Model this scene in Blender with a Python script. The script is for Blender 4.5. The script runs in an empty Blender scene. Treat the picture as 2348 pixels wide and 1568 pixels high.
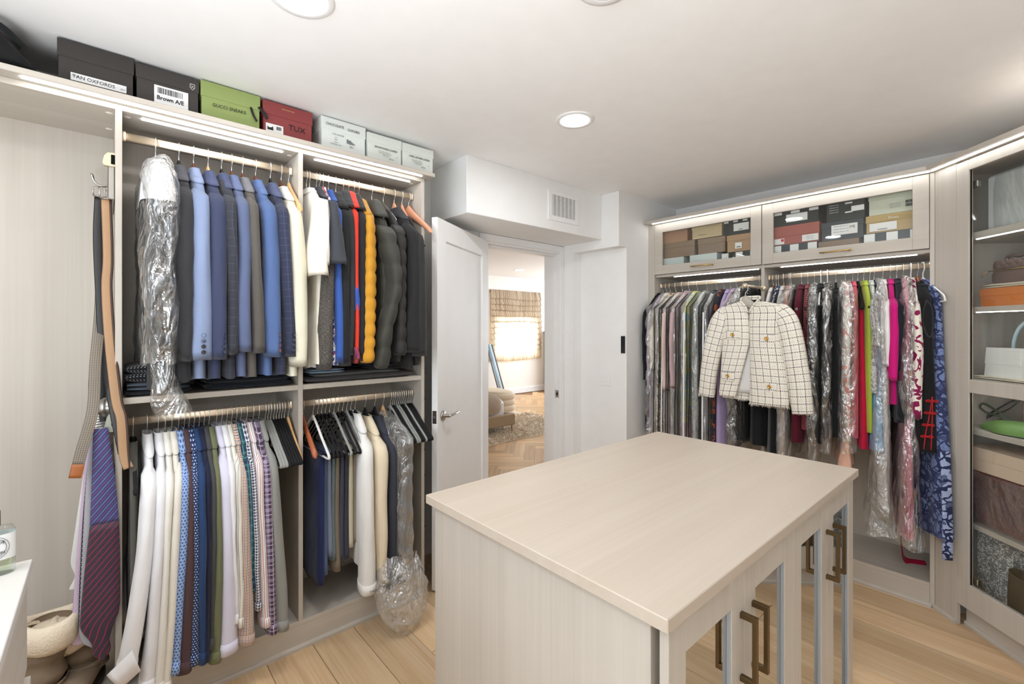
import bpy, math, random
import numpy as np
from mathutils import Vector, Matrix
PI = math.pi
R = math.radians
scene = bpy.context.scene
COL = scene.collection
rnd = random.Random(7)

# ------------------------------------------------------------------ camera, world, exposure
cam_data = bpy.data.cameras.new('camera')
cam_data.sensor_width = 36.0
cam_data.lens = 36.0 * 1059.58 / 2348.0
cam_data.shift_y = -(784.0 - 752.3) / 2348.0
cam_data.clip_start = 0.02
cam = bpy.data.objects.new('camera', cam_data)
COL.objects.link(cam)
cam.location = (0, 0, 1.44)
cam.rotation_euler = (R(90), 0, R(48.6287 - 90))
scene.camera = cam

scene.view_settings.view_transform = 'Standard'
scene.view_settings.look = 'None'
scene.view_settings.gamma = 1.0
scene.view_settings.exposure = 1.08
scene.view_settings.use_curve_mapping = False
try:
    scene.cycles.max_bounces = 14
    scene.cycles.diffuse_bounces = 7
    scene.cycles.glossy_bounces = 5
    scene.cycles.transmission_bounces = 6
    scene.cycles.transparent_max_bounces = 40
    scene.cycles.sample_clamp_indirect = 6.0
    scene.cycles.use_denoising = True
    scene.cycles.caustics_reflective = False
    scene.cycles.caustics_refractive = False
except Exception:
    pass

world = bpy.data.worlds.new('sky')
scene.world = world
world.use_nodes = True
_wn = world.node_tree.nodes
_bg = _wn.get('Background') or _wn.new('ShaderNodeBackground')
_bg.inputs[0].default_value = (0.80, 0.90, 1.0, 1)
_bg.inputs[1].default_value = 2.0

def area_light(name, loc, rot, sx, sy, power, color=(1, 1, 1), spread=180):
    d = bpy.data.lights.new(name, 'AREA')
    d.shape = 'RECTANGLE'; d.size = sx; d.size_y = sy
    d.energy = power; d.color = color; d.spread = R(spread)
    o = bpy.data.objects.new(name, d); COL.objects.link(o)
    o.location = loc; o.rotation_euler = rot
    return o
# added fill at the unseen left wall, and daylight at the bedroom window
area_light('left_wall_fill', (-1.66, 0.35, 1.35), (R(90), 0, R(-90)), 1.5, 1.7, 5, (0.97, 0.985, 1.0))
# added upward fill, out of view, that brightens the ceiling
area_light('ceiling_fill', (-0.45, 0.35, 0.95), (R(180), 0, 0), 0.9, 0.9, 19, (0.94, 0.975, 1.0))
area_light('bedroom_daylight_and_fill', (6.78, 7.95, 1.35), (R(-90), 0, 0), 1.5, 1.2, 60, (0.95, 0.98, 1.0))
area_light('bedroom_daylight_and_fill', (8.7, 5.4, 1.5), (R(90), 0, R(90)), 2.6, 1.9, 74, (0.80, 0.90, 1.0))  # added fill in front of the right wall, which has no window
LAMP = 76.0          # radiance of the recessed ceiling lamps
LED = 9.0            # radiance of the closet light strips

# ------------------------------------------------------------------ materials
def lin(c):
    out = []
    for v in c[:3]:
        v = v / 255.0
        out.append(v / 12.92 if v <= 0.04045 else ((v + 0.055) / 1.055) ** 2.4)
    return (out[0], out[1], out[2], 1.0)

class NT:
    """small helper around a node tree"""
    def __init__(self, name):
        self.m = bpy.data.materials.new(name)
        self.m.use_nodes = True
        self.t = self.m.node_tree
        self.t.nodes.clear()
        self.out = self.n('ShaderNodeOutputMaterial')
    def n(self, typ, **kw):
        nd = self.t.nodes.new(typ)
        for k, v in kw.items():
            setattr(nd, k, v)
        return nd
    def l(self, a, b):
        self.t.links.new(a, b)
    def val(self, sock, v):
        if hasattr(v, 'is_linked') or hasattr(v, 'links'):
            self.l(v, sock)
        else:
            sock.default_value = v
    def math(self, op, a, b=0.0, c=0.0):
        nd = self.n('ShaderNodeMath', operation=op)
        for i, v in enumerate((a, b, c)):
            self.val(nd.inputs[i], v)
        return nd.outputs[0]
    def mix(self, fac, a, b, blend='MIX'):
        nd = self.n('ShaderNodeMix', data_type='RGBA', blend_type=blend)
        self.val(nd.inputs[0], fac); self.val(nd.inputs[6], a); self.val(nd.inputs[7], b)
        return nd.outputs[2]
    def coords(self, which='Object', scale=(1, 1, 1), rot=(0, 0, 0)):
        tc = self.n('ShaderNodeTexCoord'); mp = self.n('ShaderNodeMapping')
        mp.inputs['Scale'].default_value = scale; mp.inputs['Rotation'].default_value = rot
        self.l(tc.outputs[which], mp.inputs[0])
        return mp.outputs[0]
    def noise(self, vec, scale=5, detail=3, rough=0.5, dist=0.0):
        nd = self.n('ShaderNodeTexNoise')
        nd.inputs['Scale'].default_value = scale; nd.inputs['Detail'].default_value = detail
        nd.inputs['Roughness'].default_value = rough; nd.inputs['Distortion'].default_value = dist
        self.l(vec, nd.inputs['Vector'])
        return nd.outputs[0]
    def ramp(self, fac, stops):
        nd = self.n('ShaderNodeValToRGB')
        el = nd.color_ramp.elements
        while len(el) < len(stops):
            el.new(0.5)
        for e, (p, c) in zip(el, stops):
            e.position = p; e.color = c
        self.l(fac, nd.inputs[0])
        return nd.outputs[0]
    def bump(self, h, strength=0.3, dist=0.01):
        nd = self.n('ShaderNodeBump')
        nd.inputs['Strength'].default_value = strength; nd.inputs['Distance'].default_value = dist
        self.l(h, nd.inputs['Height'])
        return nd.outputs[0]
    def bsdf(self, color, rough=0.5, metal=0.0, spec=0.5, normal=None, sheen=0.0):
        b = self.n('ShaderNodeBsdfPrincipled')
        self.val(b.inputs['Base Color'], color); self.val(b.inputs['Roughness'], rough)
        b.inputs['Metallic'].default_value = metal
        b.inputs['Specular IOR Level'].default_value = spec
        if sheen:
            b.inputs['Sheen Weight'].default_value = sheen
            b.inputs['Sheen Roughness'].default_value = 0.4
        if normal is not None:
            self.l(normal, b.inputs['Normal'])
        return b
    def done(self, sh):
        self.l(sh, self.out.inputs[0])
        return self.m

_mc = {}
def plain(name, rgb, rough=0.5, metal=0.0, spec=0.4, nscale=0, nstr=0.1):
    if name in _mc: return _mc[name]
    t = NT(name)
    v = t.coords('Object')
    nz = t.noise(v, nscale or 9, 2)
    c0 = lin(rgb); k = 0.94
    col = t.mix(nz, (c0[0] * k, c0[1] * k, c0[2] * k, 1), c0)
    nrm = t.bump(t.noise(v, nscale, 3), nstr, 0.004) if nscale else None
    _mc[name] = t.done(t.bsdf(col, rough, metal, spec, nrm).outputs[0])
    return _mc[name]

def wood(name, light, dark, axis='z', rough=0.45, strength=1.0):
    """whitewashed board: long streaks that follow one axis"""
    if name in _mc: return _mc[name]
    t = NT(name)
    s = {'x': (0.5, 26, 26), 'y': (26, 0.5, 26), 'z': (26, 26, 0.5)}[axis]
    s2 = {'x': (0.8, 110, 110), 'y': (110, 0.8, 110), 'z': (110, 110, 0.8)}[axis]
    s3 = {'x': (0.5, 3.5, 3.5), 'y': (3.5, 0.5, 3.5), 'z': (3.5, 3.5, 0.5)}[axis]
    a = t.noise(t.coords('Object', s), 1.0, 4, 0.6, 0.5)
    b = t.noise(t.coords('Object', s2), 1.0, 2, 0.5)
    c = t.noise(t.coords('Object', s3), 1.3, 3, 0.5, 0.8)
    f = t.math('ADD', t.math('MULTIPLY', a, 0.45), t.math('ADD', t.math('MULTIPLY', b, 0.25), t.math('MULTIPLY', c, 0.45)))
    g = t.ramp(f, [(0.40, lin(dark)), (0.68, lin(light))])
    _mc[name] = t.done(t.bsdf(g, rough, 0, 0.35, t.bump(b, 0.06 * strength, 0.002)).outputs[0])
    return _mc[name]

def emit(name, rgb, strength):
    if name in _mc: return _mc[name]
    t = NT(name)
    e = t.n('ShaderNodeEmission'); e.inputs[0].default_value = rgb + (1,); e.inputs[1].default_value = strength
    _mc[name] = t.done(e.outputs[0])
    return _mc[name]

def glass(name, tint=(0.97, 0.98, 0.97), refl=0.04):
    if name in _mc: return _mc[name]
    t = NT(name)
    tr = t.n('ShaderNodeBsdfTransparent'); tr.inputs[0].default_value = tint + (1,)
    gl = t.n('ShaderNodeBsdfGlossy'); gl.inputs['Roughness'].default_value = 0.02
    lw = t.n('ShaderNodeLayerWeight'); lw.inputs[0].default_value = 0.5
    mx = t.n('ShaderNodeMixShader')
    t.l(t.math('ADD', t.math('MULTIPLY', t.math('POWER', lw.outputs[1], 5.0), 0.9), refl), mx.inputs[0])
    t.l(tr.outputs[0], mx.inputs[1]); t.l(gl.outputs[0], mx.inputs[2])
    _mc[name] = t.done(mx.outputs[0])
    return _mc[name]

def plastic_film(name, milk=0.10, shine=0.22, scale=9.0, tint=(0.95, 0.95, 0.94)):
    """thin crumpled dry-cleaning film"""
    if name in _mc: return _mc[name]
    t = NT(name)
    v = t.coords('Object', (1, 1, 0.45), (0.3, 0.2, 0.4))
    n1 = t.noise(v, scale, 3, 0.55, 1.6)
    n2 = t.noise(v, scale * 4.3, 2, 0.5, 1.2)
    h = t.math('ADD', n1, t.math('MULTIPLY', n2, 0.28))
    nrm = t.bump(h, 1.0, 0.045)
    tr = t.n('ShaderNodeBsdfTransparent'); tr.inputs[0].default_value = tint + (1,)
    gl = t.n('ShaderNodeBsdfGlossy'); gl.inputs['Roughness'].default_value = 0.14
    gl.inputs[0].default_value = (1, 1, 1, 1)
    t.l(nrm, gl.inputs['Normal'])
    df = t.n('ShaderNodeBsdfDiffuse'); df.inputs[0].default_value = (0.86, 0.86, 0.85, 1)
    t.l(nrm, df.inputs['Normal'])
    lw = t.n('ShaderNodeLayerWeight'); lw.inputs[0].default_value = 0.35
    t.l(nrm, lw.inputs['Normal'])
    m1 = t.n('ShaderNodeMixShader')
    ridge = t.math('SUBTRACT', 1.0, t.math('MINIMUM', t.math('MULTIPLY', t.math('ABSOLUTE', t.math('SUBTRACT', n1, 0.5)), 7.0), 1.0))
    ridge2 = t.math('SUBTRACT', 1.0, t.math('MINIMUM', t.math('MULTIPLY', t.math('ABSOLUTE', t.math('SUBTRACT', n2, 0.5)), 9.0), 1.0))
    rg = t.math('ADD', t.math('MULTIPLY', t.math('POWER', ridge, 2.0), 0.55), t.math('MULTIPLY', t.math('POWER', ridge2, 2.0), 0.25))
    fac = t.math('MINIMUM', t.math('ADD', t.math('ADD', t.math('MULTIPLY', lw.outputs[1], 0.30), shine * 0.4), t.math('MULTIPLY', rg, shine * 2.4)), 0.85)
    t.l(fac, m1.inputs[0]); t.l(tr.outputs[0], m1.inputs[1]); t.l(gl.outputs[0], m1.inputs[2])
    m2 = t.n('ShaderNodeMixShader')
    t.l(t.math('MULTIPLY', t.math('SMOOTH_MIN', n1, 0.7, 0.1), milk * 2.0), m2.inputs[0])
    t.l(m1.outputs[0], m2.inputs[1]); t.l(df.outputs[0], m2.inputs[2])
    _mc[name] = t.done(m2.outputs[0])
    return _mc[name]

def fabric(name, rgb, pat='plain', rgb2=None, rgb3=None, s=0.02, w=0.2, rough=0.85, sheen=0.15, sheeny=None):
    """woven cloth; patterns are laid out on the cloth's own UV in metres"""
    if name in _mc: return _mc[name]
    t = NT(name)
    uv = t.coords('UV')
    sep = t.n('ShaderNodeSeparateXYZ'); t.l(uv, sep.inputs[0])
    U, V = sep.outputs[0], sep.outputs[1]
    A = lin(rgb); B = lin(rgb2) if rgb2 else A; C = lin(rgb3) if rgb3 else B
    def line(x, period, width, phase=0.0):
        f = t.math('FRACT', t.math('ADD', t.math('DIVIDE', x, period), 100.0 + phase))
        return t.math('LESS_THAN', f, width)
    ob = t.coords('Object')
    big = t.noise(ob, 14, 2)
    if pat == 'plain':
        col = A
    elif pat == 'stripe':
        col = t.mix(line(U, s, w), A, B)
        if rgb3: col = t.mix(line(U, s, w * 0.5, 0.45), col, C)
    elif pat == 'check':
        col = t.mix(t.math('MULTIPLY', line(U, s, w), 0.75), A, B)
        col = t.mix(t.math('MULTIPLY', line(V, s, w), 0.75), col, B)
        if rgb3:
            col = t.mix(t.math('MULTIPLY', line(U, s, w, 0.5), 0.75), col, C)
            col = t.mix(t.math('MULTIPLY', line(V, s, w, 0.5), 0.75), col, C)
    elif pat == 'gingham':
        f = t.math('MULTIPLY', t.math('ADD', line(U, s, 0.5), line(V, s, 0.5)), 0.5)
        col = t.mix(f, A, B)
    elif pat == 'plaid':
        f = t.math('MULTIPLY', t.math('ADD', line(U, s, w), line(V, s, w)), 0.5)
        col = t.mix(f, A, B)
        g = t.math('MAXIMUM', line(U, s, w * 0.25, 0.4), line(V, s, w * 0.25, 0.4))
        col = t.mix(t.math('MULTIPLY', g, 0.6), col, C)
    elif pat == 'dots':
        row = t.math('MULTIPLY', t.math('MODULO', t.math('FLOOR', t.math('ADD', t.math('DIVIDE', V, s), 100.0)), 2.0), 0.5)
        fu = t.math('SUBTRACT', t.math('FRACT', t.math('ADD', t.math('ADD', t.math('DIVIDE', U, s), 100.0), row)), 0.5)
        fv = t.math('SUBTRACT', t.math('FRACT', t.math('ADD', t.math('DIVIDE', V, s), 100.0)), 0.5)
        d = t.math('SQRT', t.math('ADD', t.math('MULTIPLY', fu, fu), t.math('MULTIPLY', fv, fv)))
        col = t.mix(t.math('LESS_THAN', d, w), A, B)
    elif pat == 'diag':
        q = t.math('ADD', U, t.math('MULTIPLY', V, 0.75))
        col = t.mix(line(q, s, w), A, B)
        if rgb3: col = t.mix(line(q, s, w, 0.5), col, C)
    elif pat == 'marl':
        n = t.noise(t.coords('UV', (90, 420, 1)), 1.0, 4, 0.7)
        col = t.ramp(n, [(0.42, A), (0.66, B)])
    elif pat == 'floral':
        vn = t.n('ShaderNodeTexVoronoi', feature='DISTANCE_TO_EDGE'); vn.inputs['Scale'].default_value = 1.0 / s
        wv = t.n('ShaderNodeTexNoise'); wv.inputs['Scale'].default_value = 0.8 / s
        t.l(uv, wv.inputs['Vector'])
        ad = t.n('ShaderNodeVectorMath', operation='MULTIPLY_ADD')
        t.l(wv.outputs[1], ad.inputs[0]); ad.inputs[1].default_value = (s * 1.6,) * 3; t.l(uv, ad.inputs[2])
        t.l(ad.outputs[0], vn.inputs['Vector'])
        e = vn.outputs['Distance']
        petals = t.math('GREATER_THAN', e, 0.10)
        veins = t.math('LESS_THAN', t.math('FRACT', t.math('MULTIPLY', e, 9.0)), 0.22)
        col = t.mix(petals, B, A)
        col = t.mix(t.math('MULTIPLY', t.math('MULTIPLY', veins, petals), 0.7), col, C)
        blot = t.math('GREATER_THAN', t.noise(uv, 0.5 / s, 1), 0.56)
        col = t.mix(t.math('MULTIPLY', blot, 0.75), col, B)
    elif pat == 'splash':
        n = t.noise(t.coords('UV', (1, 1, 1)), 1.0 / s, 2, 0.5, 2.2)
        col = t.mix(t.math('GREATER_THAN', n, 0.52), A, B)
        if rgb3:
            n3 = t.noise(t.coords('UV', (1.3, 1, 1), (0, 0, 0.7)), 0.8 / s, 1, 0.5, 1.0)
            col = t.mix(t.math('GREATER_THAN', n3, 0.60), col, C)
    elif pat == 'tweed':
        br = t.noise(uv, 330, 1)
        du = line(t.math('ADD', U, t.math('MULTIPLY', br, 0.0012)), s, w)
        dv = line(t.math('ADD', V, t.math('MULTIPLY', br, 0.0012)), s, w)
        hu = line(U, s, w * 0.8, 0.42); hv = line(V, s, w * 0.8, 0.42)
        dash_v = line(V, 0.0105, 0.68); dash_u = line(U, 0.0105, 0.68)
        strong = t.math('MAXIMUM', t.math('MULTIPLY', du, dash_v), t.math('MULTIPLY', dv, dash_u))
        weak = t.math('MAXIMUM', t.math('MULTIPLY', hu, line(V, 0.014, 0.5)), t.math('MULTIPLY', hv, line(U, 0.014, 0.5)))
        col = t.mix(t.math('MULTIPLY', weak, 0.5), A, C)
        col = t.mix(strong, col, B)
    if pat == 'plain' or pat == 'stripe':
        cA = A
        sh = t.mix(1.0, col, (0.93, 0.93, 0.93, 1), 'MULTIPLY')
        col = t.mix(big, sh, col)
    weave = t.noise(t.coords('UV', (1, 1, 1)), 900 if pat != 'tweed' else 260, 2)
    wr = t.noise(t.coords('Object', (1, 1, 0.5)), 16, 2, 0.5, 0.8)
    h = t.math('ADD', t.math('MULTIPLY', weave, 0.12 if pat != 'tweed' else 0.5), t.math('MULTIPLY', wr, 0.9))
    nrm = t.bump(h, 0.5, 0.014)
    _mc[name] = t.done(t.bsdf(col, rough, 0, 0.25, nrm, sheen).outputs[0])
    return _mc[name]
# ------------------------------------------------------------------ mesh helpers
class MB:
    def __init__(self):
        self.v = []; self.f = []; self.uv = []; self.sm = []; self.mi = []; self.n = 0
    def add(self, verts, faces, uv=None, smooth=False, mi=0):
        verts = np.asarray(verts, float).reshape(-1, 3)
        if uv is None: uv = np.zeros((len(verts), 2))
        self.v.append(verts); self.uv.append(np.asarray(uv, float))
        k = self.n
        for q in faces:
            self.f.append(tuple(i + k for i in q))
        self.sm += [smooth] * len(faces); self.mi += [mi] * len(faces)
        self.n += len(verts)
        return self
    def box(self, lo, hi, bev=0.0015, mi=0, M=None):
        lo = np.minimum(lo, hi).astype(float), np.maximum(lo, hi).astype(float)
        lo, hi = lo
        b = min(bev, 0.3 * float((hi - lo).min()))
        V = []; ix = {}
        for sx in (0, 1):
            for sy in (0, 1):
                for sz in (0, 1):
                    p = np.array([hi[0] if sx else lo[0], hi[1] if sy else lo[1], hi[2] if sz else lo[2]])
                    d = np.array([-1 if sx else 1, -1 if sy else 1, -1 if sz else 1]) * b
                    for ax in range(3):
                        q = p + d; q[ax] = p[ax]
                        ix[(sx, sy, sz, ax)] = len(V); V.append(q)
        F = []
        for ax in range(3):
            o = [a for a in range(3) if a != ax]
            for s in (0, 1):
                loop = []
                for (i, j) in ((0, 0), (1, 0), (1, 1), (0, 1)):
                    k = [0, 0, 0]; k[ax] = s; k[o[0]] = i; k[o[1]] = j
                    loop.append(ix[(k[0], k[1], k[2], ax)])
                flip = (s == 1) ^ (ax == 1)
                F.append(loop if flip else loop[::-1])
        for ax in range(3):                               # edges along ax
            o = [a for a in range(3) if a != ax]
            for i in (0, 1):
                for j in (0, 1):
                    k0 = [0, 0, 0]; k0[o[0]] = i; k0[o[1]] = j
                    k1 = list(k0); k1[ax] = 1
                    q = [ix[tuple(k0) + (o[0],)], ix[tuple(k1) + (o[0],)], ix[tuple(k1) + (o[1],)], ix[tuple(k0) + (o[1],)]]
                    F.append(q if (i == j) ^ (ax == 1) else q[::-1])
        for sx in (0, 1):
            for sy in (0, 1):
                for sz in (0, 1):
                    q = [ix[(sx, sy, sz, a)] for a in range(3)]
                    F.append(q if (sx + sy + sz) % 2 else q[::-1])
        V = np.array(V)
        if M is not None:
            V = V @ np.array(M)[:3, :3].T + np.array(M)[:3, 3]
        return self.add(V, F, None, False, mi)
    def prism(self, pts, z0, z1, axis=2, mi=0):
        """outline in the two other axes, extruded along axis"""
        n = len(pts); V = []
        for z in (z0, z1):
            for p in pts:
                q = [0, 0, 0]; o = [a for a in range(3) if a != axis]
                q[o[0]] = p[0]; q[o[1]] = p[1]; q[axis] = z; V.append(q)
        F = [tuple(range(n))[::-1], tuple(range(n, 2 * n))]
        for i in range(n):
            j = (i + 1) % n
            F.append((i, j, n + j, n + i))
        return self.add(V, F, None, False, mi)
    def loft(self, rings, closed=True, smooth=True, cap0=False, cap1=False, mi=0, us=None, vs=None):
        r = np.asarray(rings, float)
        if closed: r = np.concatenate([r, r[:, :1]], 1)
        m, n = r.shape[:2]
        du = np.linalg.norm(np.diff(r, axis=1), axis=2)
        u = np.concatenate([np.zeros((m, 1)), np.cumsum(du, 1)], 1)
        u = u - u[:, -1:] * 0.5
        cen = r.mean(1); dv = np.linalg.norm(np.diff(cen, axis=0), axis=1)
        v = np.concatenate([[0], np.cumsum(dv)])[:, None] * np.ones((1, n))
        uv = np.stack([u, v], 2).reshape(-1, 2)
        F = []
        for i in range(m - 1):
            a = i * n
            for j in range(n - 1):
                F.append((a + j, a + j + 1, a + n + j + 1, a + n + j))
        self.add(r.reshape(-1, 3), F, uv, smooth, mi)
        k = self.n - m * n
        nn = n - 1 if closed else n
        if cap0: self.f.append(tuple(k + j for j in range(nn))[::-1]); self.sm.append(False); self.mi.append(mi)
        if cap1: self.f.append(tuple(k + (m - 1) * n + j for j in range(nn))); self.sm.append(False); self.mi.append(mi)
        return self
    def tube(self, path, r, n=8, closed=False, flat=None, up=(0, 0, 1), mi=0, cap=True):
        """tube along a path; flat=(a,b) makes the section a*b instead of round"""
        P = np.asarray(path, float); m = len(P)
        rr = np.broadcast_to(np.asarray(r, float), (m,))
        T = np.gradient(P, axis=0)
        if closed:
            T = np.roll(P, -1, 0) - np.roll(P, 1, 0)
        T /= np.linalg.norm(T, axis=1)[:, None] + 1e-12
        rings = []
        prev = np.array(up, float)
        for i in range(m):
            s = np.cross(T[i], prev)
            if np.linalg.norm(s) < 1e-4: s = np.cross(T[i], np.array([0.3, 0.8, 0.5]))
            s /= np.linalg.norm(s); w = np.cross(s, T[i])
            prev = w
            a = np.arange(n) * 2 * PI / n
            fa, fb = flat if flat else (1, 1)
            rings.append(P[i] + rr[i] * (fa * np.cos(a)[:, None] * s + fb * np.sin(a)[:, None] * w))
        if closed: rings.append(rings[0])
        return self.loft(rings, True, True, cap and not closed, cap and not closed, mi)
    def lathe(self, prof, n=24, cen=(0, 0, 0), mi=0, axis=2):
        a = np.arange(n) * 2 * PI / n
        rings = []
        for rad, z in prof:
            p = [rad * np.cos(a), rad * np.sin(a), np.full(n, z)]
            if axis == 1: p = [p[0], -p[2], p[1]]
            if axis == 0: p = [p[2], p[0], p[1]]
            rings.append(np.stack(p, 1) + np.array(cen))
        return self.loft(rings, True, True, False, False, mi)
    def disc(self, c, r, axis=2, n=28, mi=0, flip=False):
        a = np.arange(n) * 2 * PI / n
        p = [r * np.cos(a), r * np.sin(a), np.zeros(n)]
        if axis == 1: p = [p[0], p[2], p[1]]
        if axis == 0: p = [p[2], p[0], p[1]]
        f = tuple(range(n))
        return self.add(np.stack(p, 1) + np.array(c), [f[::-1] if flip else f], None, False, mi)
    def xf(self, M):
        M = np.array(M)
        self.v = [a @ M[:3, :3].T + M[:3, 3] for a in self.v]
        return self
    def mesh(self, name, mats):
        me = bpy.data.meshes.new(name)
        V = np.concatenate(self.v) if self.v else np.zeros((0, 3))
        me.from_pydata(V.tolist(), [], self.f)
        me.polygons.foreach_set('use_smooth', self.sm)
        me.polygons.foreach_set('material_index', self.mi)
        UV = np.concatenate(self.uv)
        if np.abs(UV).max() > 0:
            lay = me.uv_layers.new(name='uv')
            li = np.empty(len(me.loops), int); me.loops.foreach_get('vertex_index', li)
            lay.data.foreach_set('uv', UV[li].ravel())
        for m in (mats if isinstance(mats, (list, tuple)) else [mats]):
            me.materials.append(m)
        me.update()
        return me

def link(name, data, parent=None):
    o = bpy.data.objects.new(name, data)
    COL.objects.link(o)
    if parent is not None: o.parent = parent
    return o
def tag(o, label=None, cat=None, group=None, kind=None):
    if label: o['label'] = label
    if cat: o['category'] = cat
    if group: o['group'] = group
    if kind: o['kind'] = kind
    return o
def thing(name, label, cat, loc=(0, 0, 0), rz=0.0, group=None):
    o = link(name, None); o.location = loc; o.rotation_euler = (0, 0, rz)
    o.empty_display_size = 0.05
    return tag(o, label, cat, group)
def part(name, mb, mat, parent, label=None):
    o = link(name, mb.mesh(name, mat), parent)
    if label: o['label'] = label
    return o
def solo(name, mb, mat, label, cat, group=None):
    return tag(link(name, mb.mesh(name, mat)), label, cat, group)
def struct(name, mb, mat, parent=None):
    o = link(name, mb.mesh(name, mat), parent)
    if parent is None: o['kind'] = 'structure'
    return o
def bpart(name, lo, hi, mat, parent, bev=0.0015, label=None):
    return part(name, MB().box(lo, hi, bev), mat, parent, label)
def text(name, s, size, loc, rot, mat, parent, align='CENTER', sx=1.0, shear=0.0, spacing=1.0, off=0.0):
    c = bpy.data.curves.new(name, 'FONT')
    c.body = s; c.size = size; c.align_x = align; c.align_y = 'CENTER'
    c.shear = shear; c.space_character = spacing; c.offset = off
    c.extrude = 0.0002; c.resolution_u = 2
    c.materials.append(mat)
    o = link(name, c, parent); o.location = loc; o.rotation_euler = rot; o.scale = (sx, 1, 1)
    return o

def wig(P, seed, amp, freq=9.0):
    """smooth pseudo-noise along three axes for an array of points"""
    r = np.random.RandomState(seed)
    out = np.zeros(P.shape)
    for k in range(4):
        w = r.randn(3) * freq * (1 + 0.6 * k); w[2] *= 0.55
        ph = r.rand(3) * 6.28
        a = r.randn(3) / (1 + 0.5 * k)
        s = (P * w).sum(-1)
        for i in range(3):
            out[..., i] += a[i] * np.sin(s + ph[i])
    return out * amp * 0.5
def spow(x, p):
    return np.sign(x) * np.abs(x) ** p
def smooth(pts, n=24):
    """Catmull-Rom through the points"""
    P = np.asarray(pts, float)
    P = np.vstack([2 * P[0] - P[1], P, 2 * P[-1] - P[-2]])
    out = []
    seg = len(P) - 3
    for q in np.linspace(0, seg - 1e-6, n):
        i = int(q); t = q - i
        a, b, c, d = P[i:i + 4]
        out.append(0.5 * ((2 * b) + (c - a) * t + (2 * a - 5 * b + 4 * c - d) * t * t + (3 * b - a - 3 * c + d) * t ** 3))
    return np.array(out)

# ------------------------------------------------------------------ clothes and hangers
# local frame of everything on a rod: origin = top of the rod, -y = towards the room, z down is negative, x = along the rod
def body_mb(zt=-0.11, zs=-0.19, zh=-0.93, nw=0.062, sw=0.205, hw=0.215, tt=0.014, tb=0.026, th=0.026,
            fold=0.006, seed=0, n=32, lean=0.0, flare=0.0, puff=0.0, cap=False):
    a = np.arange(n) * 2 * PI / n
    rings = []
    r = np.random.RandomState(seed + 11)
    ph = r.rand(3) * 6.28
    prof = []
    for q in np.linspace(0, 1, 6):
        prof.append((zt + (zs - zt) * q ** 1.35, nw + (sw - nw) * q ** 0.9, tt + (tb - tt) * q ** 0.6))
    for q in np.linspace(0, 1, 15 if not puff else 40)[1:]:
        prof.append((zs + (zh - zs) * q, sw + (hw - sw) * q + 0.012 * math.sin(q * PI * 0.5), tb + (th - tb) * q))
    for z, w, t in prof:
        s = (zs - z) / (zs - zh) if z < zs else 0.0
        if puff and s > 0:
            sc = abs(math.sin(s * puff * PI)) ** 0.5
            t = t * (0.72 + 0.36 * sc); w = w * (0.975 + 0.035 * sc)
        y = w * spow(np.cos(a), 0.8); x = t * spow(np.sin(a), 0.62)
        amp = fold * min(1.0, s * 1.4)
        x = x + amp * (np.sin(y * 42 + ph[0] + 1.2 * s) + 0.6 * np.sin(y * 71 + ph[1]))
        if flare: y = y * (1 + flare * s * s)
        x = x + lean * s
        zz = np.full(n, z)
        if s > 0.98: zz = zz + 0.006 * np.sin(y * 25 + ph[2])
        rings.append(np.stack([x, y, zz], 1))
    rings = np.array(rings)
    rings = rings + wig(rings, seed, 0.0022) * np.array([0.8, 1, 0.6])
    mb = MB()
    if cap:
        last = rings[-1].copy(); c = last.mean(0)
        inner = c + (last - c) * np.array([0.8, 0.9, 1]) + np.array([0, 0, 0.03])
        rings = np.concatenate([rings, inner[None]])
    return mb.loft(rings[:, ::-1])

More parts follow.
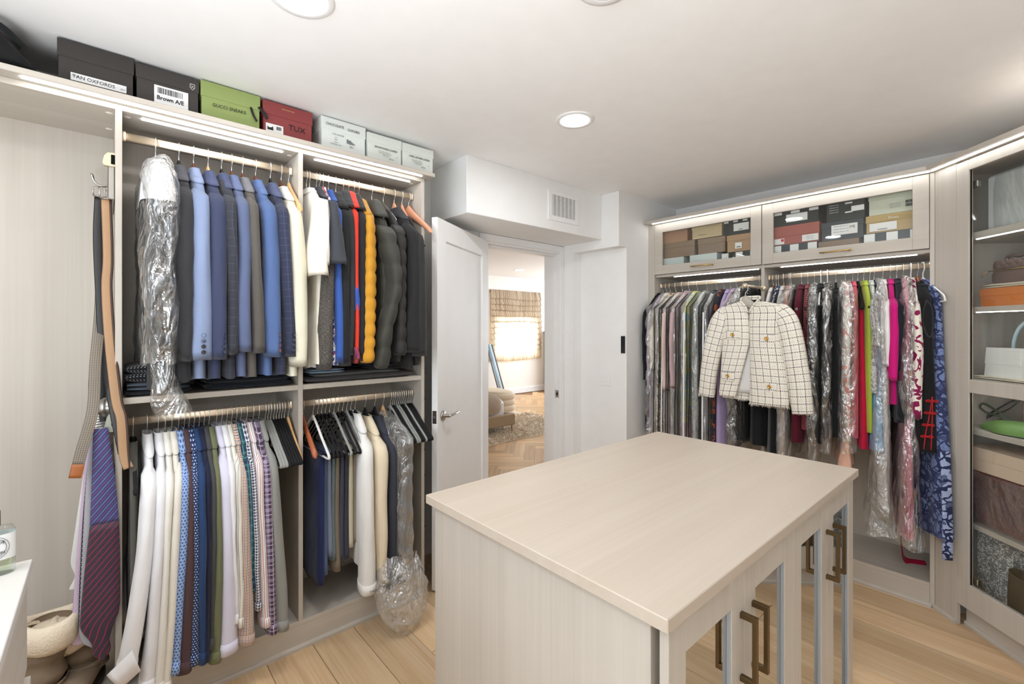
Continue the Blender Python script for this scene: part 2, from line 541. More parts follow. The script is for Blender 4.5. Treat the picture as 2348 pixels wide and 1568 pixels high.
def sleeve_mb(side=-1, sw=0.205, zs=-0.18, ze=-0.86, tx=0.032, ry=0.058, re=0.046, te=None, dx=0.0, out=0.02, bend=0.02, seed=0,
              puff=0.0, n=18, wr=0.0028, twist=0.0, belly=0.0):
    a = np.arange(n) * 2 * PI / n
    te = te if te is not None else tx * 0.86
    m = 20 if not puff else 56
    rings = []
    L = zs - ze
    for i, q in enumerate(np.linspace(0, 1, m)):
        z = zs + 0.012 - (L + 0.012) * q
        cap = min(1.0, q / 0.10)
        cp = math.sqrt(max(0.0, 1 - (1 - cap) ** 2))
        r_y = (0.012 + (ry - 0.012) * cp) * (1 - q) + re * q if q > 0.1 else 0.014 + (ry - 0.014) * cp
        r_x = (0.78 + 0.22 * cp) * (tx + (te - tx) * q) * (0.4 + 0.6 * min(1, q / 0.012) ** 0.5)
        yc = side * (sw - 0.035 + (0.02 + out) * min(1, q / 0.12) ** 0.7 + bend * math.sin(PI * min(1, q * 1.05)) + 0.012 * q)
        xc = dx * q ** 1.2 + 0.004 * math.sin(5 * q + seed) + belly * math.sin(PI * min(1, q * 1.25)) ** 2
        if puff:
            sc = abs(math.sin(q * puff * PI)) ** 0.45
            r_x *= 0.74 + 0.34 * sc; r_y *= 0.86 + 0.16 * sc
        ang = twist * q
        x = r_x * spow(np.cos(a), 0.85); y = r_y * spow(np.sin(a), 0.85)
        X = x * math.cos(ang) - y * math.sin(ang); Y = x * math.sin(ang) + y * math.cos(ang)
        zz = np.full(n, z)
        if q < 0.1: zz = z + 0.03 * (1 - cap) * (-side) * (Y / max(ry, 1e-6)) * 0.8
        rings.append(np.stack([xc + X, yc + Y, zz], 1))
    rings = np.array(rings)
    qq = np.linspace(0, 1, m)[:, None]
    crease = 1 + 0.10 * np.sin(3 * a[None, :] + seed + 5 * qq) * np.minimum(1, qq * 3) * (0.6 + 0.4 * np.sin(9 * qq + seed))
    cen_ = rings.mean(1, keepdims=True)
    rings[:, :, :2] = cen_[:, :, :2] + (rings[:, :, :2] - cen_[:, :, :2]) * crease[:, :, None]
    rings = rings + wig(rings, seed + 5, wr, 16.0)
    last = rings[-1]; c = last.mean(0)
    inner = c + (last - c) * 0.86 + np.array([0, 0, 0.035])
    SLEEVE_RINGS.clear(); SLEEVE_RINGS.extend(rings)
    rings = np.concatenate([rings, inner[None]])
    return MB().loft(rings)
SLEEVE_RINGS = []
def cuff_mb(length, grow=1.09):
    rr = [np.array(r) for r in SLEEVE_RINGS if r[:, 2].mean() < SLEEVE_RINGS[-1][:, 2].mean() + length]
    out = []
    for i, r in enumerate(rr):
        c = r.mean(0); g = np.array([grow, grow, 1.0])
        out.append(c + (r - c) * g)
    c = rr[0].mean(0); lip = c + (rr[0] - c) * np.array([0.97, 0.97, 1]) + np.array([0, 0, 0.003])
    c2 = out[-1].mean(0); low = c2 + (out[-1] - c2) * np.array([0.9, 0.9, 1]) - np.array([0, 0, 0.002])
    return MB().loft(np.array([lip] + out + [low]))

def collar_mb(zt=-0.11, zs=-0.19, nw=0.062, sw=0.205, tt=0.014, tb=0.026, drop=0.055, rise=0.014, point=0.03, off=0.005, seed=0, flat=0.5, n=28):
    """turned-down collar lying on the shoulders"""
    a = np.arange(n) * 2 * PI / n
    rings = []
    for k, (h, o) in enumerate(((-0.012, -0.004), (rise * 0.6, -0.001), (rise, 0.003), (rise * 0.7, off * 1.4), (-drop * 0.35, off * 1.5), (-drop * 0.75, off * 1.7), (-drop, off * 1.8), (-drop * 0.97, off * 0.9))):
        rr = []
        for al in a:
            c, s = math.cos(al), math.sin(al)
            fr = max(0.0, -c) ** 2.0
            hh = h - (point * fr if h < 0 and k > 3 else 0.0)
            z = zt + hh
            q = min(1.0, max(0.0, (zt - z) / (zt - zs))) ** (1 / 1.35)
            w = nw + (sw - nw) * q ** 0.9; t = tt + (tb - tt) * q ** 0.6
            if hh > 0: w = nw; t = tt
            rr.append(((t + o) * spow(np.array(s), 0.62), (w * (1 if h < 0 else 1) + o) * spow(np.array(c), 0.8), z))
        rings.append(rr)
    return MB().loft(np.array(rings)[:, ::-1] + wig(np.array(rings)[:, ::-1], seed, 0.001))

def hook_mb(neck=-0.08, r=0.0017):
    p = [(0, 0, neck), (0, 0, neck + 0.022), (0, -0.006, -0.046), (0, -0.0145, -0.034), (0, -0.0155, -0.014), (0, -0.010, 0.000), (0, 0, 0.0035), (0, 0.010, 0.0), (0, 0.0155, -0.014), (0, 0.0135, -0.03)]
    return MB().tube(smooth(p, 26), r, 6)

M_CHROME = plain('chrome_wire', (224, 224, 222), 0.3, 0.75)
M_GOLDW = plain('pale_gold_wire', (214, 188, 148), 0.25, 1.0)
_hmesh = {}
HANG = {
    'velvet_black': ((22, 22, 24), 'velvet'), 'velvet_grey': ((150, 152, 148), 'velvet'), 'velvet_white': ((232, 230, 228), 'velvet'),
    'plastic_black': ((20, 20, 22), 'suit'), 'wood_brown': ((104, 62, 44), 'suit'), 'wood_pale': ((222, 178, 124), 'suit'), 'wood_pink': ((222, 160, 128), 'suit'),
    'wood_red': ((170, 96, 62), 'suit'), 'wire': ((222, 222, 220), 'wire'), 'white_tube': ((240, 240, 240), 'tube'), 'plastic_grey': ((176, 172, 160), 'suit'),
}
def hanger(kind, label, loc, rz=0.0, group=None, name=None, dz=0.0, worn=False):
    rgb, shape = HANG[kind]
    nm = name or {'velvet': 'velvet_hanger', 'suit': 'suit_hanger', 'wire': 'wire_hanger', 'tube': 'tubular_hanger'}[shape]
    t = thing(nm, label, 'hanger', loc, rz, group)
    if kind not in _hmesh:
        neck = -0.078
        if shape == 'velvet':
            mat = fabric('velvet_' + kind, rgb, rough=0.9, sheen=0.5) if 'black' not in kind else plain('velvet_' + kind, rgb, 0.7, 0, 0.25)
            pl = [(0, 0, neck), (0, -0.02, neck - 0.010), (0, -0.05, neck - 0.030), (0, -0.12, neck - 0.083), (0, -0.185, neck - 0.128), (0, -0.208, neck - 0.146), (0, -0.213, neck - 0.156), (0, -0.205, neck - 0.163), (0, -0.15, neck - 0.164), (0, 0, neck - 0.164)]
            q = smooth(pl, 30); full = np.vstack([q, (q * np.array([1, -1, 1]))[::-1][1:-1]])
            b = MB().tube(full, 1.0, 8, True, (0.0032, 0.0062), (1, 0, 0))
            b2 = MB().box((-0.003, -0.012, neck - 0.022), (0.003, 0.012, neck + 0.004), 0.001)
            b.add(b2.v[0], b2.f, None, False)
        elif shape == 'suit':
            mat = plain('hanger_' + kind, rgb, 0.32, 0, 0.5)
            rings = []
            a = np.arange(12) * 2 * PI / 12
            for q in np.linspace(-1, 1, 27):
                aq = abs(q)
                zc = neck - 0.026 - 0.130 * aq ** 1.12
                hh = 0.028 - 0.012 * aq; tt = 0.0085 + 0.006 * aq ** 3
                e = math.sqrt(max(0.0, 1 - max(0, (aq - 0.9) / 0.1) ** 2))
                hh = max(0.003, hh * e); tt = max(0.002, tt * e)
                lobe = 0.012 * math.exp(-(q / 0.16) ** 2)
                y = 0.178 * q
                rings.append(np.stack([tt * np.cos(a), np.full(12, y), zc + (hh + lobe * 0.6) * np.sin(a) + lobe * 0.4], 1))
            b = MB().loft(rings, True, True, True, True)
        elif shape == 'wire':
            mat = M_CHROME
            pl = [(0, 0, neck), (0, -0.02, neck - 0.012), (0, -0.19, neck - 0.105), (0, -0.203, neck - 0.116), (0, -0.19, neck - 0.122), (0, 0, neck - 0.122)]
            q = smooth(pl, 22); full = np.vstack([q, (q * np.array([1, -1, 1]))[::-1][1:-1]])
            b = MB().tube(full, 0.0013, 6, True, None, (1, 0, 0))
        else:
            mat = plain('hanger_' + kind, rgb, 0.35, 0, 0.5)
            pl = [(0, 0, neck), (0, -0.02, neck - 0.012), (0, -0.17, neck - 0.09), (0, -0.2, neck - 0.11), (0, -0.206, neck - 0.125), (0, -0.195, neck - 0.136), (0, 0, neck - 0.136)]
            q = smooth(pl, 22); full = np.vstack([q, (q * np.array([1, -1, 1]))[::-1][1:-1]])
            b = MB().tube(full, 0.0042, 8, True, None, (1, 0, 0))
        hk = hook_mb(neck, 0.0017 if shape != 'tube' else 0.003)
        _hmesh[kind] = (b.mesh('hanger_frame', mat), hk.mesh('hook', M_CHROME if shape != 'tube' else mat))
    f, h = _hmesh[kind]
    o = link('frame' if shape != 'suit' else 'shoulder_bar', f, t); o.location.z = dz
    if worn and shape != 'tube': o.scale = (1.0, 0.78, 1.0)
    link('hook', h, t)
    return t

M_BTN_D = plain('dark_button', (52, 44, 44), 0.3, 0, 0.6)
M_BTN_N = plain('navy_horn_button', (62, 68, 92), 0.3, 0, 0.6)
M_BTN_B = plain('brown_button', (132, 84, 66), 0.3, 0, 0.6)
M_BTN_W = plain('pale_button', (226, 214, 196), 0.35, 0, 0.6)
def buttons(parent, mat, sw, ze, x, n=4, r=0.0075, y=None, gap=0.021):
    me = None
    for i in range(n):
        if me is None:
            b = MB().lathe([(0, -0.0035), (r * 0.55, -0.0035), (r * 0.7, -0.0048), (r, -0.004), (r, 0.0)], 12, (0, 0, 0), 0, 1)
            b.v = [v * np.array([1, 1, 1]) for v in b.v]
            me = b.mesh('button', mat)
        o = link('button', me, parent)
        o.location = (x, y if y is not None else -(sw + 0.055), ze + 0.03 + gap * i)

def garment(name, label, cat, loc, mat, rz=0.0, sleeves='long', collar=None, cmat=None, seed=0, group=None, smat=None, cuff=None, btn=None, hang=None, hanglabel=None, **k):
    """a garment on a hanger: body, sleeves, collar, cuffs and buttons are parts"""
    t = thing(name, label, cat, loc, rz, group)
    bk = {a: k[a] for a in ('zt', 'zs', 'zh', 'nw', 'sw', 'hw', 'tt', 'tb', 'th', 'fold', 'lean', 'flare', 'puff') if a in k}
    part('body', body_mb(seed=seed, **bk), mat, t)
    zs = k.get('zs', -0.19); sw = k.get('sw', 0.205)
    if sleeves:
        ze = k.get('ze', -0.86)
        sk = dict(sw=sw, zs=zs + 0.012, ze=ze, tx=k.get('tx', 0.034), ry=k.get('ry', 0.056), re=k.get('re', 0.046), te=k.get('te', None), dx=k.get('dx', 0.0), out=k.get('out', 0.012),
                  bend=k.get('bend', 0.012), puff=k.get('spuff', 0.0), wr=k.get('wr', 0.0034), twist=k.get('twist', 0.0), belly=k.get('belly', 0.0))
        part('sleeve', sleeve_mb(1, seed=seed + 50, **sk), smat or mat, t)
        part('sleeve', sleeve_mb(-1, seed=seed, **sk), smat or mat, t)
        if cuff is not None:
            part('cuff', cuff_mb(cuff), smat or mat, t)
        if btn is not None:
            buttons(t, btn, sw, ze, sk['dx'] + 0.006, y=-(sw - 0.003 + sk['out'] + sk['re'] + 0.004))
    if collar:
        ck = dict(zt=k.get('zt', -0.11), zs=zs, nw=k.get('nw', 0.062), sw=sw, tt=k.get('tt', 0.014), tb=k.get('tb', 0.026))
        if collar == 'lapel': cm = collar_mb(drop=0.036, point=0.030, rise=0.018, off=0.0022, **ck)
        elif collar == 'shirt': cm = collar_mb(drop=0.022, point=0.030, rise=0.024, off=0.0022, **ck)
        elif collar == 'hood': cm = collar_mb(drop=0.06, point=0.02, rise=0.03, off=0.012, **ck)
        else: cm = collar_mb(drop=0.02, point=0.0, rise=0.01, off=0.002, **ck)
        part('collar' if collar != 'hood' else 'hood', cm, cmat or mat, t)
    if hang:
        hanger(hang, hanglabel or ('%s hanger under the %s' % (hang.replace('_', ' '), label.split(',')[0])), loc, rz, worn=True)
    return t

def film_mb(zt=-0.075, zs=-0.17, zh=-1.0, nw=0.03, sw=0.235, hw=0.25, tt=0.016, tb=0.045, th=0.05, seed=0, crumple=0.007, n=40, flare=0.0, m=34):
    a = np.arange(n) * 2 * PI / n
    rings = []
    for q in np.linspace(0, 1, 8):
        rings.append((zt + (zs - zt) * q ** 1.3, nw + (sw - nw) * q ** 0.8, tt + (tb - tt) * q ** 0.6))
    for q in np.linspace(0, 1, m)[1:]:
        rings.append((zs + (zh - zs) * q, sw + (hw - sw) * q, tb + (th - tb) * q))
    P = []
    for z, w, t in rings:
        s = max(0.0, (zs - z) / (zs - zh))
        P.append(np.stack([t * (1 + flare * s ** 3) * spow(np.sin(a), 0.5), w * (1 + 0.15 * flare * s ** 3) * spow(np.cos(a), 0.6), np.full(n, z)], 1))
    P = np.array(P)
    P = P + wig(P, seed, crumple, 24.0) + wig(P, seed + 3, crumple * 0.5, 55.0)
    P[0, :, 2] = rings[0][0]
    return MB().loft(P[:, ::-1])
# ------------------------------------------------------------------ shared materials
M_WALL = plain('white_wall_paint', (238, 238, 237), 0.75, 0, 0.2)
M_CEIL = plain('white_ceiling_paint', (247, 247, 247), 0.85, 0, 0.15)
M_TRIMW = plain('white_satin_trim', (238, 238, 238), 0.4, 0, 0.35)
M_BEDWALL = plain('warm_white_bedroom_paint', (238, 233, 226), 0.8, 0, 0.2)
M_WZ = wood('pale_ash_vertical', (193, 186, 176), (182, 174, 163), 'z')
M_WX = wood('pale_ash_along_x', (193, 186, 176), (182, 174, 163), 'x')
M_WY = wood('pale_ash_along_y', (193, 186, 176), (182, 174, 163), 'y')
M_TOP = wood('pale_ash_worktop', (194, 182, 168), (186, 173, 158), 'x', 0.36, 0.7)
M_GOLD = plain('brushed_gold_rod', (240, 222, 198), 0.36, 0.85)
M_BRASS = plain('brushed_brass', (206, 172, 108), 0.3, 1.0)
M_BRONZE = plain('satin_bronze', (112, 95, 70), 0.36, 1.0)
M_STEEL = plain('satin_nickel', (176, 172, 166), 0.28, 1.0)
M_BLACK = plain('matt_black', (26, 26, 27), 0.5)
M_DARK = plain('shadow_gap_black', (16, 15, 14), 0.8, 0, 0.1)
M_LED = emit('led_strip_light', (0.98, 0.995, 1.0), LED)
M_LAMP = emit('ceiling_lamp_light', (0.985, 0.99, 1.0), LAMP)
M_GLASS = glass('clear_cabinet_glass')
M_CAP = plain('white_screw_cap', (236, 232, 222), 0.5)

def floor_mat(name, c1, c2, c3, axis='y'):
    t = NT(name)
    s = {'y': (11, 0.8, 1), 'x': (0.8, 11, 1)}[axis]
    s2 = {'y': (120, 2.2, 1), 'x': (2.2, 120, 1)}[axis]
    oi = t.n('ShaderNodeObjectInfo')
    off = t.n('ShaderNodeVectorMath', operation='MULTIPLY_ADD')
    cb = t.n('ShaderNodeCombineXYZ')
    for i in range(3): t.l(oi.outputs['Random'], cb.inputs[i])
    def shifted(sc):
        nd = t.n('ShaderNodeVectorMath', operation='MULTIPLY_ADD')
        t.l(cb.outputs[0], nd.inputs[0]); nd.inputs[1].default_value = (37, 53, 0)
        t.l(t.coords('Object', sc), nd.inputs[2]); return nd.outputs[0]
    a = t.noise(shifted(s), 1.0, 4, 0.55, 1.3)
    b = t.noise(shifted(s2), 1.0, 2, 0.5, 0.3)
    f = t.math('ADD', t.math('MULTIPLY', a, 0.62), t.math('MULTIPLY', b, 0.38))
    g = t.ramp(f, [(0.34, lin(c1)), (0.52, lin(c2)), (0.70, lin(c3))])
    tone = t.math('ADD', t.math('MULTIPLY', oi.outputs['Random'], 0.34), 0.76)
    cc = t.n('ShaderNodeCombineXYZ')
    t.l(tone, cc.inputs[0]); t.l(t.math('MULTIPLY', tone, 0.985), cc.inputs[1]); t.l(t.math('MULTIPLY', tone, 0.96), cc.inputs[2])
    g = t.mix(1.0, g, cc.outputs[0], 'MULTIPLY')
    kn = t.noise(shifted({'y': (7, 2.0, 1), 'x': (2.0, 7, 1)}[axis]), 1.0, 1, 0.3)
    g = t.mix(t.math('MULTIPLY', t.math('GREATER_THAN', kn, 0.775), 0.5), g, lin((96, 70, 48)))
    t.done(t.bsdf(g, 0.42, 0, 0.35, t.bump(b, 0.08, 0.002)).outputs[0])
    return t.m
M_OAK = floor_mat('oak_plank', (202, 168, 130), (218, 189, 152), (232, 207, 175))
M_OAKB = floor_mat('oak_herringbone', (182, 146, 108), (206, 172, 132), (222, 194, 158), 'x')

# ------------------------------------------------------------------ room shell
ZC = 2.44
fl = struct('floor', MB().box((-1.75, -1.5, -0.06), (3.75, 2.70, -0.012), 0.0), plain('dark_floor_joint', (136, 110, 82), 0.8))
W_PL = 0.19
r2 = random.Random(21)
x = -0.62
while x < 3.3:
    y = -1.2 + r2.uniform(-0.9, 0.0)
    while y < 2.56:
        L = r2.uniform(1.1, 1.9)
        y0, y1 = max(y, -1.3), min(y + L, 2.56)
        if y1 - y0 > 0.12:
            hw, hl = W_PL / 2, (y1 - y0) / 2
            o = part('plank', MB().box((-hw + 0.001, -hl + 0.001, -0.012), (hw - 0.001, hl - 0.001, 0.0), 0.0016), M_OAK, fl)
            o.location = (x + hw, (y0 + y1) / 2, 0)
        y += L
    x += W_PL
ce = struct('ceiling', MB().box((-1.75, -1.5, ZC), (3.75, 2.72, ZC + 0.12), 0.0), M_CEIL)
# walls: left closet wall with the bedroom doorway
wb = MB()
wb.box((-1.75, 2.56, 0), (2.011, 2.73, ZC), 0.0)
wb.box((2.011, 2.56, 2.055), (2.779, 2.73, ZC), 0.0)
wb.box((2.779, 2.56, 0), (3.75, 2.73, ZC), 0.0)
struct('wall_back', wb, M_WALL)
# projecting wall beside the door with its recess
wr_ = MB()
wr_.box((2.81, 2.447, 0), (3.62, 2.56, ZC), 0.0)
wr_.box((2.905, 2.012, 0), (3.62, 2.447, 2.04), 0.0)
wr_.box((2.81, 2.012, 2.04), (3.62, 2.447, ZC), 0.0)
struct('wall_corner', wr_, M_WALL)
struct('wall_right', MB().box((3.62, -1.5, 0), (3.75, 2.56, ZC), 0.0), M_WALL)
# soffit above the door
struct('trim_1', MB().box((1.562, 2.167, 2.106), (2.81, 2.56, ZC), 0.003), M_WALL).name = 'trim_1'
# walls behind the photographer, with one opening added for fill light
def wall_with_hole(axis, pos, th, a0, a1, h0, h1, z0, z1):
    m = MB()
    def b(u0, u1, w0, w1):
        lo = [0, 0, w0]; hi = [0, 0, w1]
        o = 1 - axis
        lo[axis] = pos; hi[axis] = pos + th; lo[o] = u0; hi[o] = u1
        m.box(lo, hi, 0.0)
    b(a0, h0, 0, ZC); b(h1, a1, 0, ZC); b(h0, h1, 0, z0); b(h0, h1, z1, ZC)
    return m
struct('wall_left', wall_with_hole(0, -1.75, 0.02, -1.5, 2.56, -0.45, 1.15, 0.45, 2.25), M_WALL)
struct('wall_front', MB().box((-1.75, -1.5, 0), (3.75, -1.48, ZC), 0.0), M_WALL)

# door casing and jamb
dc = MB()
dc.box((2.760, 2.545, 0), (2.809, 2.56, 2.10), 0.003)            # right casing
dc.box((1.998, 2.546, 2.053), (2.760, 2.56, 2.103), 0.002)         # head casing
dc.box((1.945, 2.545, 0), (1.998, 2.56, 2.103), 0.003)
struct('trim_2', dc, M_TRIMW)
jb = MB()
jb.box((2.765, 2.5605, 0), (2.7788, 2.7295, 2.0395), 0.001)
jb.box((2.752, 2.60, 0), (2.7648, 2.64, 2.0275), 0.001)
jb.box((2.0112, 2.5605, 2.04), (2.7788, 2.7295, 2.0548), 0.001)
jb.box((2.0135, 2.60, 2.028), (2.7648, 2.64, 2.0398), 0.001)
jb.box((2.0112, 2.56, 0), (2.0132, 2.73, 2.04), 0.0005)
jamb = struct('trim_3', jb, M_TRIMW)
bpart('strike_plate', (2.7625, 2.566, 0.875), (2.7655, 2.598, 0.935), M_STEEL, jamb, 0.0008, 'steel strike plate')
bpart('strike_hole', (2.7618, 2.574, 0.892), (2.7632, 2.588, 0.918), M_DARK, jamb, 0.0003)

# open door leaf
door = thing('door_1', 'white single panel door standing wide open beside the tall open closet', 'door', (2.011, 2.533, 0), math.atan2(2.149 - 2.533, 1.354 - 2.011))
door['kind'] = 'structure'
DW, DT, DZ0, DZ1 = 0.761, 0.035, 0.012, 2.044
# local x from hinge to free edge, local -y away from the photographer? the camera side is +y here
lf = MB()
st = 0.108
for (a0, a1, b0, b1) in ((0, st, DZ0, DZ1), (DW - st, DW, DZ0, DZ1), (st, DW - st, DZ1 - 0.115, DZ1), (st, DW - st, DZ0, DZ0 + 0.22)):
    lf.box((a0, -DT, b0), (a1, 0, b1), 0.001)
lf.box((st - 0.002, -DT + 0.012, DZ0 + 0.2), (DW - st + 0.002, -0.011, DZ1 - 0.1), 0.001)
part('door_leaf', lf, M_TRIMW, door)
hd = MB()
hx_ = DW - 0.062
for s in (1,):
    hd.lathe([(0, 0.0), (0.027, 0.0), (0.027, 0.007), (0.024, 0.010), (0.010, 0.010), (0.009, 0.042), (0, 0.042)], 24, (0, 0, 0))
    hd.xf(Matrix.Rotation(R(-90), 4, 'X'))
    hd.xf(Matrix.Translation((hx_, 0.0, 0.955)))
hd.tube([(hx_, 0.036, 0.955), (hx_ - 0.02, 0.042, 0.955), (hx_ - 0.06, 0.043, 0.956), (hx_ - 0.118, 0.041, 0.958)], 0.008, 10, False, (1.0, 0.8))
part('lever_handle', hd, M_STEEL, door, 'satin nickel lever handle')
bpart('latch_plate', (DW - 0.0005, -0.030, 0.92), (DW + 0.0015, -0.006, 0.99), plain('dark_latch', (88, 80, 74), 0.4, 0.8), door)
bpart('latch_bolt', (DW, -0.024, 0.948), (DW + 0.008, -0.012, 0.962), M_STEEL, door)
for z in (0.25, 1.05, 1.85):
    part('hinge', MB().tube([(0.0, -DT - 0.004, z - 0.045), (0.0, -DT - 0.004, z + 0.045)], 0.006, 8), M_STEEL, door)

# ceiling lamps
lamp0 = None
def downlight(x, y, z, r, label, mat=M_LAMP):
    t = thing('ceiling_light', label, 'ceiling light', (x, y, z), 0, 'recessed ceiling lights')
    part('trim_ring', MB().lathe([(r * 0.70, -0.003), (r * 0.75, -0.005), (r * 0.95, -0.006), (r, -0.002), (r, 0.0)], 36), M_TRIMW, t)
    part('diffuser', MB().disc((0, 0, -0.0032), r * 0.71, 2, 36, 0, True), mat, t)
    return t
downlight(1.694, 1.466, ZC, 0.092, 'round recessed ceiling light above the island near the soffit')
downlight(0.445, 1.47, ZC, 0.096, 'round recessed ceiling light cut by the top edge above the shoe boxes')
sd = thing('smoke_detector', 'white round ceiling fitting whose rim just shows at the top edge', 'smoke detector', (1.073, 0.815, ZC))
part('housing', MB().lathe([(0, -0.030), (0.060, -0.030), (0.084, -0.022), (0.092, -0.006), (0.092, 0.0)], 36), M_TRIMW, sd)
part('grille_ring', MB().lathe([(0.05, -0.0305), (0.053, -0.0315), (0.056, -0.0305)], 30), M_TRIMW, sd)
for i, (lx, ly) in enumerate(((2.6, -0.15), (-0.75, 1.30), (-0.75, 0.0))):  # lamps added out of view to brighten the room
    downlight(lx, ly, ZC, 0.092, 'added unseen ceiling light ' + ('behind the photographer on the right', 'over the belt bay, past the left picture edge', 'over the drawer chest behind the left edge', 'over the space behind the photographer', 'near the window behind the handbag cabinet')[i])

# air vent on the soffit
vt = thing('air_vent', 'white wall vent with herringbone slots on the soffit above the door', 'vent', (2.384, 2.167, 2.273))
vm = MB()
W2, H2 = 0.156, 0.103
for (a0, a1, b0, b1) in ((-W2, W2, 0.074, H2), (-W2, W2, -H2, -0.070), (-W2, -0.120, -0.071, 0.075), (0.118, W2, -0.071, 0.075)):
    vm.box((a0, -0.007, b0), (a1, 0.0, b1), 0.0015)
part('frame', vm, M_TRIMW, vt)
part('backing', MB().box((-0.122, -0.0012, -0.072), (0.122, -0.0004, 0.076), 0.0), M_DARK, vt)
sl = MB()
NC = 6
cw = 0.238 / (2 * NC)
for c in range(2 * NC):
    xc = -0.120 + cw * (c + 0.5)
    sg = 1 if c % 2 else -1
    z = -0.085
    while z < 0.088:
        zl, zh = z - cw * 0.55, z + cw * 0.55
        if zl > -0.094 and zh < 0.098:
            p = [(xc - cw * 0.5, z - sg * cw * 0.42), (xc + cw * 0.5, z + sg * cw * 0.42)]
            t2 = 0.0030
            sl.prism([(p[0][0], p[0][1] - t2), (p[1][0], p[1][1] - t2), (p[1][0], p[1][1] + t2), (p[0][0], p[0][1] + t2)], -0.006, -0.002, 1)
        z += 0.0118
so = part('slats', sl, M_TRIMW, vt); so['kind'] = 'stuff'
for sx in (-0.139, 0.139):
    part('screw', MB().lathe([(0, -0.009), (0.003, -0.0085), (0.004, -0.007)], 10, (sx, 0.0, 0.0), 0, 1).xf(Matrix.Identity(4)), M_STEEL, vt)

# wall switch and keypad in the recess
sw = thing('light_switch', 'white double rocker light switch in the wall recess', 'light switch', (2.905, 2.205, 1.055), R(-90))
part('plate', MB().box((-0.058, -0.005, -0.058), (0.058, 0, 0.058), 0.002), M_TRIMW, sw)
for k in (-1, 1):
    part('rocker', MB().box((k * 0.023 - 0.0165, -0.009, -0.034), (k * 0.023 + 0.0165, -0.004, 0.034), 0.0018), M_TRIMW, sw)
kp = thing('wall_keypad', 'slim black wall keypad at the edge of the recess', 'keypad', (2.905, 2.040, 1.317), R(-90))
part('casing', MB().box((-0.017, -0.010, -0.064), (0.017, 0, 0.064), 0.002), M_BLACK, kp)
part('touch_panel', MB().box((-0.013, -0.0112, -0.002), (0.013, -0.0095, 0.056), 0.0008), plain('gloss_black', (14, 14, 15), 0.15), kp)
# ------------------------------------------------------------------ left open closet
YF, YB = 2.185, 2.548
ROD_Y = 2.275
lc = thing('open_closet', 'tall pale wood open closet with three bays of hanging clothes', 'closet', (0, 0, 0))
PX = (0.037, 0.660, 1.285)
for i, px in enumerate(PX):
    bpart('side_panel', (px - 0.00975, YF, 0.126 if i < 2 else 0.0), (px + 0.00975, YB, 2.226), M_WZ, lc)
bpart('side_panel', (-1.55, YF, 0.0), (-1.53, YB, 2.226), M_WZ, lc)
for a, b in ((-1.53, 0.027), (0.047, 0.650), (0.670, 1.275)):
    bpart('back_panel', (a, YB - 0.008, 0.126), (b, 2.558, 2.226), M_WZ, lc, 0.0005)
bpart('top_panel', (-1.55, YF, 2.226), (1.295, 2.558, 2.246), M_WX, lc)
bpart('crown_board', (-1.60, 2.125, 2.246), (1.3236, 2.558, 2.266), M_WX, lc)
bpart('bottom_panel', (-1.55, YF, 0.106), (1.275, 2.558, 0.126), M_WX, lc)
bpart('kick_board', (-1.55, YF + 0.001, 0.0), (1.275, YF + 0.02, 0.106), M_WX, lc)
km = MB()
km.prism([(YF + 0.0009, 0.0), (YF - 0.010, 0.0), (YF - 0.010, 0.012), (YF - 0.006, 0.019), (YF + 0.0009, 0.022)], -1.55, 1.295, 0)
part('base_moulding', km, M_WX, lc)
for a, b in ((0.047, 0.650), (0.670, 1.275)):
    bpart('shelf', (a, YF, 1.163), (b, 2.54, 1.186), M_WX, lc)
bpart('led_strip', (-0.203, 2.148, 2.2425), (1.259, 2.157, 2.2462), M_LED, lc, 0.0005, 'lit strip under the crown board')
bpart('led_strip', (0.103, 2.2185, 2.2225), (0.594, 2.2265, 2.2262), M_LED, lc, 0.0005, 'lit strip inside the left hanging bay')
bpart('led_strip', (0.732, 2.2185, 2.2225), (1.226, 2.2265, 2.2262), M_LED, lc, 0.0005, 'lit strip inside the right hanging bay')
def rod(parent, a, b, ztop, y, axis='x'):
    zc = ztop - 0.0155
    t = np.arange(16) * 2 * PI / 16
    prof = np.stack([0.0075 * spow(np.cos(t), 0.6), 0.0155 * spow(np.sin(t), 0.6)], 1)
    def ring(x, k=1.0):
        if axis == 'x': return [(x, y + p[0] * k, zc + p[1] * k) for p in prof]
        return [(y + p[0] * k, x, zc + p[1] * k) for p in prof[::-1]]
    o = part('hanging_rod', MB().loft([ring(a), ring(b)], True, True, True, True), M_GOLD, parent)
    for e, s in ((a, 1), (b, -1)):
        part('rod_socket', MB().loft([ring(e, 1.25), ring(e + s * 0.012, 1.25)], True, True, True, True), M_GOLD, o)
    return o
ZU, ZL, ZR = 2.179, 1.102, 1.788
rod(lc, 0.047, 0.650, ZU, ROD_Y); rod(lc, 0.670, 1.275, ZU, ROD_Y)
rod(lc, 0.047, 0.650, ZL, ROD_Y); rod(lc, 0.670, 1.275, ZL, ROD_Y)
for cx, cy in ((0.012, 2.24), (0.012, 2.42), (0.062, 2.24), (0.630, 2.25), (1.252, 2.25)):
    part('screw_cap', MB().lathe([(0, -0.0015), (0.009, -0.0012), (0.011, 0.0)], 16, (cx, cy, 2.226)), M_CAP, lc)

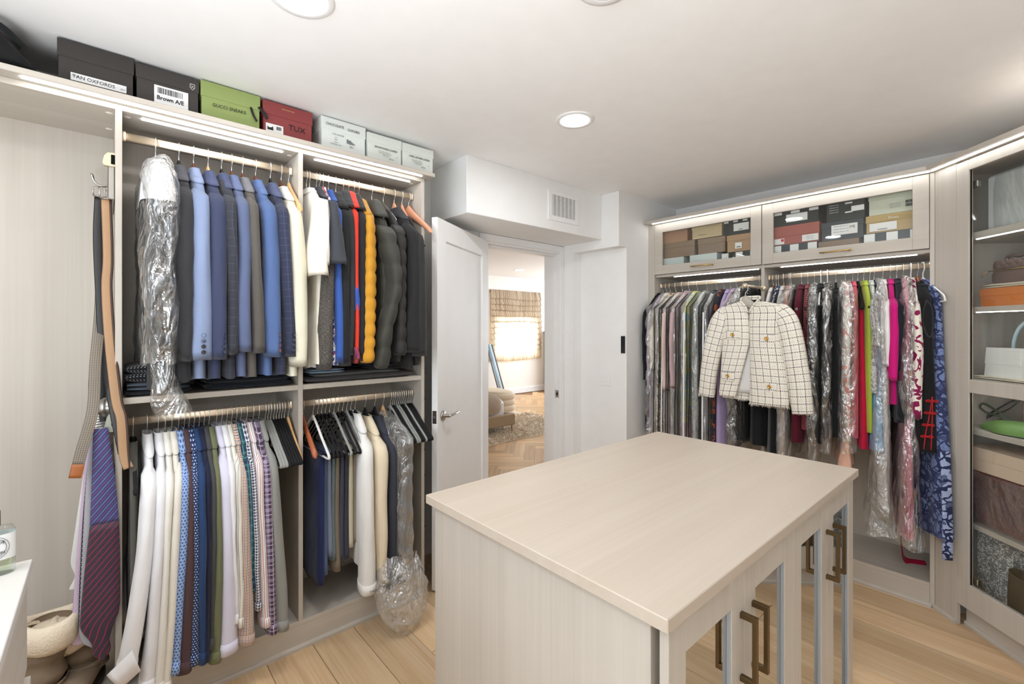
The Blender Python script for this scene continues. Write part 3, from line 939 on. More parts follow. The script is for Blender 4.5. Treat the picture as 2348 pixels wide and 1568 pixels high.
# ------------------------------------------------------------------ right closet with glass flap doors
XF, XB = 3.195, 3.62
rc = thing('hanging_closet', 'pale wood wall closet with glass flap doors above a long hanging rod', 'closet', (0, 0, 0))
Y0, Y1, YD = 0.365, 1.960, 1.180
bpart('side_panel', (XF + 0.004, Y1, 0.0), (XB, 2.011, 2.240), M_WZ, rc)
bpart('side_panel', (XF + 0.002, Y0 - 0.020, 0.0), (XB, Y0, 2.240), M_WZ, rc)
bpart('divider_panel', (XF + 0.022, YD - 0.010, 0.126), (XB, YD + 0.010, 2.240), M_WZ, rc)
bpart('back_panel', (XB - 0.01, Y0, 0.1), (XB - 0.001, Y1, 2.240), M_WZ, rc, 0.0005)
bpart('top_panel', (XF + 0.022, Y0, 2.222), (XB - 0.01, Y1, 2.240), M_WY, rc)
for a, b in ((Y0, YD - 0.01), (YD + 0.01, Y1)):
    bpart('cabinet_floor', (XF + 0.022, a, 1.832), (XB - 0.01, b, 1.852), M_WY, rc)
bpart('bottom_panel', (XF, Y0, 0.106), (XB - 0.01, Y1, 0.126), M_WY, rc)
bpart('kick_board', (XF + 0.001, Y0, 0.0), (XF + 0.02, Y1, 0.106), M_WY, rc)
km = MB()
km.prism([(XF + 0.0009, 0.0), (XF - 0.010, 0.0), (XF - 0.010, 0.012), (XF - 0.006, 0.019), (XF + 0.0009, 0.022)], Y0 - 0.006, Y1 + 0.05, 1)
part('base_moulding', km, M_WY, rc)
D45 = math.sqrt(0.5)
cr = MB()
# crown board turns the corner onto the diagonal cabinet
cr.prism([(3.13, 2.008), (XB, 2.008), (XB, -0.6), (3.13 - 0.75, 0.372 - 0.75), (3.13, 0.372)], 2.241, 2.262, 2)
part('crown_board', cr, M_WY, rc)
bpart('led_strip', (3.158, 0.362, 2.2375), (3.166, 1.955, 2.2412), M_LED, rc, 0.0005, 'lit strip under the crown board')
for a, b in ((0.421, 1.081), (1.215, 1.821)):
    bpart('led_strip', (3.222 + 0.02, a, 1.8285), (3.222 + 0.028, b, 1.8322), M_LED, rc, 0.0005, 'lit strip over the hanging rail')
rod(rc, Y0, YD - 0.010, ZR, 3.285, 'y'); rod(rc, YD + 0.010, Y1, ZR, 3.285, 'y')
for cy in (1.90, 1.86, 1.13, 1.09, 0.40):
    part('screw_cap', MB().lathe([(0, -0.0015), (0.009, -0.0012), (0.011, 0.0)], 14, (3.235, cy, 1.832)), M_CAP, rc)
for (a, b, hw) in ((0.367, 1.1765, 0.078), (1.1815, 1.958, 0.082)):
    dm = MB()
    z0, z1 = 1.853, 2.238
    s = 0.066
    dm.box((XF, a, z0), (XF + 0.02, a + s, z1)); dm.box((XF, b - s, z0), (XF + 0.02, b, z1))
    dm.box((XF, a + s, z0), (XF + 0.02, b - s, z0 + s)); dm.box((XF, a + s, z1 - s), (XF + 0.02, b - s, z1))
    d = part('flap_door', dm, M_WY, rc)
    part('glass_pane', MB().box((XF + 0.010, a + s - 0.004, z0 + s - 0.004), (XF + 0.0135, b - s + 0.004, z1 - s + 0.004), 0.0), M_GLASS, d)
    c = (a + b) / 2
    pm = MB()
    pm.tube([(XF - 0.026, c - hw, 1.885), (XF - 0.026, c + hw, 1.885)], 0.0045, 10)
    for e in (-1, 1):
        pm.tube([(XF + 0.001, c + e * (hw - 0.014), 1.885), (XF - 0.027, c + e * (hw - 0.014), 1.885)], 0.0042, 8)
    part('pull_handle', pm, M_BRASS, d, 'brass bar pull')

# ------------------------------------------------------------------ diagonal glass cabinet in the corner
kc = thing('corner_cabinet', 'tall diagonal pale wood cabinet with glass doors holding handbags', 'cabinet', (3.195, 0.345, 0), R(225))
# local x runs along the front away from the hanging closet, local y goes into the corner
bpart('filler_panel', (0.0, 0.0, 0.0), (0.122, 0.02, 2.240), M_WZ, kc)
bpart('side_panel', (0.012, 0.02, 0.0), (0.030, 0.46, 2.240), M_WZ, kc)
bpart('side_panel', (0.66, 0.02, 0.0), (0.68, 0.46, 2.240), M_WZ, kc)
bpart('back_panel', (0.03, 0.44, 0.1), (0.66, 0.46, 2.240), M_WZ, kc)
bpart('top_panel', (0.012, 0.02, 2.215), (0.68, 0.46, 2.240), M_WX, kc)
bpart('bottom_panel', (0.03, 0.02, 0.106), (0.66, 0.44, 0.128), M_WX, kc)
bpart('kick_board', (0.122, 0.045, 0.0), (0.68, 0.06, 0.106), M_WX, kc)
part('base_moulding', MB().prism([(0.0009, 0.0), (-0.010, 0.0), (-0.010, 0.012), (-0.006, 0.019), (0.0009, 0.022)], 0.0, 0.122, 0), M_WX, kc)
part('base_moulding', MB().prism([(0.0459, 0.0), (0.035, 0.0), (0.035, 0.012), (0.039, 0.019), (0.0459, 0.022)], 0.122, 0.68, 0), M_WX, kc)
for z in (1.866, 1.517, 1.176, 0.932, 0.480):
    bpart('shelf', (0.03, 0.05, z), (0.66, 0.44, z + 0.024 if z < 1.8 else z + 0.032), M_WX, kc)
for z in (1.866, 1.517, 1.176):
    bpart('led_strip', (0.16, 0.056, z - 0.0035), (0.62, 0.064, z + 0.0002), M_LED, kc, 0.0005, 'lit strip under a shelf')
bpart('led_strip', (0.02, -0.037, 2.2375), (0.70, -0.029, 2.2408), M_LED, kc, 0.0005, 'lit strip under the crown board')
dm = MB()
x0, x1, z0, z1 = 0.1245, 0.600, 0.109, 2.236
s = 0.066
for a in ((x0, x0 + s, z0, z1), (x1 - s, x1, z0, z1), (x0 + s, x1 - s, z0, z0 + 0.12), (x0 + s, x1 - s, z1 - 0.05, z1), (x0 + s, x1 - s, 1.136, 1.198)):
    dm.box((a[0], -0.002, a[2]), (a[1], 0.018, a[3]))
gd = part('glass_door', dm, M_WZ, kc)
for a, b in ((0.229, 1.136), (1.198, 2.186)):
    part('glass_pane', MB().box((x0 + s - 0.004, 0.006, a - 0.004), (x1 - s + 0.004, 0.0095, b + 0.004), 0.0), M_GLASS, gd)
    gs = MB()
    gs.box((x0 + s, 0.0045, a), (x0 + s + 0.003, 0.010, b), 0.0003)
    part('seal', gs, M_DARK, gd)
for z in (2.12, 0.245):
    h = MB().box((0.150, 0.024, z - 0.016), (0.205, 0.044, z + 0.016), 0.003)
    h.lathe([(0, -0.006), (0.011, -0.006), (0.013, 0)], 14, (0.185, 0.022, z), 0, 1)
    part('hinge', h, M_STEEL, kc)

# ------------------------------------------------------------------ island
il = thing('island_cabinet', 'pale wood island with four mirrored glass doors and bronze pulls', 'cabinet', (0, 0, 0))
bpart('worktop', (0.7377, 0.4261, 0.903), (2.0486, 1.2384, 0.930), M_TOP, il, 0.002)
bm = MB()
bm.box((0.765, 0.477, 0.0), (2.045, 1.228, 0.903), 0.001)
part('carcass', bm, M_WZ, il)
mir = NT('tinted_door_mirror')
g_ = mir.n('ShaderNodeBsdfGlossy'); g_.inputs['Roughness'].default_value = 0.015; g_.inputs[0].default_value = (0.66, 0.66, 0.65, 1)
M_MIRR = mir.done(g_.outputs[0])
M_BEV = plain('bevelled_glass_edge', (176, 186, 196), 0.2, 0.3, 0.6)
DX = (0.767, 1.096, 1.4205, 1.735, 2.045)
for i in range(4):
    a, b = DX[i] + 0.0012, DX[i + 1] - 0.0012
    z0, z1 = 0.06, 0.900
    s = 0.064
    m = MB()
    m.box((a, 0.442, z0), (a + s, 0.461, z1)); m.box((b - s, 0.442, z0), (b, 0.461, z1))
    m.box((a + s, 0.442, z0), (b - s, 0.461, z0 + s)); m.box((a + s, 0.442, z1 - 0.078), (b - s, 0.461, z1))
    d = part('door', m, M_WZ, il)
    part('mirror_pane', MB().box((a + s - 0.003, 0.452, z0 + s - 0.003), (b - s + 0.003, 0.456, z1 - 0.075), 0.0), M_MIRR, d)
    part('pane_edge', MB().box((b - s - 0.004, 0.4435, z0 + s), (b - s + 0.0005, 0.452, z1 - 0.078), 0.0005), M_BEV, d)
    px = (b - 0.016) if i % 2 == 0 else (a + 0.048 if i == 1 else a + 0.058)
    if i == 1: px = 1.144
    if i == 3: px = 1.794
    if i == 2: px = 1.721
    p = MB()
    w = 0.006
    p.box((px - w, 0.406, 0.645), (px + w, 0.416, 0.800), 0.001)
    p.box((px - w, 0.414, 0.787), (px + w, 0.4425, 0.800), 0.001)
    p.box((px - w, 0.414, 0.645), (px + w, 0.4425, 0.658), 0.001)
    part('pull_handle', p, M_BRONZE, d, 'bronze bracket pull')
for x in (0.80, 1.40, 2.0):
    pass

# ------------------------------------------------------------------ dresser end at the left edge, perfume bottle
ds = thing('drawer_chest', 'white topped drawer chest cut by the left picture edge', 'chest of drawers', (0, 0, 0))
bpart('top', (-0.95, 0.60, 0.888), (-0.125, 1.526, 0.910), plain('off_white_top', (206, 203, 199), 0.4, 0, 0.35), ds, 0.0015)
bpart('carcass', (-0.93, 0.62, 0.0), (-0.150, 1.510, 0.888), M_WZ, ds)
for k, (z0, z1) in enumerate(((0.68, 0.87), (0.45, 0.66), (0.24, 0.43), (0.04, 0.22))):
    dy = (0.0, 0.006, 0.0, 0.0)[k]
    bpart('drawer', (-0.150, 0.64, z0), (-0.131 + dy, 1.495, z1), M_WY, ds)
# ------------------------------------------------------------------ clothes in the left closet
def F(name, rgb, *a, **k): return fabric(name, rgb, *a, **k)
M_FILM = plastic_film('clear_film', 0.14, 0.15, 9)
M_FILM2 = plastic_film('clear_film_shiny', 0.05, 0.155, 7)
M_TAUT = plastic_film('taut_film', 0.08, 0.05, 3.5)
M_PAPER = plain('white_paper_cape', (236, 236, 240), 0.6, 0, 0.2, 40, 0.3)
M_BAGFILM = plastic_film('garment_bag_vinyl', 0.20, 0.13, 6)

def U(x): return (x, ROD_Y, ZU)
def L(x): return (x, ROD_Y, ZL)
JK = dict(sw=0.182, hw=0.195, tt=0.016, tb=0.027, th=0.025, zt=-0.118, zs=-0.222, zh=-0.935, ze=-0.858, tx=0.027, ry=0.054, re=0.052, te=0.029, fold=0.003)
def jk(**k):
    d = dict(JK); d.update(k); return d
# the bagged black suit
garment('suit_jacket', 'black suit inside clear film and a white paper cape, first on the upper left rod', 'jacket', U(0.148), F('black_wool', (30, 31, 34)), sleeves='long', collar=None, seed=1,
        hang='wire', hanglabel='white wire hanger of the film bagged black suit', **jk(tb=0.03, th=0.030, tx=0.033, te=0.030, zh=-0.96, ze=-0.82, wr=0.002))
cp = MB(); cp = body_mb(zt=-0.082, zs=-0.19, zh=-0.285, nw=0.016, sw=0.222, hw=0.245, tt=0.014, tb=0.050, th=0.058, fold=0.002, seed=3)
solo('paper_cape', cp.xf(Matrix.Translation(U(0.148))), M_PAPER, 'white paper shoulder cape over the bagged black suit', 'garment cover')
fm = film_mb(zt=-0.08, zs=-0.19, zh=-0.86, nw=0.016, sw=0.288, hw=0.290, tt=0.012, tb=0.056, th=0.054, seed=4, crumple=0.012)
# gathered tail of the film hanging over the shelf edge
a_ = np.arange(30) * 2 * PI / 30
tl = []
for q in np.linspace(0, 1, 16):
    tl.append(np.stack([0.010 * q + 0.030 * q * q + (0.046 - 0.016 * math.sin(PI * min(1, q * 1.3)) + 0.012 * q) * np.cos(a_), -0.215 + 0.012 * q + (0.058 - 0.016 * q) * np.sin(a_), np.full(30, -0.80 - 0.255 * q)], 1))
tl = np.array(tl); tl = tl + wig(tl, 9, 0.014, 30)
fm.loft(tl)
solo('film_bag', fm.xf(Matrix.Translation(U(0.148))), M_FILM2, 'shiny clear dry cleaning film around the first black suit', 'garment bag')

UP1 = [  # paler collar cloths carry the light from above in their colour
    (0.222, 'charcoal suit jacket with the lapel coloured as lit, beside the film bagged suit', F('charcoal_wool', (52, 52, 55)), F('charcoal_lit_collar', (84, 84, 90)), 'plastic_black', 'black plastic hanger under the charcoal suit jacket', None, {}),
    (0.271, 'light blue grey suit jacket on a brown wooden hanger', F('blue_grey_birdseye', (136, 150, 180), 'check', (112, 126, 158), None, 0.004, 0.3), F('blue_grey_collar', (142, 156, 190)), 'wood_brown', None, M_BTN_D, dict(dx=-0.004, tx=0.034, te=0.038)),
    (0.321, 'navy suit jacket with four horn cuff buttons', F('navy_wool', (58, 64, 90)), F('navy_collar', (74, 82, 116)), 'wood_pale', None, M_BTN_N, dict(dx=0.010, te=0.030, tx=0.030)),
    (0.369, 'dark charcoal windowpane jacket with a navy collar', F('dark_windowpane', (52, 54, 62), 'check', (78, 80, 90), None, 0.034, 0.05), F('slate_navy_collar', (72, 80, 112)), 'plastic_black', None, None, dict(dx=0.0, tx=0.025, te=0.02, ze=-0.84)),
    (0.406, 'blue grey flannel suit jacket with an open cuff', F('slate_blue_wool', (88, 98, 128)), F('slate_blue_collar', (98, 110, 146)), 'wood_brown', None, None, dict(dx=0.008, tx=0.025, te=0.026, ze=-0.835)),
    (0.447, 'taupe brown suit jacket with a paler collar', F('taupe_wool', (88, 83, 78)), F('taupe_collar', (118, 116, 120)), 'wood_brown', None, None, dict(dx=0.010, tx=0.024, te=0.024, ze=-0.84)),
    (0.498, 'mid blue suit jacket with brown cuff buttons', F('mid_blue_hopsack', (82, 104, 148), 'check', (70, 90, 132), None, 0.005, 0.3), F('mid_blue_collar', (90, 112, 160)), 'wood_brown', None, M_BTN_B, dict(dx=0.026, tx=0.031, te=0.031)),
    (0.557, 'dark navy plaid suit jacket with a paler collar', F('dark_navy_plaid', (48, 52, 72), 'check', (72, 78, 102), None, 0.03, 0.06), F('dark_navy_plaid_collar', (78, 86, 116)), 'plastic_black', None, M_BTN_N, dict(dx=0.022, tx=0.026, te=0.026)),
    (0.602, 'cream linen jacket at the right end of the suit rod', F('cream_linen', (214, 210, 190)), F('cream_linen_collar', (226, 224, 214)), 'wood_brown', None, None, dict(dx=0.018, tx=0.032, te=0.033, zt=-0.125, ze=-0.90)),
]
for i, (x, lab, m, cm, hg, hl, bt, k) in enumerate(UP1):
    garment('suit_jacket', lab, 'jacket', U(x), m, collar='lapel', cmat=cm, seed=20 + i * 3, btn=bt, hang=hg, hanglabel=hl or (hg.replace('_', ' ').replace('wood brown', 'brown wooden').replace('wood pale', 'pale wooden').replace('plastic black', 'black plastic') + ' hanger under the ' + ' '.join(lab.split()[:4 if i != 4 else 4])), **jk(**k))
bt_ = MB().lathe([(0, -0.004), (0.006, -0.004), (0.0085, -0.0025), (0.009, 0)], 14, (0.602 + 0.012, ROD_Y - 0.258, ZU - 0.875), 0, 1)
hanger('wood_pale', 'pale wooden hanger squeezed against the middle divider', U(0.634))

# upper right bay
TEE = dict(sw=0.190, hw=0.200, tt=0.013, tb=0.017, th=0.021, zt=-0.100, zs=-0.180, zh=-0.90, ze=-0.50, tx=0.024, ry=0.070, re=0.088, te=0.034, fold=0.004, out=0.02, bend=0.0)
def tee(**k):
    d = dict(TEE); d.update(k); return d
LS = dict(sw=0.182, hw=0.190, tt=0.013, tb=0.018, th=0.020, zt=-0.105, zs=-0.185, zh=-0.90, ze=-0.86, tx=0.024, ry=0.050, re=0.044, te=0.024, fold=0.003)
def lsv(**k):
    d = dict(LS); d.update(k); return d
UP2 = [
    ('t_shirt', 0.712, 'bright white short sleeve shirt against the middle divider', 'shirt', F('white_jersey', (240, 238, 232)), None, 'wire', 0, tee(dx=-0.02, ze=-0.47, zh=-0.92), 'flat'),
    ('t_shirt', 0.726, 'ivory white short sleeve shirt with a wide sleeve', 'shirt', F('ivory_jersey', (238, 232, 218)), None, 'wire', -6, tee(dx=-0.010, ze=-0.52, te=0.045, re=0.095, tx=0.03), 'flat'),
    ('t_shirt', 0.757, 'charcoal short sleeve polo next to the white shirts', 'shirt', F('charcoal_pique', (62, 64, 70)), None, 'wire', -3, tee(ze=-0.46, te=0.040, tx=0.026, re=0.088, dx=0.024), 'shirt'),
    ('shirt', 0.772, 'white shirt with a red and blue print, mostly hidden', 'shirt', F('white_red_print', (226, 222, 224), 'splash', (70, 84, 140), (170, 60, 66), 0.03), None, 'wire', 0, tee(ze=-0.42, te=0.018, re=0.05, ry=0.05, sw=0.150, out=0.0), 'shirt'),
    ('sweater', 0.790, 'dark grey marled knit sweater with a slit hem', 'sweater', F('grey_marl_knit', (52, 50, 48), 'marl', (112, 106, 98)), None, 'wood_pink', -14, lsv(dx=-0.012, te=0.034, tx=0.026, ze=-0.92, zt=-0.13, zs=-0.23, re=0.050), 'flat'),
    ('polo_shirt', 0.814, 'royal blue polo shirt beside the marled sweater', 'shirt', F('royal_blue', (56, 88, 160)), None, 'wire', -8, lsv(tx=0.021, te=0.018, ze=-0.90), 'shirt'),
    ('hooded_jacket', 0.850, 'black hooded jacket between the royal blue and red tops', 'jacket', F('black_fleece', (34, 34, 36)), None, 'wire', -10, lsv(tx=0.022, te=0.026, ze=-0.91, zt=-0.115), 'hood'),
    ('zip_jacket', 0.887, 'dark grey zip jacket with a standing collar', 'jacket', F('dark_grey_shell', (46, 46, 49)), None, 'wire', -12, lsv(tx=0.019, te=0.018, zt=-0.10), 'hood'),
    ('track_jacket', 0.914, 'bright red track jacket with a blue elbow panel', 'jacket', F('bright_red', (214, 58, 42)), None, 'wire', -13, lsv(tx=0.018, te=0.010, ze=-0.90, zt=-0.10), 'hood'),
    ('zip_jacket', 0.942, 'black zip jacket between the red and mustard jackets', 'jacket', F('black_shell', (36, 36, 39)), None, 'wire', -13, lsv(tx=0.019, te=0.020, ze=-0.89, zt=-0.105), 'hood'),
]
for i, (nm, x, lab, cat, m, cm, hg, rz, k, col_) in enumerate(UP2):
    garment(nm, lab, cat, U(x), m, R(rz), collar=col_, cmat=cm, seed=60 + 4 * i, hang=hg, hanglabel=('thin wire' if hg == 'wire' else 'pinkish wooden') + ' hanger under the ' + ' '.join(lab.split()[:3]) + ' ' + nm.replace('_', ' '), **k)
# blue elbow panel and cuff of the red track jacket
tj = [o for o in bpy.data.objects if o.name.startswith('track_jacket')][0]
b_ = sleeve_mb(-1, sw=0.182, zs=-0.52, ze=-0.66, tx=0.021, ry=0.055, re=0.050, te=0.016, out=0.014, bend=0.006, dx=0.0, seed=92)
part('elbow_panel', b_, F('track_blue', (56, 84, 168)), tj, 'blue elbow panel')
b_ = sleeve_mb(-1, sw=0.190, zs=-0.83, ze=-0.88, tx=0.013, ry=0.047, re=0.047, te=0.013, out=0.016, bend=0.0, seed=92)
part('cuff', b_, F('track_cuff', (60, 66, 120), 'stripe', (190, 50, 48), None, 0.012, 0.5), tj, 'striped cuff')
# puffers and coats
garment('puffer_jacket', 'mustard yellow quilted puffer jacket', 'jacket', U(0.967), F('mustard_nylon', (196, 140, 36), rough=0.55), R(-11), collar='hood', seed=101, hang='wire', hanglabel='thin wire hanger under the mustard puffer jacket',
        **lsv(tx=0.027, te=0.036, ry=0.056, re=0.060, ze=-0.90, spuff=12, puff=10, dx=-0.006, zt=-0.125, zs=-0.20, wr=0.0035))
garment('puffer_jacket', 'dark olive quilted puffer coat with a zipped hood', 'jacket', U(1.036), F('olive_black_nylon', (58, 58, 52), rough=0.5), R(-4), collar='hood', seed=105, hang='wire', hanglabel='thin wire hanger under the dark olive puffer coat',
        **lsv(tx=0.042, te=0.030, ry=0.070, re=0.052, ze=-0.93, spuff=7, puff=8, dx=-0.030, belly=0.045, zt=-0.115, zs=-0.25, tb=0.036, th=0.036, out=0.02))
garment('puffer_jacket', 'black quilted puffer jacket between the olive puffer and the coats', 'jacket', U(1.100), F('black_nylon', (44, 43, 42), rough=0.5), R(-3), collar=None, seed=109, hang='wire', hanglabel='thin wire hanger under the black quilted puffer jacket',
        **lsv(tx=0.028, te=0.030, ze=-0.87, spuff=9, puff=9, zt=-0.125, zs=-0.24, tb=0.022, th=0.022))
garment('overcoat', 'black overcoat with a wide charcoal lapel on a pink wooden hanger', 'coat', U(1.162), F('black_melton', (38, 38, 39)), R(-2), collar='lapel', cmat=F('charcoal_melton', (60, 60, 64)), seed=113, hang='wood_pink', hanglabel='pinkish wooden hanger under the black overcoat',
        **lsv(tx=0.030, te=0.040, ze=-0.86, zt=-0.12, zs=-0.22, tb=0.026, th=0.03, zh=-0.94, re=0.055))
garment('overcoat', 'second black wool coat, last before the closet end', 'coat', U(1.208), F('black_wool_coat', (46, 45, 45)), R(-4), collar=None, seed=117, hang='wood_pink', hanglabel='wooden hanger under the second black wool coat',
        **lsv(tx=0.032, te=0.036, ze=-0.88, zt=-0.14, zs=-0.25, zh=-0.93, re=0.058, ry=0.06))
hanger('wood_pink', 'pinkish wooden trouser hanger at the closet end', U(1.248), R(14))

# ------------------------------------------------------------------ shirts on the lower left rod
SH = dict(sw=0.178, hw=0.190, tt=0.013, tb=0.0150, th=0.013, zt=-0.085, zs=-0.180, zh=-0.80, ze=-0.90, tx=0.013, ry=0.046, re=0.052, te=0.020, fold=0.003, nw=0.058, out=0.014, bend=0.02, wr=0.0026)
def sh(**k):
    d = dict(SH); d.update(k); return d
LOW1 = [
    (0.122, 'white dress shirt with a spread French cuff, first on the lower rod', F('white_poplin', (236, 236, 238)), dict(tx=0.024, te=0.026, dx=-0.062, ze=-0.845, re=0.060, tb=0.016)),
    (0.156, 'white dress shirt just right of the spread cuff shirt', F('white_twill', (232, 232, 236)), dict(tx=0.018, te=0.022, dx=-0.048, ze=-0.93)),
    (0.178, 'warm white dress shirt, third on the lower rod', F('warm_white_cotton', (232, 229, 222)), dict(tx=0.015, te=0.018, dx=-0.040, ze=-0.95)),
    (0.199, 'off white dress shirt beside the blue patterned shirt', F('off_white_cotton', (228, 223, 212)), dict(tx=0.015, te=0.020, dx=-0.036, ze=-0.96)),
    (0.221, 'pale blue shirt with a small geometric print', F('pale_blue_print', (146, 172, 214), 'dots', (70, 92, 150), None, 0.011, 0.30), dict(tx=0.017, te=0.018, dx=-0.030, ze=-0.90)),
    (0.240, 'dark maroon brown dress shirt', F('maroon_brown', (82, 62, 64)), dict(tx=0.015, te=0.024, dx=-0.022, ze=-0.915)),
    (0.256, 'navy shirt with tiny white dots', F('navy_white_dots', (40, 58, 100), 'dots', (196, 208, 226), None, 0.0095, 0.24), dict(tx=0.013, te=0.017, dx=-0.012, ze=-0.90)),
    (0.273, 'solid deep blue shirt with a bent elbow', F('deep_blue', (40, 66, 108)), dict(tx=0.015, te=0.018, dx=-0.004, ze=-0.905, bend=0.03)),
    (0.290, 'midnight navy shirt half hidden by the deep blue one', F('midnight_navy', (34, 38, 62)), dict(tx=0.012, te=0.014, dx=-0.006, ze=-0.90)),
    (0.307, 'charcoal grey shirt beside the olive shirt', F('charcoal_cotton', (72, 72, 74)), dict(tx=0.012, te=0.012, dx=-0.004, ze=-0.86)),
    (0.324, 'olive green shirt between charcoal and lavender', F('olive_green', (112, 116, 86)), dict(tx=0.014, te=0.019, dx=-0.010, ze=-0.925)),
    (0.350, 'lavender white dress shirt with a wide cuff', F('lavender_white', (214, 212, 230)), dict(tx=0.023, te=0.033, dx=0.004, ze=-0.905, re=0.058)),
    (0.369, 'plain white shirt behind the lavender one', F('plain_white_cotton', (230, 230, 232)), dict(tx=0.014, te=0.012, dx=0.010, ze=-0.80)),
    (0.388, 'white shirt with thin dark pinstripes', F('white_pinstripe', (226, 223, 214), 'stripe', (96, 96, 100), None, 0.016, 0.10), dict(tx=0.014, te=0.014, dx=0.010, ze=-0.82)),
    (0.406, 'orange and brown checked shirt', F('orange_check', (232, 220, 204), 'check', (168, 104, 66), (62, 64, 96), 0.0115, 0.22), dict(tx=0.020, te=0.030, dx=0.018, ze=-0.90, re=0.056)),
    (0.424, 'dark teal plaid shirt', F('teal_plaid', (38, 84, 96), 'plaid', (30, 52, 80), (110, 150, 150), 0.03, 0.45), dict(tx=0.012, te=0.012, dx=0.014, ze=-0.70)),
    (0.440, 'navy and white gingham shirt', F('navy_gingham', (220, 222, 228), 'gingham', (38, 44, 72), None, 0.0115), dict(tx=0.015, te=0.013, dx=0.016, ze=-0.78)),
    (0.463, 'white shirt with pink and grey stripes', F('pink_stripe', (232, 226, 226), 'stripe', (206, 150, 140), (120, 120, 134), 0.017, 0.22), dict(tx=0.018, te=0.020, dx=0.022, ze=-0.86)),
    (0.488, 'purple and white plaid shirt', F('purple_plaid', (76, 56, 80), 'plaid', (158, 148, 172), (214, 206, 214), 0.040, 0.34), dict(tx=0.019, te=0.022, dx=0.024, ze=-0.90)),
    (0.510, 'soft grey knit shirt, last before the empty hangers', F('soft_grey_knit', (142, 142, 138)), dict(tx=0.020, te=0.030, dx=0.040, ze=-0.90, re=0.055)),
]
garment('trousers_shirt', 'dark taupe shirt hanging behind the white shirts by the divider', 'shirt', (0.080, ROD_Y, ZL), F('dark_taupe_cotton', (88, 86, 78)), sleeves=None, collar=None, seed=140, **sh(tb=0.013, th=0.013, zh=-0.80, sw=0.15, hw=0.16)).name = 'dress_shirt'
hanger('velvet_black', 'black velvet hanger under the dark taupe shirt', (0.080, ROD_Y, ZL))
for i, (x, lab, m, k) in enumerate(LOW1):
    garment('dress_shirt', lab, 'shirt', L(x), m, collar='shirt', seed=150 + 5 * i, cuff=0.062, hang='velvet_black' if i not in (0, 9, 13, 17) else ('wood_pale' if i == 17 else 'velvet_black'),
            hanglabel=('pale wooden' if i == 17 else 'black velvet') + ' hanger under the ' + lab.split(',')[0].split(' just')[0].split(' beside')[0].split(' with a ')[0].split(' behind')[0].split(' half')[0] + ('' if i else ' at the left end'), **sh(**k))
# spread French cuff of the first shirt
fc = MB()
fo = []
for q in np.linspace(0, 1, 9):
    w = 0.105 * (1 - 0.10 * q)
    fo.append([(-0.072 - 0.058 * q, -0.262 - 0.012 * q, -0.775 - 0.055 * q), (-0.090 - 0.060 * q, -0.235, -0.840 - 0.055 * q)])
a0, a1, a2, a3 = np.array((-0.052, -0.255, -0.75)), np.array((-0.118, -0.262, -0.800)), np.array((-0.078, -0.252, -0.865)), np.array((-0.030, -0.247, -0.835))
g = []
for s in np.linspace(0, 1, 8):
    row = []
    for t_ in np.linspace(0, 1, 8):
        p = (a0 * (1 - s) + a1 * s) * (1 - t_) + (a3 * (1 - s) + a2 * s) * t_
        p = p + np.array((0, -0.012 * math.sin(PI * t_), 0))
        row.append(p)
    back = [p + np.array((0, 0.004, 0)) for p in row[::-1]]
    g.append(row + back)
fc.loft(np.array(g), True, True, True, True)
first = [o for o in bpy.data.objects if o.get('label', '').startswith('white dress shirt with a spread')][0]
part('french_cuff', fc, F('white_poplin', ()), first)

ORD = ['first', 'second', 'third', 'fourth', 'fifth', 'sixth']
cnt = {}
for x, kind in ((0.536, 'velvet_grey'), (0.547, 'velvet_grey'), (0.558, 'velvet_grey'), (0.571, 'velvet_black'), (0.582, 'velvet_black'), (0.593, 'velvet_black'), (0.604, 'velvet_black'), (0.615, 'velvet_black')):
    cnt[kind] = cnt.get(kind, 0) + 1
    hanger(kind, '%s empty %s velvet hanger right of the grey knit shirt' % (ORD[cnt[kind] - 1], kind.split('_')[1]), L(x), R(3), 'empty velvet hangers on the shirt rod')
hanger('wood_pale', 'pale wooden hanger edge on at the end of the shirt rod', L(0.632))

# ------------------------------------------------------------------ trousers and blazers on the lower right rod
def trousers(x, lab, mat, hg, hl, w=0.115, t=0.012, zb=-0.80, rz=0, seed=0, t2=None, nm='folded_trousers'):
    tt = thing(nm, lab, 'trousers', L(x), R(rz))
    zt = -0.242 + 0.004
    a = np.arange(32) * 2 * PI / 32
    rings = []
    for q in np.linspace(0, 1, 16):
        z = zt + 0.010 - (zt + 0.010 - zb) * q
        k = min(1, 0.25 + 6 * q)
        th = (t * k) * (1 + 0.35 * q)
        ww = w * (1 - 0.06 * math.sin(PI * q))
        y = ww * spow(np.cos(a), 0.5); xx = th * spow(np.sin(a), 0.6)
        xx = xx + 0.003 * q * np.sin(y * 50 + seed)
        rings.append(np.stack([xx, y, np.full(32, z) + 0.004 * q * np.sin(y * 30 + seed)], 1))
    rings = np.array(rings); rings = rings + wig(rings, seed, 0.0025)
    part('legs', MB().loft(rings[:, ::-1], True, True, False, True), mat, tt)
    lay = rings[:, :, :] * np.array([0.55, 0.92, 1]) + np.array([t * 0.9, 0.014, 0.0])
    lay[:, :, 2] = zt + (lay[:, :, 2] - zt) * 0.93
    part('back_fold', MB().loft(lay[:, ::-1], True, True, False, True), mat, tt)
    hanger(hg, hl, L(x), R(rz))
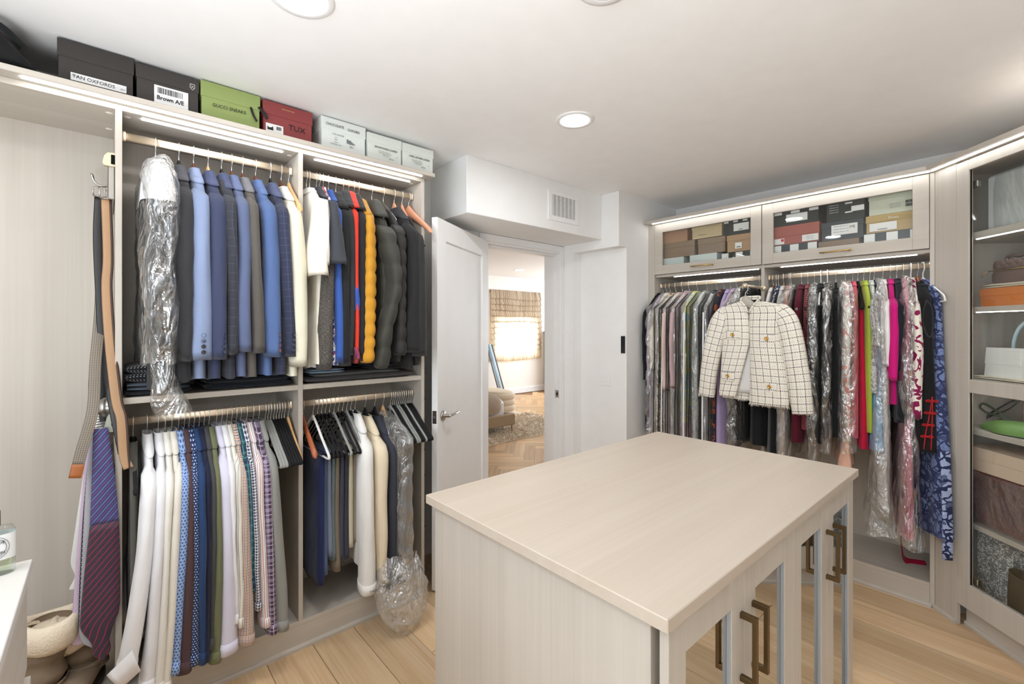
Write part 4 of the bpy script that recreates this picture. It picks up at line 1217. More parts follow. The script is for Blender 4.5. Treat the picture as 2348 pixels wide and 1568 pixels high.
TR = [
    (0.742, 'bright navy trousers folded on a white hanger by the divider', F('bright_navy', (34, 44, 84)), 'velvet_white', 'white velvet hanger with the bright navy trousers', dict(zb=-0.83, w=0.135, t=0.016)),
    (0.764, 'faded denim jeans next to the navy trousers', F('faded_denim', (88, 104, 140)), 'velvet_black', 'black velvet hanger with the faded jeans', dict(zb=-0.80)),
    (0.782, 'grey blue chinos folded on a hanger', F('grey_blue_chino', (122, 132, 152)), 'velvet_black', 'black velvet hanger with the grey blue chinos', dict(zb=-0.72)),
    (0.800, 'muted teal grey trousers', F('teal_grey', (104, 118, 122)), 'velvet_black', 'black velvet hanger with the teal grey trousers', dict(zb=-0.74)),
    (0.820, 'khaki brown trousers hanging lower than their neighbours', F('khaki_brown', (128, 116, 98)), 'velvet_black', 'black velvet hanger with the khaki brown trousers', dict(zb=-0.80, t=0.014)),
    (0.842, 'dark slate trousers on a grey hanger', F('dark_slate', (70, 74, 88)), 'velvet_grey', 'grey velvet hanger with the dark slate trousers', dict(zb=-0.75, t=0.013)),
    (0.863, 'charcoal navy trousers beside the slate pair', F('charcoal_navy', (62, 64, 76)), 'velvet_black', 'black velvet hanger with the charcoal navy trousers', dict(zb=-0.76, t=0.013)),
    (0.884, 'cream trousers folded on a black hanger', F('cream_chino', (208, 198, 172)), 'velvet_black', 'black velvet hanger with the cream trousers', dict(zb=-0.71, t=0.014)),
    (0.905, 'taupe trousers just left of the white blazer', F('taupe_chino', (150, 138, 122)), 'velvet_grey', 'grey velvet hanger with the taupe trousers', dict(zb=-0.69)),
    (0.925, 'blue grey trousers hidden behind the white blazer', F('blue_grey_chino', (98, 108, 128)), 'velvet_black', 'black velvet hanger with the blue grey trousers', dict(zb=-0.66, w=0.1)),
]
for i, (x, lab, m, hg, hl, k) in enumerate(TR):
    trousers(x, lab, m, hg, hl, seed=300 + i, **k)
hanger('wood_red', 'reddish cedar hanger pressed against the middle divider', L(0.697))
garment('blazer', 'white linen blazer with a monogrammed cuff', 'jacket', L(0.948), F('white_linen', (234, 233, 230)), R(-8), collar='lapel', seed=330, hang='velvet_black', hanglabel='black velvet hanger under the white linen blazer', cuff=0.07,
        **jk(tx=0.033, te=0.038, ze=-0.89, zt=-0.10, zs=-0.19, re=0.055, zh=-0.80))
wb_ = [o for o in bpy.data.objects if o.get('label', '').startswith('white linen blazer')][0]
text('monogram', 'YAO', 0.016, (0.012, -0.2655, -0.868), (R(90), 0, 0), M_BLACK, wb_)
garment('blazer', 'cream wool blazer with covered cuff buttons', 'jacket', L(1.000), F('cream_wool', (226, 212, 186)), R(-3), collar='lapel', seed=335, hang='plastic_black', hanglabel='black hanger under the cream wool blazer', btn=M_BTN_W,
        **jk(tx=0.033, te=0.028, ze=-0.875, zt=-0.12, zs=-0.21, re=0.052, zh=-0.80))
garment('blazer', 'charcoal navy blazer between the cream blazer and the film bag', 'jacket', L(1.052), F('charcoal_navy_wool', (56, 58, 68)), R(-2), collar='lapel', seed=340, hang='plastic_black', hanglabel='black hanger under the charcoal navy blazer',
        **jk(tx=0.020, te=0.020, ze=-0.82, zt=-0.125, zs=-0.215))
garment('suit_jacket', 'black suit in clear film on the lower right rod', 'jacket', L(1.098), F('black_suiting', (40, 40, 42)), 0, collar=None, seed=345, hang='wood_pale', hanglabel='pale wooden hanger above the lower film bagged suit',
        **jk(tx=0.027, te=0.025, ze=-0.90, zt=-0.12, zs=-0.21, zh=-0.90, dx=-0.010, wr=0.002))
fm = film_mb(zt=-0.09, zs=-0.20, zh=-0.86, nw=0.02, sw=0.285, hw=0.285, tt=0.012, tb=0.052, th=0.050, seed=346, crumple=0.012)
fm.xf(Matrix.Translation(L(1.100)))
pool = []
a_ = np.arange(36) * 2 * PI / 36
for q in np.linspace(0, 1, 22):
    z = 0.345 - 0.335 * q
    r_ = 0.050 + 0.085 * math.sin(PI * min(1.0, q * 0.95 + 0.06)) ** 0.8
    pool.append(np.stack([1.072 + 0.0 * q + r_ * 0.95 * np.cos(a_), 2.045 - 0.06 * q + r_ * 0.62 * np.sin(a_), np.full(36, z)], 1))
pool = np.array(pool); pool = pool + wig(pool, 347, 0.022, 30) + wig(pool, 348, 0.010, 70); pool[:, :, 2] = np.maximum(pool[:, :, 2], 0.006)
fm.loft(pool)
solo('film_bag', fm, M_FILM, 'clear dry cleaning film around the lower black suit, pooling on the floor', 'garment bag')
cnt = {}
for x, kind in ((1.140, 'velvet_grey'), (1.152, 'velvet_black'), (1.163, 'velvet_black'), (1.176, 'velvet_grey'), (1.189, 'velvet_grey'), (1.202, 'velvet_black'), (1.214, 'velvet_black'), (1.227, 'velvet_grey'), (1.240, 'velvet_black'), (1.251, 'velvet_black'), (1.262, 'velvet_black')):
    cnt[kind] = cnt.get(kind, 0) + 1
    nth = (ORD + ['seventh', 'eighth'])[cnt[kind] - 1]
    hanger(kind, '%s empty %s velvet hanger right of the lower film bag' % (nth, kind.split('_')[1]), L(x), R(2), 'empty velvet hangers by the door')

# ------------------------------------------------------------------ folded clothes on the shelves
def folded(nm, lab, cat, x0, x1, y0, y1, z, layers, mat, seed=0, slump=0.004):
    t = thing(nm, lab, cat, ((x0 + x1) / 2, (y0 + y1) / 2, z))
    hx, hy = (x1 - x0) / 2, (y1 - y0) / 2
    zz = 0.0
    for i, h in enumerate(layers):
        a = np.arange(28) * 2 * PI / 28
        rings = []
        for yy in np.linspace(-1, 1, 15):
            e = (1 - abs(yy) ** 6) ** 0.5 if abs(yy) < 1 else 0.15
            e = max(e, 0.2)
            rings.append(np.stack([hx * (1 - 0.03 * i) * spow(np.cos(a), 0.5), np.full(28, hy * yy), zz + h / 2 + (h / 2) * e * spow(np.sin(a), 0.7)], 1))
        rings = np.array(rings)
        wv = wig(rings, seed + i, slump); wv[..., 2] *= 0.5
        rings = rings + wv
        rings[..., 2] = np.maximum(rings[..., 2], 0.0005)
        part('fold', MB().loft(rings, True, True, True, True), mat, t)
        zz += h * 0.93
    return t
ZSF = 1.186
folded('folded_jeans', 'dark folded jeans lying at the bottom of the shelf under the suits', 'trousers', 0.055, 0.26, 2.200, 2.50, ZSF, (0.020,), F('dark_jeans', (34, 36, 42)), 401)
folded('folded_jeans', 'grey blue folded jeans under the black patterned sweater', 'trousers', 0.058, 0.25, 2.195, 2.49, ZSF + 0.0185, (0.017, 0.016), F('grey_jeans', (76, 86, 98)), 403)
folded('folded_sweater', 'black folded sweater with a white dotted knit pattern', 'sweater', 0.058, 0.20, 2.20, 2.48, ZSF + 0.049, (0.038, 0.034), F('black_dotted_knit', (24, 24, 28), 'dots', (216, 216, 216), None, 0.010, 0.19), 405)
folded('folded_trousers', 'navy black folded trousers on the shelf under the dark jackets', 'trousers', 0.30, 0.63, 2.205, 2.50, ZSF, (0.026, 0.022), F('navy_black_cloth', (34, 38, 50)), 407)
folded('folded_jeans', 'dark grey folded trousers at the bottom of the right shelf', 'trousers', 0.684, 1.235, 2.190, 2.47, ZSF, (0.028,), F('dark_grey_twill', (84, 80, 82)), 411)
folded('folded_jeans', 'pale grey folded trousers in the middle of the right shelf', 'trousers', 0.72, 1.15, 2.200, 2.47, ZSF + 0.0265, (0.017,), F('pale_grey_twill', (112, 112, 112)), 413)
folded('folded_shirt', 'pale blue folded shirt on the left of the right shelf', 'shirt', 0.700, 0.86, 2.188, 2.44, ZSF + 0.0435, (0.012, 0.010), F('pale_blue_cotton', (150, 174, 196)), 415)
folded('folded_jeans', 'black folded trousers with a pale seam under the coats', 'trousers', 1.00, 1.235, 2.205, 2.45, ZSF + 0.0435, (0.016, 0.014), F('black_twill', (40, 40, 44)), 417)
# ------------------------------------------------------------------ clothes in the right closet
RX = 3.285
def rzf(yh, yf, reach=0.205):
    return R(-90) + math.asin(max(-0.6, min(0.6, (yh - yf) / reach)))
def RP(y): return (RX, y, ZR)
DR = dict(sw=0.165, hw=0.185, tt=0.011, tb=0.016, th=0.022, zt=-0.088, zs=-0.205, zh=-1.15, ze=-0.72, tx=0.018, ry=0.044, re=0.040, te=0.018, fold=0.005, nw=0.058, out=0.012, bend=0.012)
def dr(**k):
    d = dict(DR); d.update(k); return d
def bag(lab, yh, yf, zh=-1.20, t=0.022, seed=0, white=1, hw=0.235, hem=None):
    """clear zipped garment bag with black piping and a pale zip band"""
    b = thing('garment_bag', lab, 'garment bag', RP(yh), rzf(yh, yf))
    part('vinyl_cover', film_mb(zt=-0.078, zs=-0.205, zh=zh, nw=0.02, sw=0.222, hw=hw, tt=0.010, tb=t, th=t * 1.15, seed=seed, crumple=0.0035), M_BAGFILM, b)
    for s in (-1, 1):
        pth = smooth([(s * 0.008, -0.02, -0.082), (s * t * 0.8, -0.12, -0.138), (s * t * 0.98, -0.205, -0.192), (s * t, -0.223, -0.23), (s * t * 1.02, -0.226, -0.5), (s * t * 1.06, -0.232, -0.9), (s * t * 1.1, -hw, zh)], 40)
        pth = pth + wig(pth, seed + s, 0.004, 9)
        part('piping', MB().tube(pth, 0.0036, 6), M_BLACK, b, 'black piped edge')
    if white:
        s = 1 if white > 0 else -1
        pth = smooth([(s * t * 0.45, -0.229, -0.24), (s * t * 0.45, -0.236, -0.5), (s * t * 0.5, -0.243, -0.9), (s * t * 0.5, -hw - 0.010, zh + 0.01)], 24)
        part('zip_band', MB().tube(pth, 1.0, 6, False, (0.0055, 0.0012), (0, 1, 0)), M_TRIMW, b, 'white zip band')
    return b
def dress(nm, lab, cat, yh, yf, mat, seed, sleeves=None, collar='flat', hg='wire', hl=None, **k):
    return garment(nm, lab, cat, RP(yh), mat, rzf(yh, yf), sleeves=sleeves, collar=collar, seed=seed, hang=hg,
                   hanglabel=hl or ({'wire': 'wire', 'velvet_black': 'black velvet', 'velvet_grey': 'grey velvet', 'velvet_white': 'white velvet', 'white_tube': 'white plastic', 'wood_red': 'orange wooden', 'wood_pale': 'pale wooden', 'plastic_grey': 'grey plastic', 'wood_pink': 'pinkish wooden'}[hg] + ' hanger under the ' + ' '.join(lab.split()[:5]).rstrip(',')), **dr(**k))
def filmbag(lab, yh, yf, zh, seed, t=0.032, mat=None, hw=0.248, flare=0.0, sw=0.240, crumple=0.011):
    m = film_mb(zt=-0.066, zs=-0.195, zh=zh, nw=0.016, sw=sw, hw=hw, tt=0.010, tb=t, th=t * 1.1, seed=seed, crumple=crumple, flare=flare)
    m.xf(Matrix.Translation(RP(yh)) @ Matrix.Rotation(rzf(yh, yf), 4, 'Z'))
    return solo('film_bag', m, mat or M_FILM2, lab, 'garment bag')

# --- left bay, from the wall to the divider
dress('long_coat', 'long black coat against the white wall at the left end', 'coat', 1.936, 1.975, F('black_crepe', (28, 28, 29)), 500, 'long', 'flat', 'velvet_black', zh=-1.14, ze=-0.74, tx=0.017, zt=-0.085, zs=-0.19)
dress('long_dress', 'lilac dress right of the long black coat', 'dress', 1.905, 1.940, F('pale_lilac', (196, 184, 204)), 503, 'long', 'flat', 'wire', zh=-1.16, tx=0.013, te=0.012, ze=-0.80)
dress('long_dress', 'ivory lace dress right of the lilac one', 'dress', 1.875, 1.905, F('ivory_lace', (236, 230, 214)), 506, 'long', 'flat', 'wire', zh=-1.18, ze=-0.66, tx=0.017, te=0.02, re=0.055, flare=0.10)
filmbag('clear film over the ivory lace dress', 1.885, 1.918, -1.20, 509, 0.030)
dress('printed_dress', 'copper and navy printed dress in the first piped garment bag', 'dress', 1.828, 1.856, F('copper_print', (196, 176, 150), 'splash', (110, 78, 58), (46, 48, 76), 0.05), 512, None, 'flat', 'wire', zh=-1.10, sw=0.192, hw=0.205, tb=0.018)
bag('first piped clear garment bag, with the copper printed dress', 1.828, 1.856, -1.24, 0.023, 515, 0)
dress('pink_dress', 'pale pink dress in the second piped garment bag', 'dress', 1.775, 1.795, F('pale_pink', (218, 196, 188)), 518, 'long', 'flat', 'wire', zh=-1.12, ze=-0.8, tx=0.015, sw=0.192, hw=0.205, tb=0.018)
bag('second piped clear garment bag, with a pale pink dress', 1.775, 1.795, -1.24, 0.022, 521, -1)
dress('mauve_jacket', 'dusty mauve jacket with dark buttons in the third garment bag', 'jacket', 1.720, 1.732, F('dusty_mauve', (196, 170, 172)), 524, 'long', 'lapel', 'wire', zh=-0.80, ze=-0.78, tx=0.018, sw=0.192, hw=0.205, tb=0.018)
bag('third piped clear garment bag, with the dusty mauve jacket', 1.720, 1.732, -1.24, 0.028, 527, 0)
dress('floral_dress', 'yellow, turquoise and pink printed dress in the fourth garment bag', 'dress', 1.655, 1.652, F('yellow_print', (222, 222, 120), 'splash', (150, 206, 206), (216, 160, 190), 0.09), 530, None, 'flat', 'wire', zh=-1.02, th=0.03, tb=0.022, sw=0.192, hw=0.205)
tier = body_mb(zt=-1.00, zs=-1.005, zh=-1.13, nw=0.183, sw=0.185, hw=0.19, tt=0.026, tb=0.027, th=0.03, fold=0.004, seed=531)
part('hem_band', tier, F('rose_pink', (214, 160, 184)), [o for o in bpy.data.objects if o.name == 'floral_dress'][0], 'pink hem band')
bag('fourth piped clear garment bag, with the yellow printed dress', 1.655, 1.652, -1.26, 0.030, 533)
dress('sequin_dress', 'silver grey sequinned dress in the fifth garment bag', 'dress', 1.582, 1.568, F('silver_sequin', (150, 156, 152), 'splash', (190, 196, 190), (104, 108, 106), 0.012, rough=0.4), 536, None, 'flat', 'wire', zh=-1.16, tb=0.022, sw=0.192, hw=0.205)
bag('fifth piped clear garment bag, with the silver sequinned dress', 1.582, 1.568, -1.24, 0.032, 539, 0)
dress('black_dress', 'black satin dress in the sixth garment bag', 'dress', 1.512, 1.492, F('black_satin', (38, 38, 42), rough=0.4), 542, None, 'flat', 'wire', zh=-1.14, sw=0.192, hw=0.205, tb=0.018)
bag('sixth piped clear garment bag, with the black satin dress', 1.512, 1.492, -1.24, 0.024, 545, -1)
dress('printed_dress', 'dark dress with an orange and blue print left of the lavender dress', 'dress', 1.462, 1.452, F('dark_orange_print', (44, 44, 56), 'splash', (150, 78, 48), (60, 92, 120), 0.06), 548, None, 'flat', 'velvet_black', zh=-1.16, zt=-0.085)
dress('lavender_gown', 'long lavender gown hanging below the tweed jacket', 'dress', 1.415, 1.412, F('lavender', (182, 164, 206)), 551, None, 'flat', 'velvet_grey', zh=-1.14, th=0.03, tb=0.02, fold=0.009)
dress('mauve_blouse', 'mauve grey blouse above the tweed jacket shoulder', 'shirt', 1.372, 1.385, F('mauve_grey', (186, 172, 186)), 554, 'long', 'flat', 'velvet_grey', zh=-0.62, ze=-0.55, zt=-0.085, zs=-0.17)
dress('black_dress', 'black dress under glossy film below the tweed jacket', 'dress', 1.325, 1.318, F('black_jersey', (32, 32, 34)), 557, None, 'flat', 'velvet_black', zh=-1.12, th=0.03)
filmbag('glossy film over the black dress below the tweed jacket', 1.325, 1.318, -1.17, 560, 0.040)
dress('sequin_blouse', 'black sequinned top beside the valet rod', 'shirt', 1.268, 1.268, F('black_sequin', (30, 30, 33), 'dots', (190, 190, 196), None, 0.02, 0.14, rough=0.3), 563, None, 'flat', 'velvet_black', zh=-0.8)
dress('black_trousers', 'black trousers below the tweed jacket', 'trousers', 1.226, 1.165, F('black_gabardine', (30, 31, 34)), 566, None, None, 'velvet_black', zh=-1.10, tb=0.040, th=0.052, zt=-0.24, zs=-0.26, sw=0.12, hw=0.14, nw=0.1)

# --- right bay, from the divider to the corner
dress('white_blouse', 'white blouse on an orange wooden hanger right of the valet rod', 'shirt', 1.140, 1.125, F('white_crepe', (232, 230, 226)), 600, 'long', 'flat', 'wood_red', zh=-0.7, ze=-0.6, zt=-0.095)
dress('black_gown', 'long black gown filling the gap right of the closet divider', 'dress', 1.122, 1.072, F('black_velvet', (26, 26, 28), sheen=0.3), 601, None, 'flat', 'velvet_black', zh=-1.14, tb=0.026, th=0.040)
dress('print_blouse', 'navy blouse with a white print behind the tweed shoulder', 'shirt', 1.108, 1.085, F('navy_white_print', (52, 58, 88), 'splash', (206, 206, 212), None, 0.02), 603, 'long', 'flat', 'velvet_grey', zh=-0.7, ze=-0.6)
dress('grey_blouse', 'pale grey blouse behind the tweed shoulder', 'shirt', 1.078, 1.050, F('pale_grey_silk', (206, 206, 206)), 606, 'long', 'flat', 'wood_pale', zh=-0.72, ze=-0.6)
dress('coral_blouse', 'coral pink blouse left of the white film bag', 'shirt', 1.045, 1.010, F('coral_pink', (222, 152, 132)), 609, 'long', 'flat', 'velvet_grey', zh=-0.7, ze=-0.6)
dress('beige_dress', 'beige satin dress under the white film bag', 'dress', 1.035, 1.020, F('beige_satin', (176, 160, 146), rough=0.45), 612, None, 'flat', 'wire', zh=-1.15, th=0.028, tb=0.024)
filmbag('milky film bag over the beige satin dress', 1.035, 1.020, -1.18, 615, 0.030, M_FILM)
dress('burgundy_dress', 'burgundy dress with a grey lined neck', 'dress', 0.975, 0.950, F('burgundy', (96, 28, 46)), 618, None, 'flat', 'velvet_grey', zh=-1.03, tb=0.024, th=0.036)
dress('sequin_dress', 'dark red sequinned dress beside the burgundy one', 'dress', 0.942, 0.900, F('red_sequin', (110, 22, 36), 'dots', (222, 130, 136), None, 0.012, 0.22, rough=0.3), 621, None, 'flat', 'velvet_black', zh=-0.95)
dress('charcoal_dress', 'charcoal dress in long clear film right of the red sequins', 'dress', 0.905, 0.862, F('charcoal_jersey', (70, 70, 70)), 624, 'long', 'flat', 'velvet_grey', zh=-0.9, ze=-0.65, tx=0.016)
filmbag('long clear film narrowing above the island, over the charcoal dress', 0.905, 0.862, -1.12, 627, 0.036)
dress('black_dress', 'plain black dress right of the long clear film', 'dress', 0.872, 0.828, F('black_crepe_b', (30, 30, 32)), 630, None, 'flat', 'white_tube', zh=-1.02)
dress('black_jacket', 'black jacket in narrow shiny film', 'jacket', 0.838, 0.792, F('black_ponte', (34, 35, 38)), 633, 'long', 'flat', 'white_tube', zh=-0.98, ze=-0.8, tx=0.015)
filmbag('narrow shiny film over the black jacket', 0.838, 0.792, -1.06, 636, 0.022)
dress('sleeveless_dress', 'sleeveless black dress with a wide armhole, left of the pink film bag', 'dress', 0.795, 0.744, F('black_knit', (28, 28, 30)), 639, None, 'flat', 'velvet_black', zh=-0.96, tb=0.022, th=0.030, zs=-0.20, zt=-0.12)
dress('cream_coat', 'cream and coral dress inside the wide film bag', 'dress', 0.748, 0.690, F('cream_coral', (226, 218, 208), 'splash', (222, 140, 126), (212, 204, 200), 0.10), 642, 'long', 'flat', 'wire', zh=-0.98, ze=-0.75, tx=0.022)
filmbag('wide crumpled film bag over the cream and coral dress', 0.748, 0.690, -1.03, 645, 0.048)
cc_ = [o for o in bpy.data.objects if o.name == 'cream_coat'][0]
part('hem_ruffle', body_mb(zt=-0.965, zs=-0.97, zh=-1.12, nw=0.18, sw=0.185, hw=0.20, tt=0.018, tb=0.022, th=0.036, fold=0.012, seed=647), F('peach_chiffon', (232, 184, 162)), cc_, 'peach ruffled hem')
dress('red_lace_dress', 'raspberry lace dress in film beside the wide film bag', 'dress', 0.712, 0.652, F('raspberry_lace', (206, 92, 112)), 648, None, 'flat', 'wire', zh=-0.95, tb=0.018)
dress('red_skirt', 'raspberry red skirt panel between the film bag and the lime dress', 'skirt', 0.688, 0.618, F('raspberry', (196, 24, 62)), 651, None, None, 'velvet_black', zh=-1.00, zt=-0.24, zs=-0.27, nw=0.12, sw=0.14, hw=0.185, tb=0.015, th=0.028)
dress('lime_dress', 'lime green dress beside the raspberry skirt', 'dress', 0.660, 0.590, F('lime_green', (172, 190, 72)), 654, None, 'flat', 'velvet_black', zh=-0.92, tb=0.017, th=0.016)
dress('grey_print_top', 'pale grey printed blouse right of the lime green dress', 'shirt', 0.632, 0.566, F('pale_grey_print', (206, 208, 206), 'splash', (150, 152, 152), None, 0.03), 657, 'long', 'flat', 'wire', zh=-0.7, ze=-0.45, tx=0.016)
dress('blue_skirt', 'sky blue skirt below the white gown', 'skirt', 0.612, 0.548, F('sky_blue', (118, 172, 214)), 660, None, None, 'velvet_black', zh=-1.01, zt=-0.24, zs=-0.30, nw=0.12, sw=0.14, hw=0.19, tb=0.018, th=0.040, fold=0.008)
dress('white_gown', 'long white gown left of the magenta dress', 'dress', 0.572, 0.522, F('white_silk', (234, 232, 230)), 663, 'long', 'flat', 'wire', zh=-1.30, ze=-0.55, tx=0.022, te=0.018, re=0.06, tb=0.018)
filmbag('long milky film over the white gown, flaring near the closet floor', 0.585, 0.545, -1.42, 664, 0.026, M_FILM, 0.25, 1.5)
dress('magenta_dress', 'magenta dress with a bell sleeve', 'dress', 0.540, 0.492, F('magenta', (204, 22, 122)), 666, 'long', 'flat', 'velvet_black', zh=-0.75, ze=-0.62, tx=0.020, te=0.024, re=0.07, ry=0.05)
dress('navy_dress', 'midnight dress right of the magenta one', 'dress', 0.512, 0.462, F('midnight', (30, 31, 40)), 669, 'long', 'flat', 'velvet_black', zh=-0.84, ze=-0.83, tx=0.019, te=0.022)
dress('pink_gown', 'long rose gown inside the long film bag by the ribbon', 'dress', 0.484, 0.434, F('rose_gown', (204, 120, 140)), 672, None, 'flat', 'wood_red', zh=-1.44, th=0.03, tb=0.018)
filmbag('long film bag reaching low over the rose gown', 0.484, 0.434, -1.45, 675, 0.030, None, 0.25, 1.1)
dress('graphic_blouse', 'white blouse with a bold burgundy graphic print', 'shirt', 0.452, 0.402, F('burgundy_graphic', (234, 226, 214), 'splash', (134, 26, 78), None, 0.075), 678, 'long', 'flat', 'white_tube', zh=-0.82, ze=-0.80, tx=0.020, te=0.026, re=0.065)
dress('black_vest_dress', 'black sleeveless tunic with red frog fastenings', 'dress', 0.424, 0.352, F('black_wool_crepe', (26, 26, 27)), 681, None, 'flat', 'wood_red', zh=-0.97, tb=0.030, th=0.056, zt=-0.11, zs=-0.20, sw=0.170, hw=0.20)
dress('blue_floral_dress', 'long blue floral dress at the right end of the rod', 'dress', 0.402, 0.300, F('blue_floral', (104, 122, 170), 'floral', (50, 58, 96), (160, 176, 212), 0.042), 684, None, 'flat', 'white_tube', zh=-1.06, tb=0.018, th=0.034, sw=0.170, hw=0.215, zt=-0.10)
fd = [o for o in bpy.data.objects if o.name == 'blue_floral_dress'][0]
part('skirt_tier', body_mb(zt=-1.04, zs=-1.05, zh=-1.38, nw=0.212, sw=0.216, hw=0.235, tt=0.032, tb=0.036, th=0.052, fold=0.012, seed=690), F('blue_floral', ()), fd)
pth = smooth([(-0.010, -0.232, -0.95), (-0.012, -0.246, -1.10), (-0.010, -0.252, -1.30), (-0.010, -0.252, -1.47)], 16)
part('sash', MB().tube(pth, 1.0, 8, False, (0.021, 0.005), (0, 1, 0)), F('blue_floral_light', (150, 166, 206), 'floral', (40, 48, 84), (206, 214, 232), 0.045), fd, 'hanging sash end')
# armhole and red frogs of the black tunic (they sit on the side that faces the corner)
vd = [o for o in bpy.data.objects if o.name == 'black_vest_dress'][0]
M_FROG = F('red_cord', (190, 24, 30), rough=0.5)
def vend(x, z):
    """end surface of the tunic that faces the room"""
    q = (-0.20 - z) / 0.77
    w = 0.170 + 0.03 * q + 0.012 * math.sin(q * PI * 0.5); t_ = 0.030 + 0.026 * q
    sn_ = min(0.999, abs(x) / t_) ** (1 / 0.62)
    return -w * math.sqrt(max(0.0, 1 - sn_ * sn_)) ** 0.8 - 0.002
ah = smooth([(-0.006, vend(-0.006, -0.20), -0.205), (0.016, vend(0.016, -0.26), -0.25), (0.020, vend(0.02, -0.33), -0.33), (0.006, vend(0.006, -0.39), -0.395), (-0.014, vend(-0.014, -0.36), -0.36), (-0.018, vend(-0.018, -0.28), -0.28), (-0.006, vend(-0.006, -0.20), -0.21)], 30)
part('armhole_edge', MB().tube(ah, 0.004, 6), F('black_edge', (52, 52, 54)), vd)
for s_ in (-1, 1):
    pth = smooth([(0.010, vend(0.01, -0.69), -0.69), (0.002 + s_ * 0.006, vend(0.0, -0.79), -0.79), (-0.006 + s_ * 0.011, vend(-0.01, -0.87), -0.87), (-0.012 + s_ * 0.014, vend(-0.014, -0.955), -0.955)], 16)
    part('red_piping', MB().tube(pth, 0.0024, 6), M_FROG, vd, 'red piped slit')
for k, (xx, zz) in enumerate(((0.008, -0.712), (0.0, -0.772), (-0.008, -0.832), (-0.013, -0.890))):
    m = MB(); yy = vend(xx, zz) - 0.003
    for s_ in (-1, 1):
        for r_ in (0.0055, 0.0028):
            ang = np.linspace(0, 2 * PI, 14)
            m.tube(np.stack([xx + s_ * (0.014 + 0.011 * np.cos(ang)), np.full(14, yy + 0.002), zz + r_ * np.sin(ang)], 1), 0.0016, 5)
    m.lathe([(0, 0.006), (0.004, 0.005), (0.006, 0.001), (0.005, -0.002)], 10, (xx, yy, zz), 0, 1)
    part('frog_fastening', m, M_FROG, vd, 'red frog fastening')
# ribbon lying on the closet floor
rb = MB().tube(smooth([(3.325, 0.505, 0.36), (3.345, 0.500, 0.24), (3.36, 0.495, 0.16), (3.38, 0.475, 0.132), (3.40, 0.44, 0.130), (3.42, 0.405, 0.129)], 26), 1.0, 8, False, (0.020, 0.0025), (0, 1, 0))
solo('ribbon', rb, F('crimson_satin', (164, 20, 56), rough=0.45), 'crimson satin ribbon trailing onto the closet floor', 'ribbon')

# ------------------------------------------------------------------ tweed jacket on the valet rod
TWY, TWX, TWZ = 1.146, 2.935, 1.712
vr = thing('valet_rod', 'gold pull-out valet rod on the closet divider', 'valet rod', (XF + 0.022, TWY + 0.030, 1.700))
part('rod', MB().tube([(0, 0, 0), (-0.285, 0, 0)], 0.0085, 14), M_GOLD, vr)
part('knob', MB().lathe([(0, -0.302), (0.013, -0.300), (0.0145, -0.292), (0.0145, -0.284), (0.0085, -0.280)], 18, (0, 0, 0), 0, 0), M_GOLD, vr)
part('collar', MB().lathe([(0.0085, -0.018), (0.016, -0.016), (0.018, -0.003), (0.018, 0.0)], 18, (0, 0, 0), 0, 0), M_GOLD, vr)
hanger('plastic_grey', 'grey beige hanger of the tweed jacket on the valet rod', (TWX, TWY + 0.030, 1.7085), 0, dz=-0.002)
M_TW = F('cream_tweed', (238, 233, 221), 'tweed', (44, 42, 46), (158, 150, 146), 0.041, 0.085, rough=0.95)
M_LIN = F('white_lining', (226, 224, 222), rough=0.5)
tw = thing('tweed_jacket', 'cropped cream tweed jacket with a black grid, on the valet rod', 'jacket', (TWX, TWY, 0))
def panel(prof, th, bulge=0.0, x0=0.0, n=20, seed=0, side=-1):
    """prof: rows (z, y_a, y_b); closed thin quilted panel"""
    P = np.array(prof, float)
    zs = np.linspace(0, len(P) - 1, 26)
    rings = []
    for q in zs:
        i = min(int(q), len(P) - 2); t = q - i
        z, ya, yb = P[i] * (1 - t) + P[i + 1] * t
        a = np.arange(n) * 2 * PI / n
        c = (ya + yb) / 2; h = (yb - ya) / 2
        y = c + h * spow(np.cos(a), 0.75)
        x = x0 + side * (th + bulge * np.sqrt(np.maximum(0, 1 - (np.cos(a)) ** 2))) * spow(np.sin(a), 0.8) * np.where(np.sin(a) > 0, 1, 0.5)
        rings.append(np.stack([x, y, np.full(n, z)], 1))
    rings = np.array(rings)
    rings = rings + wig(rings, seed, 0.003) * np.array([1, 0.5, 0.4])
    return MB().loft(rings, True, True, True, True)
# back with white lining, then the two fronts
part('back', panel([(1.600, -0.055, 0.055), (1.590, -0.12, 0.12), (1.570, -0.178, 0.178), (1.50, -0.172, 0.172), (1.35, -0.170, 0.170), (1.02, -0.182, 0.182), (0.998, -0.182, 0.182)], 0.010, 0.0, 0.030, seed=701), M_TW, tw)
part('lining', panel([(1.560, -0.09, 0.09), (1.40, -0.10, 0.10), (1.042, -0.12, 0.12)], 0.004, 0.0, 0.014, seed=702), M_LIN, tw, 'white silk lining')
part('front_panel', panel([(1.600, 0.045, 0.070), (1.586, 0.030, 0.125), (1.568, 0.020, 0.176), (1.53, 0.008, 0.180), (1.45, 0.002, 0.172), (1.35, 0.002, 0.166), (1.22, 0.032, 0.174), (1.10, 0.062, 0.182), (1.035, 0.078, 0.188), (1.018, 0.080, 0.186)], 0.011, 0.016, -0.004, seed=703), M_TW, tw)
part('front_panel', panel([(1.600, -0.072, -0.045), (1.586, -0.128, -0.025), (1.566, -0.182, -0.006), (1.53, -0.188, 0.004), (1.45, -0.182, 0.006), (1.35, -0.182, 0.002), (1.22, -0.198, 0.0), (1.10, -0.210, 0.0), (1.02, -0.216, 0.002), (0.986, -0.214, 0.004)], 0.011, 0.018, -0.006, seed=704), M_TW, tw)
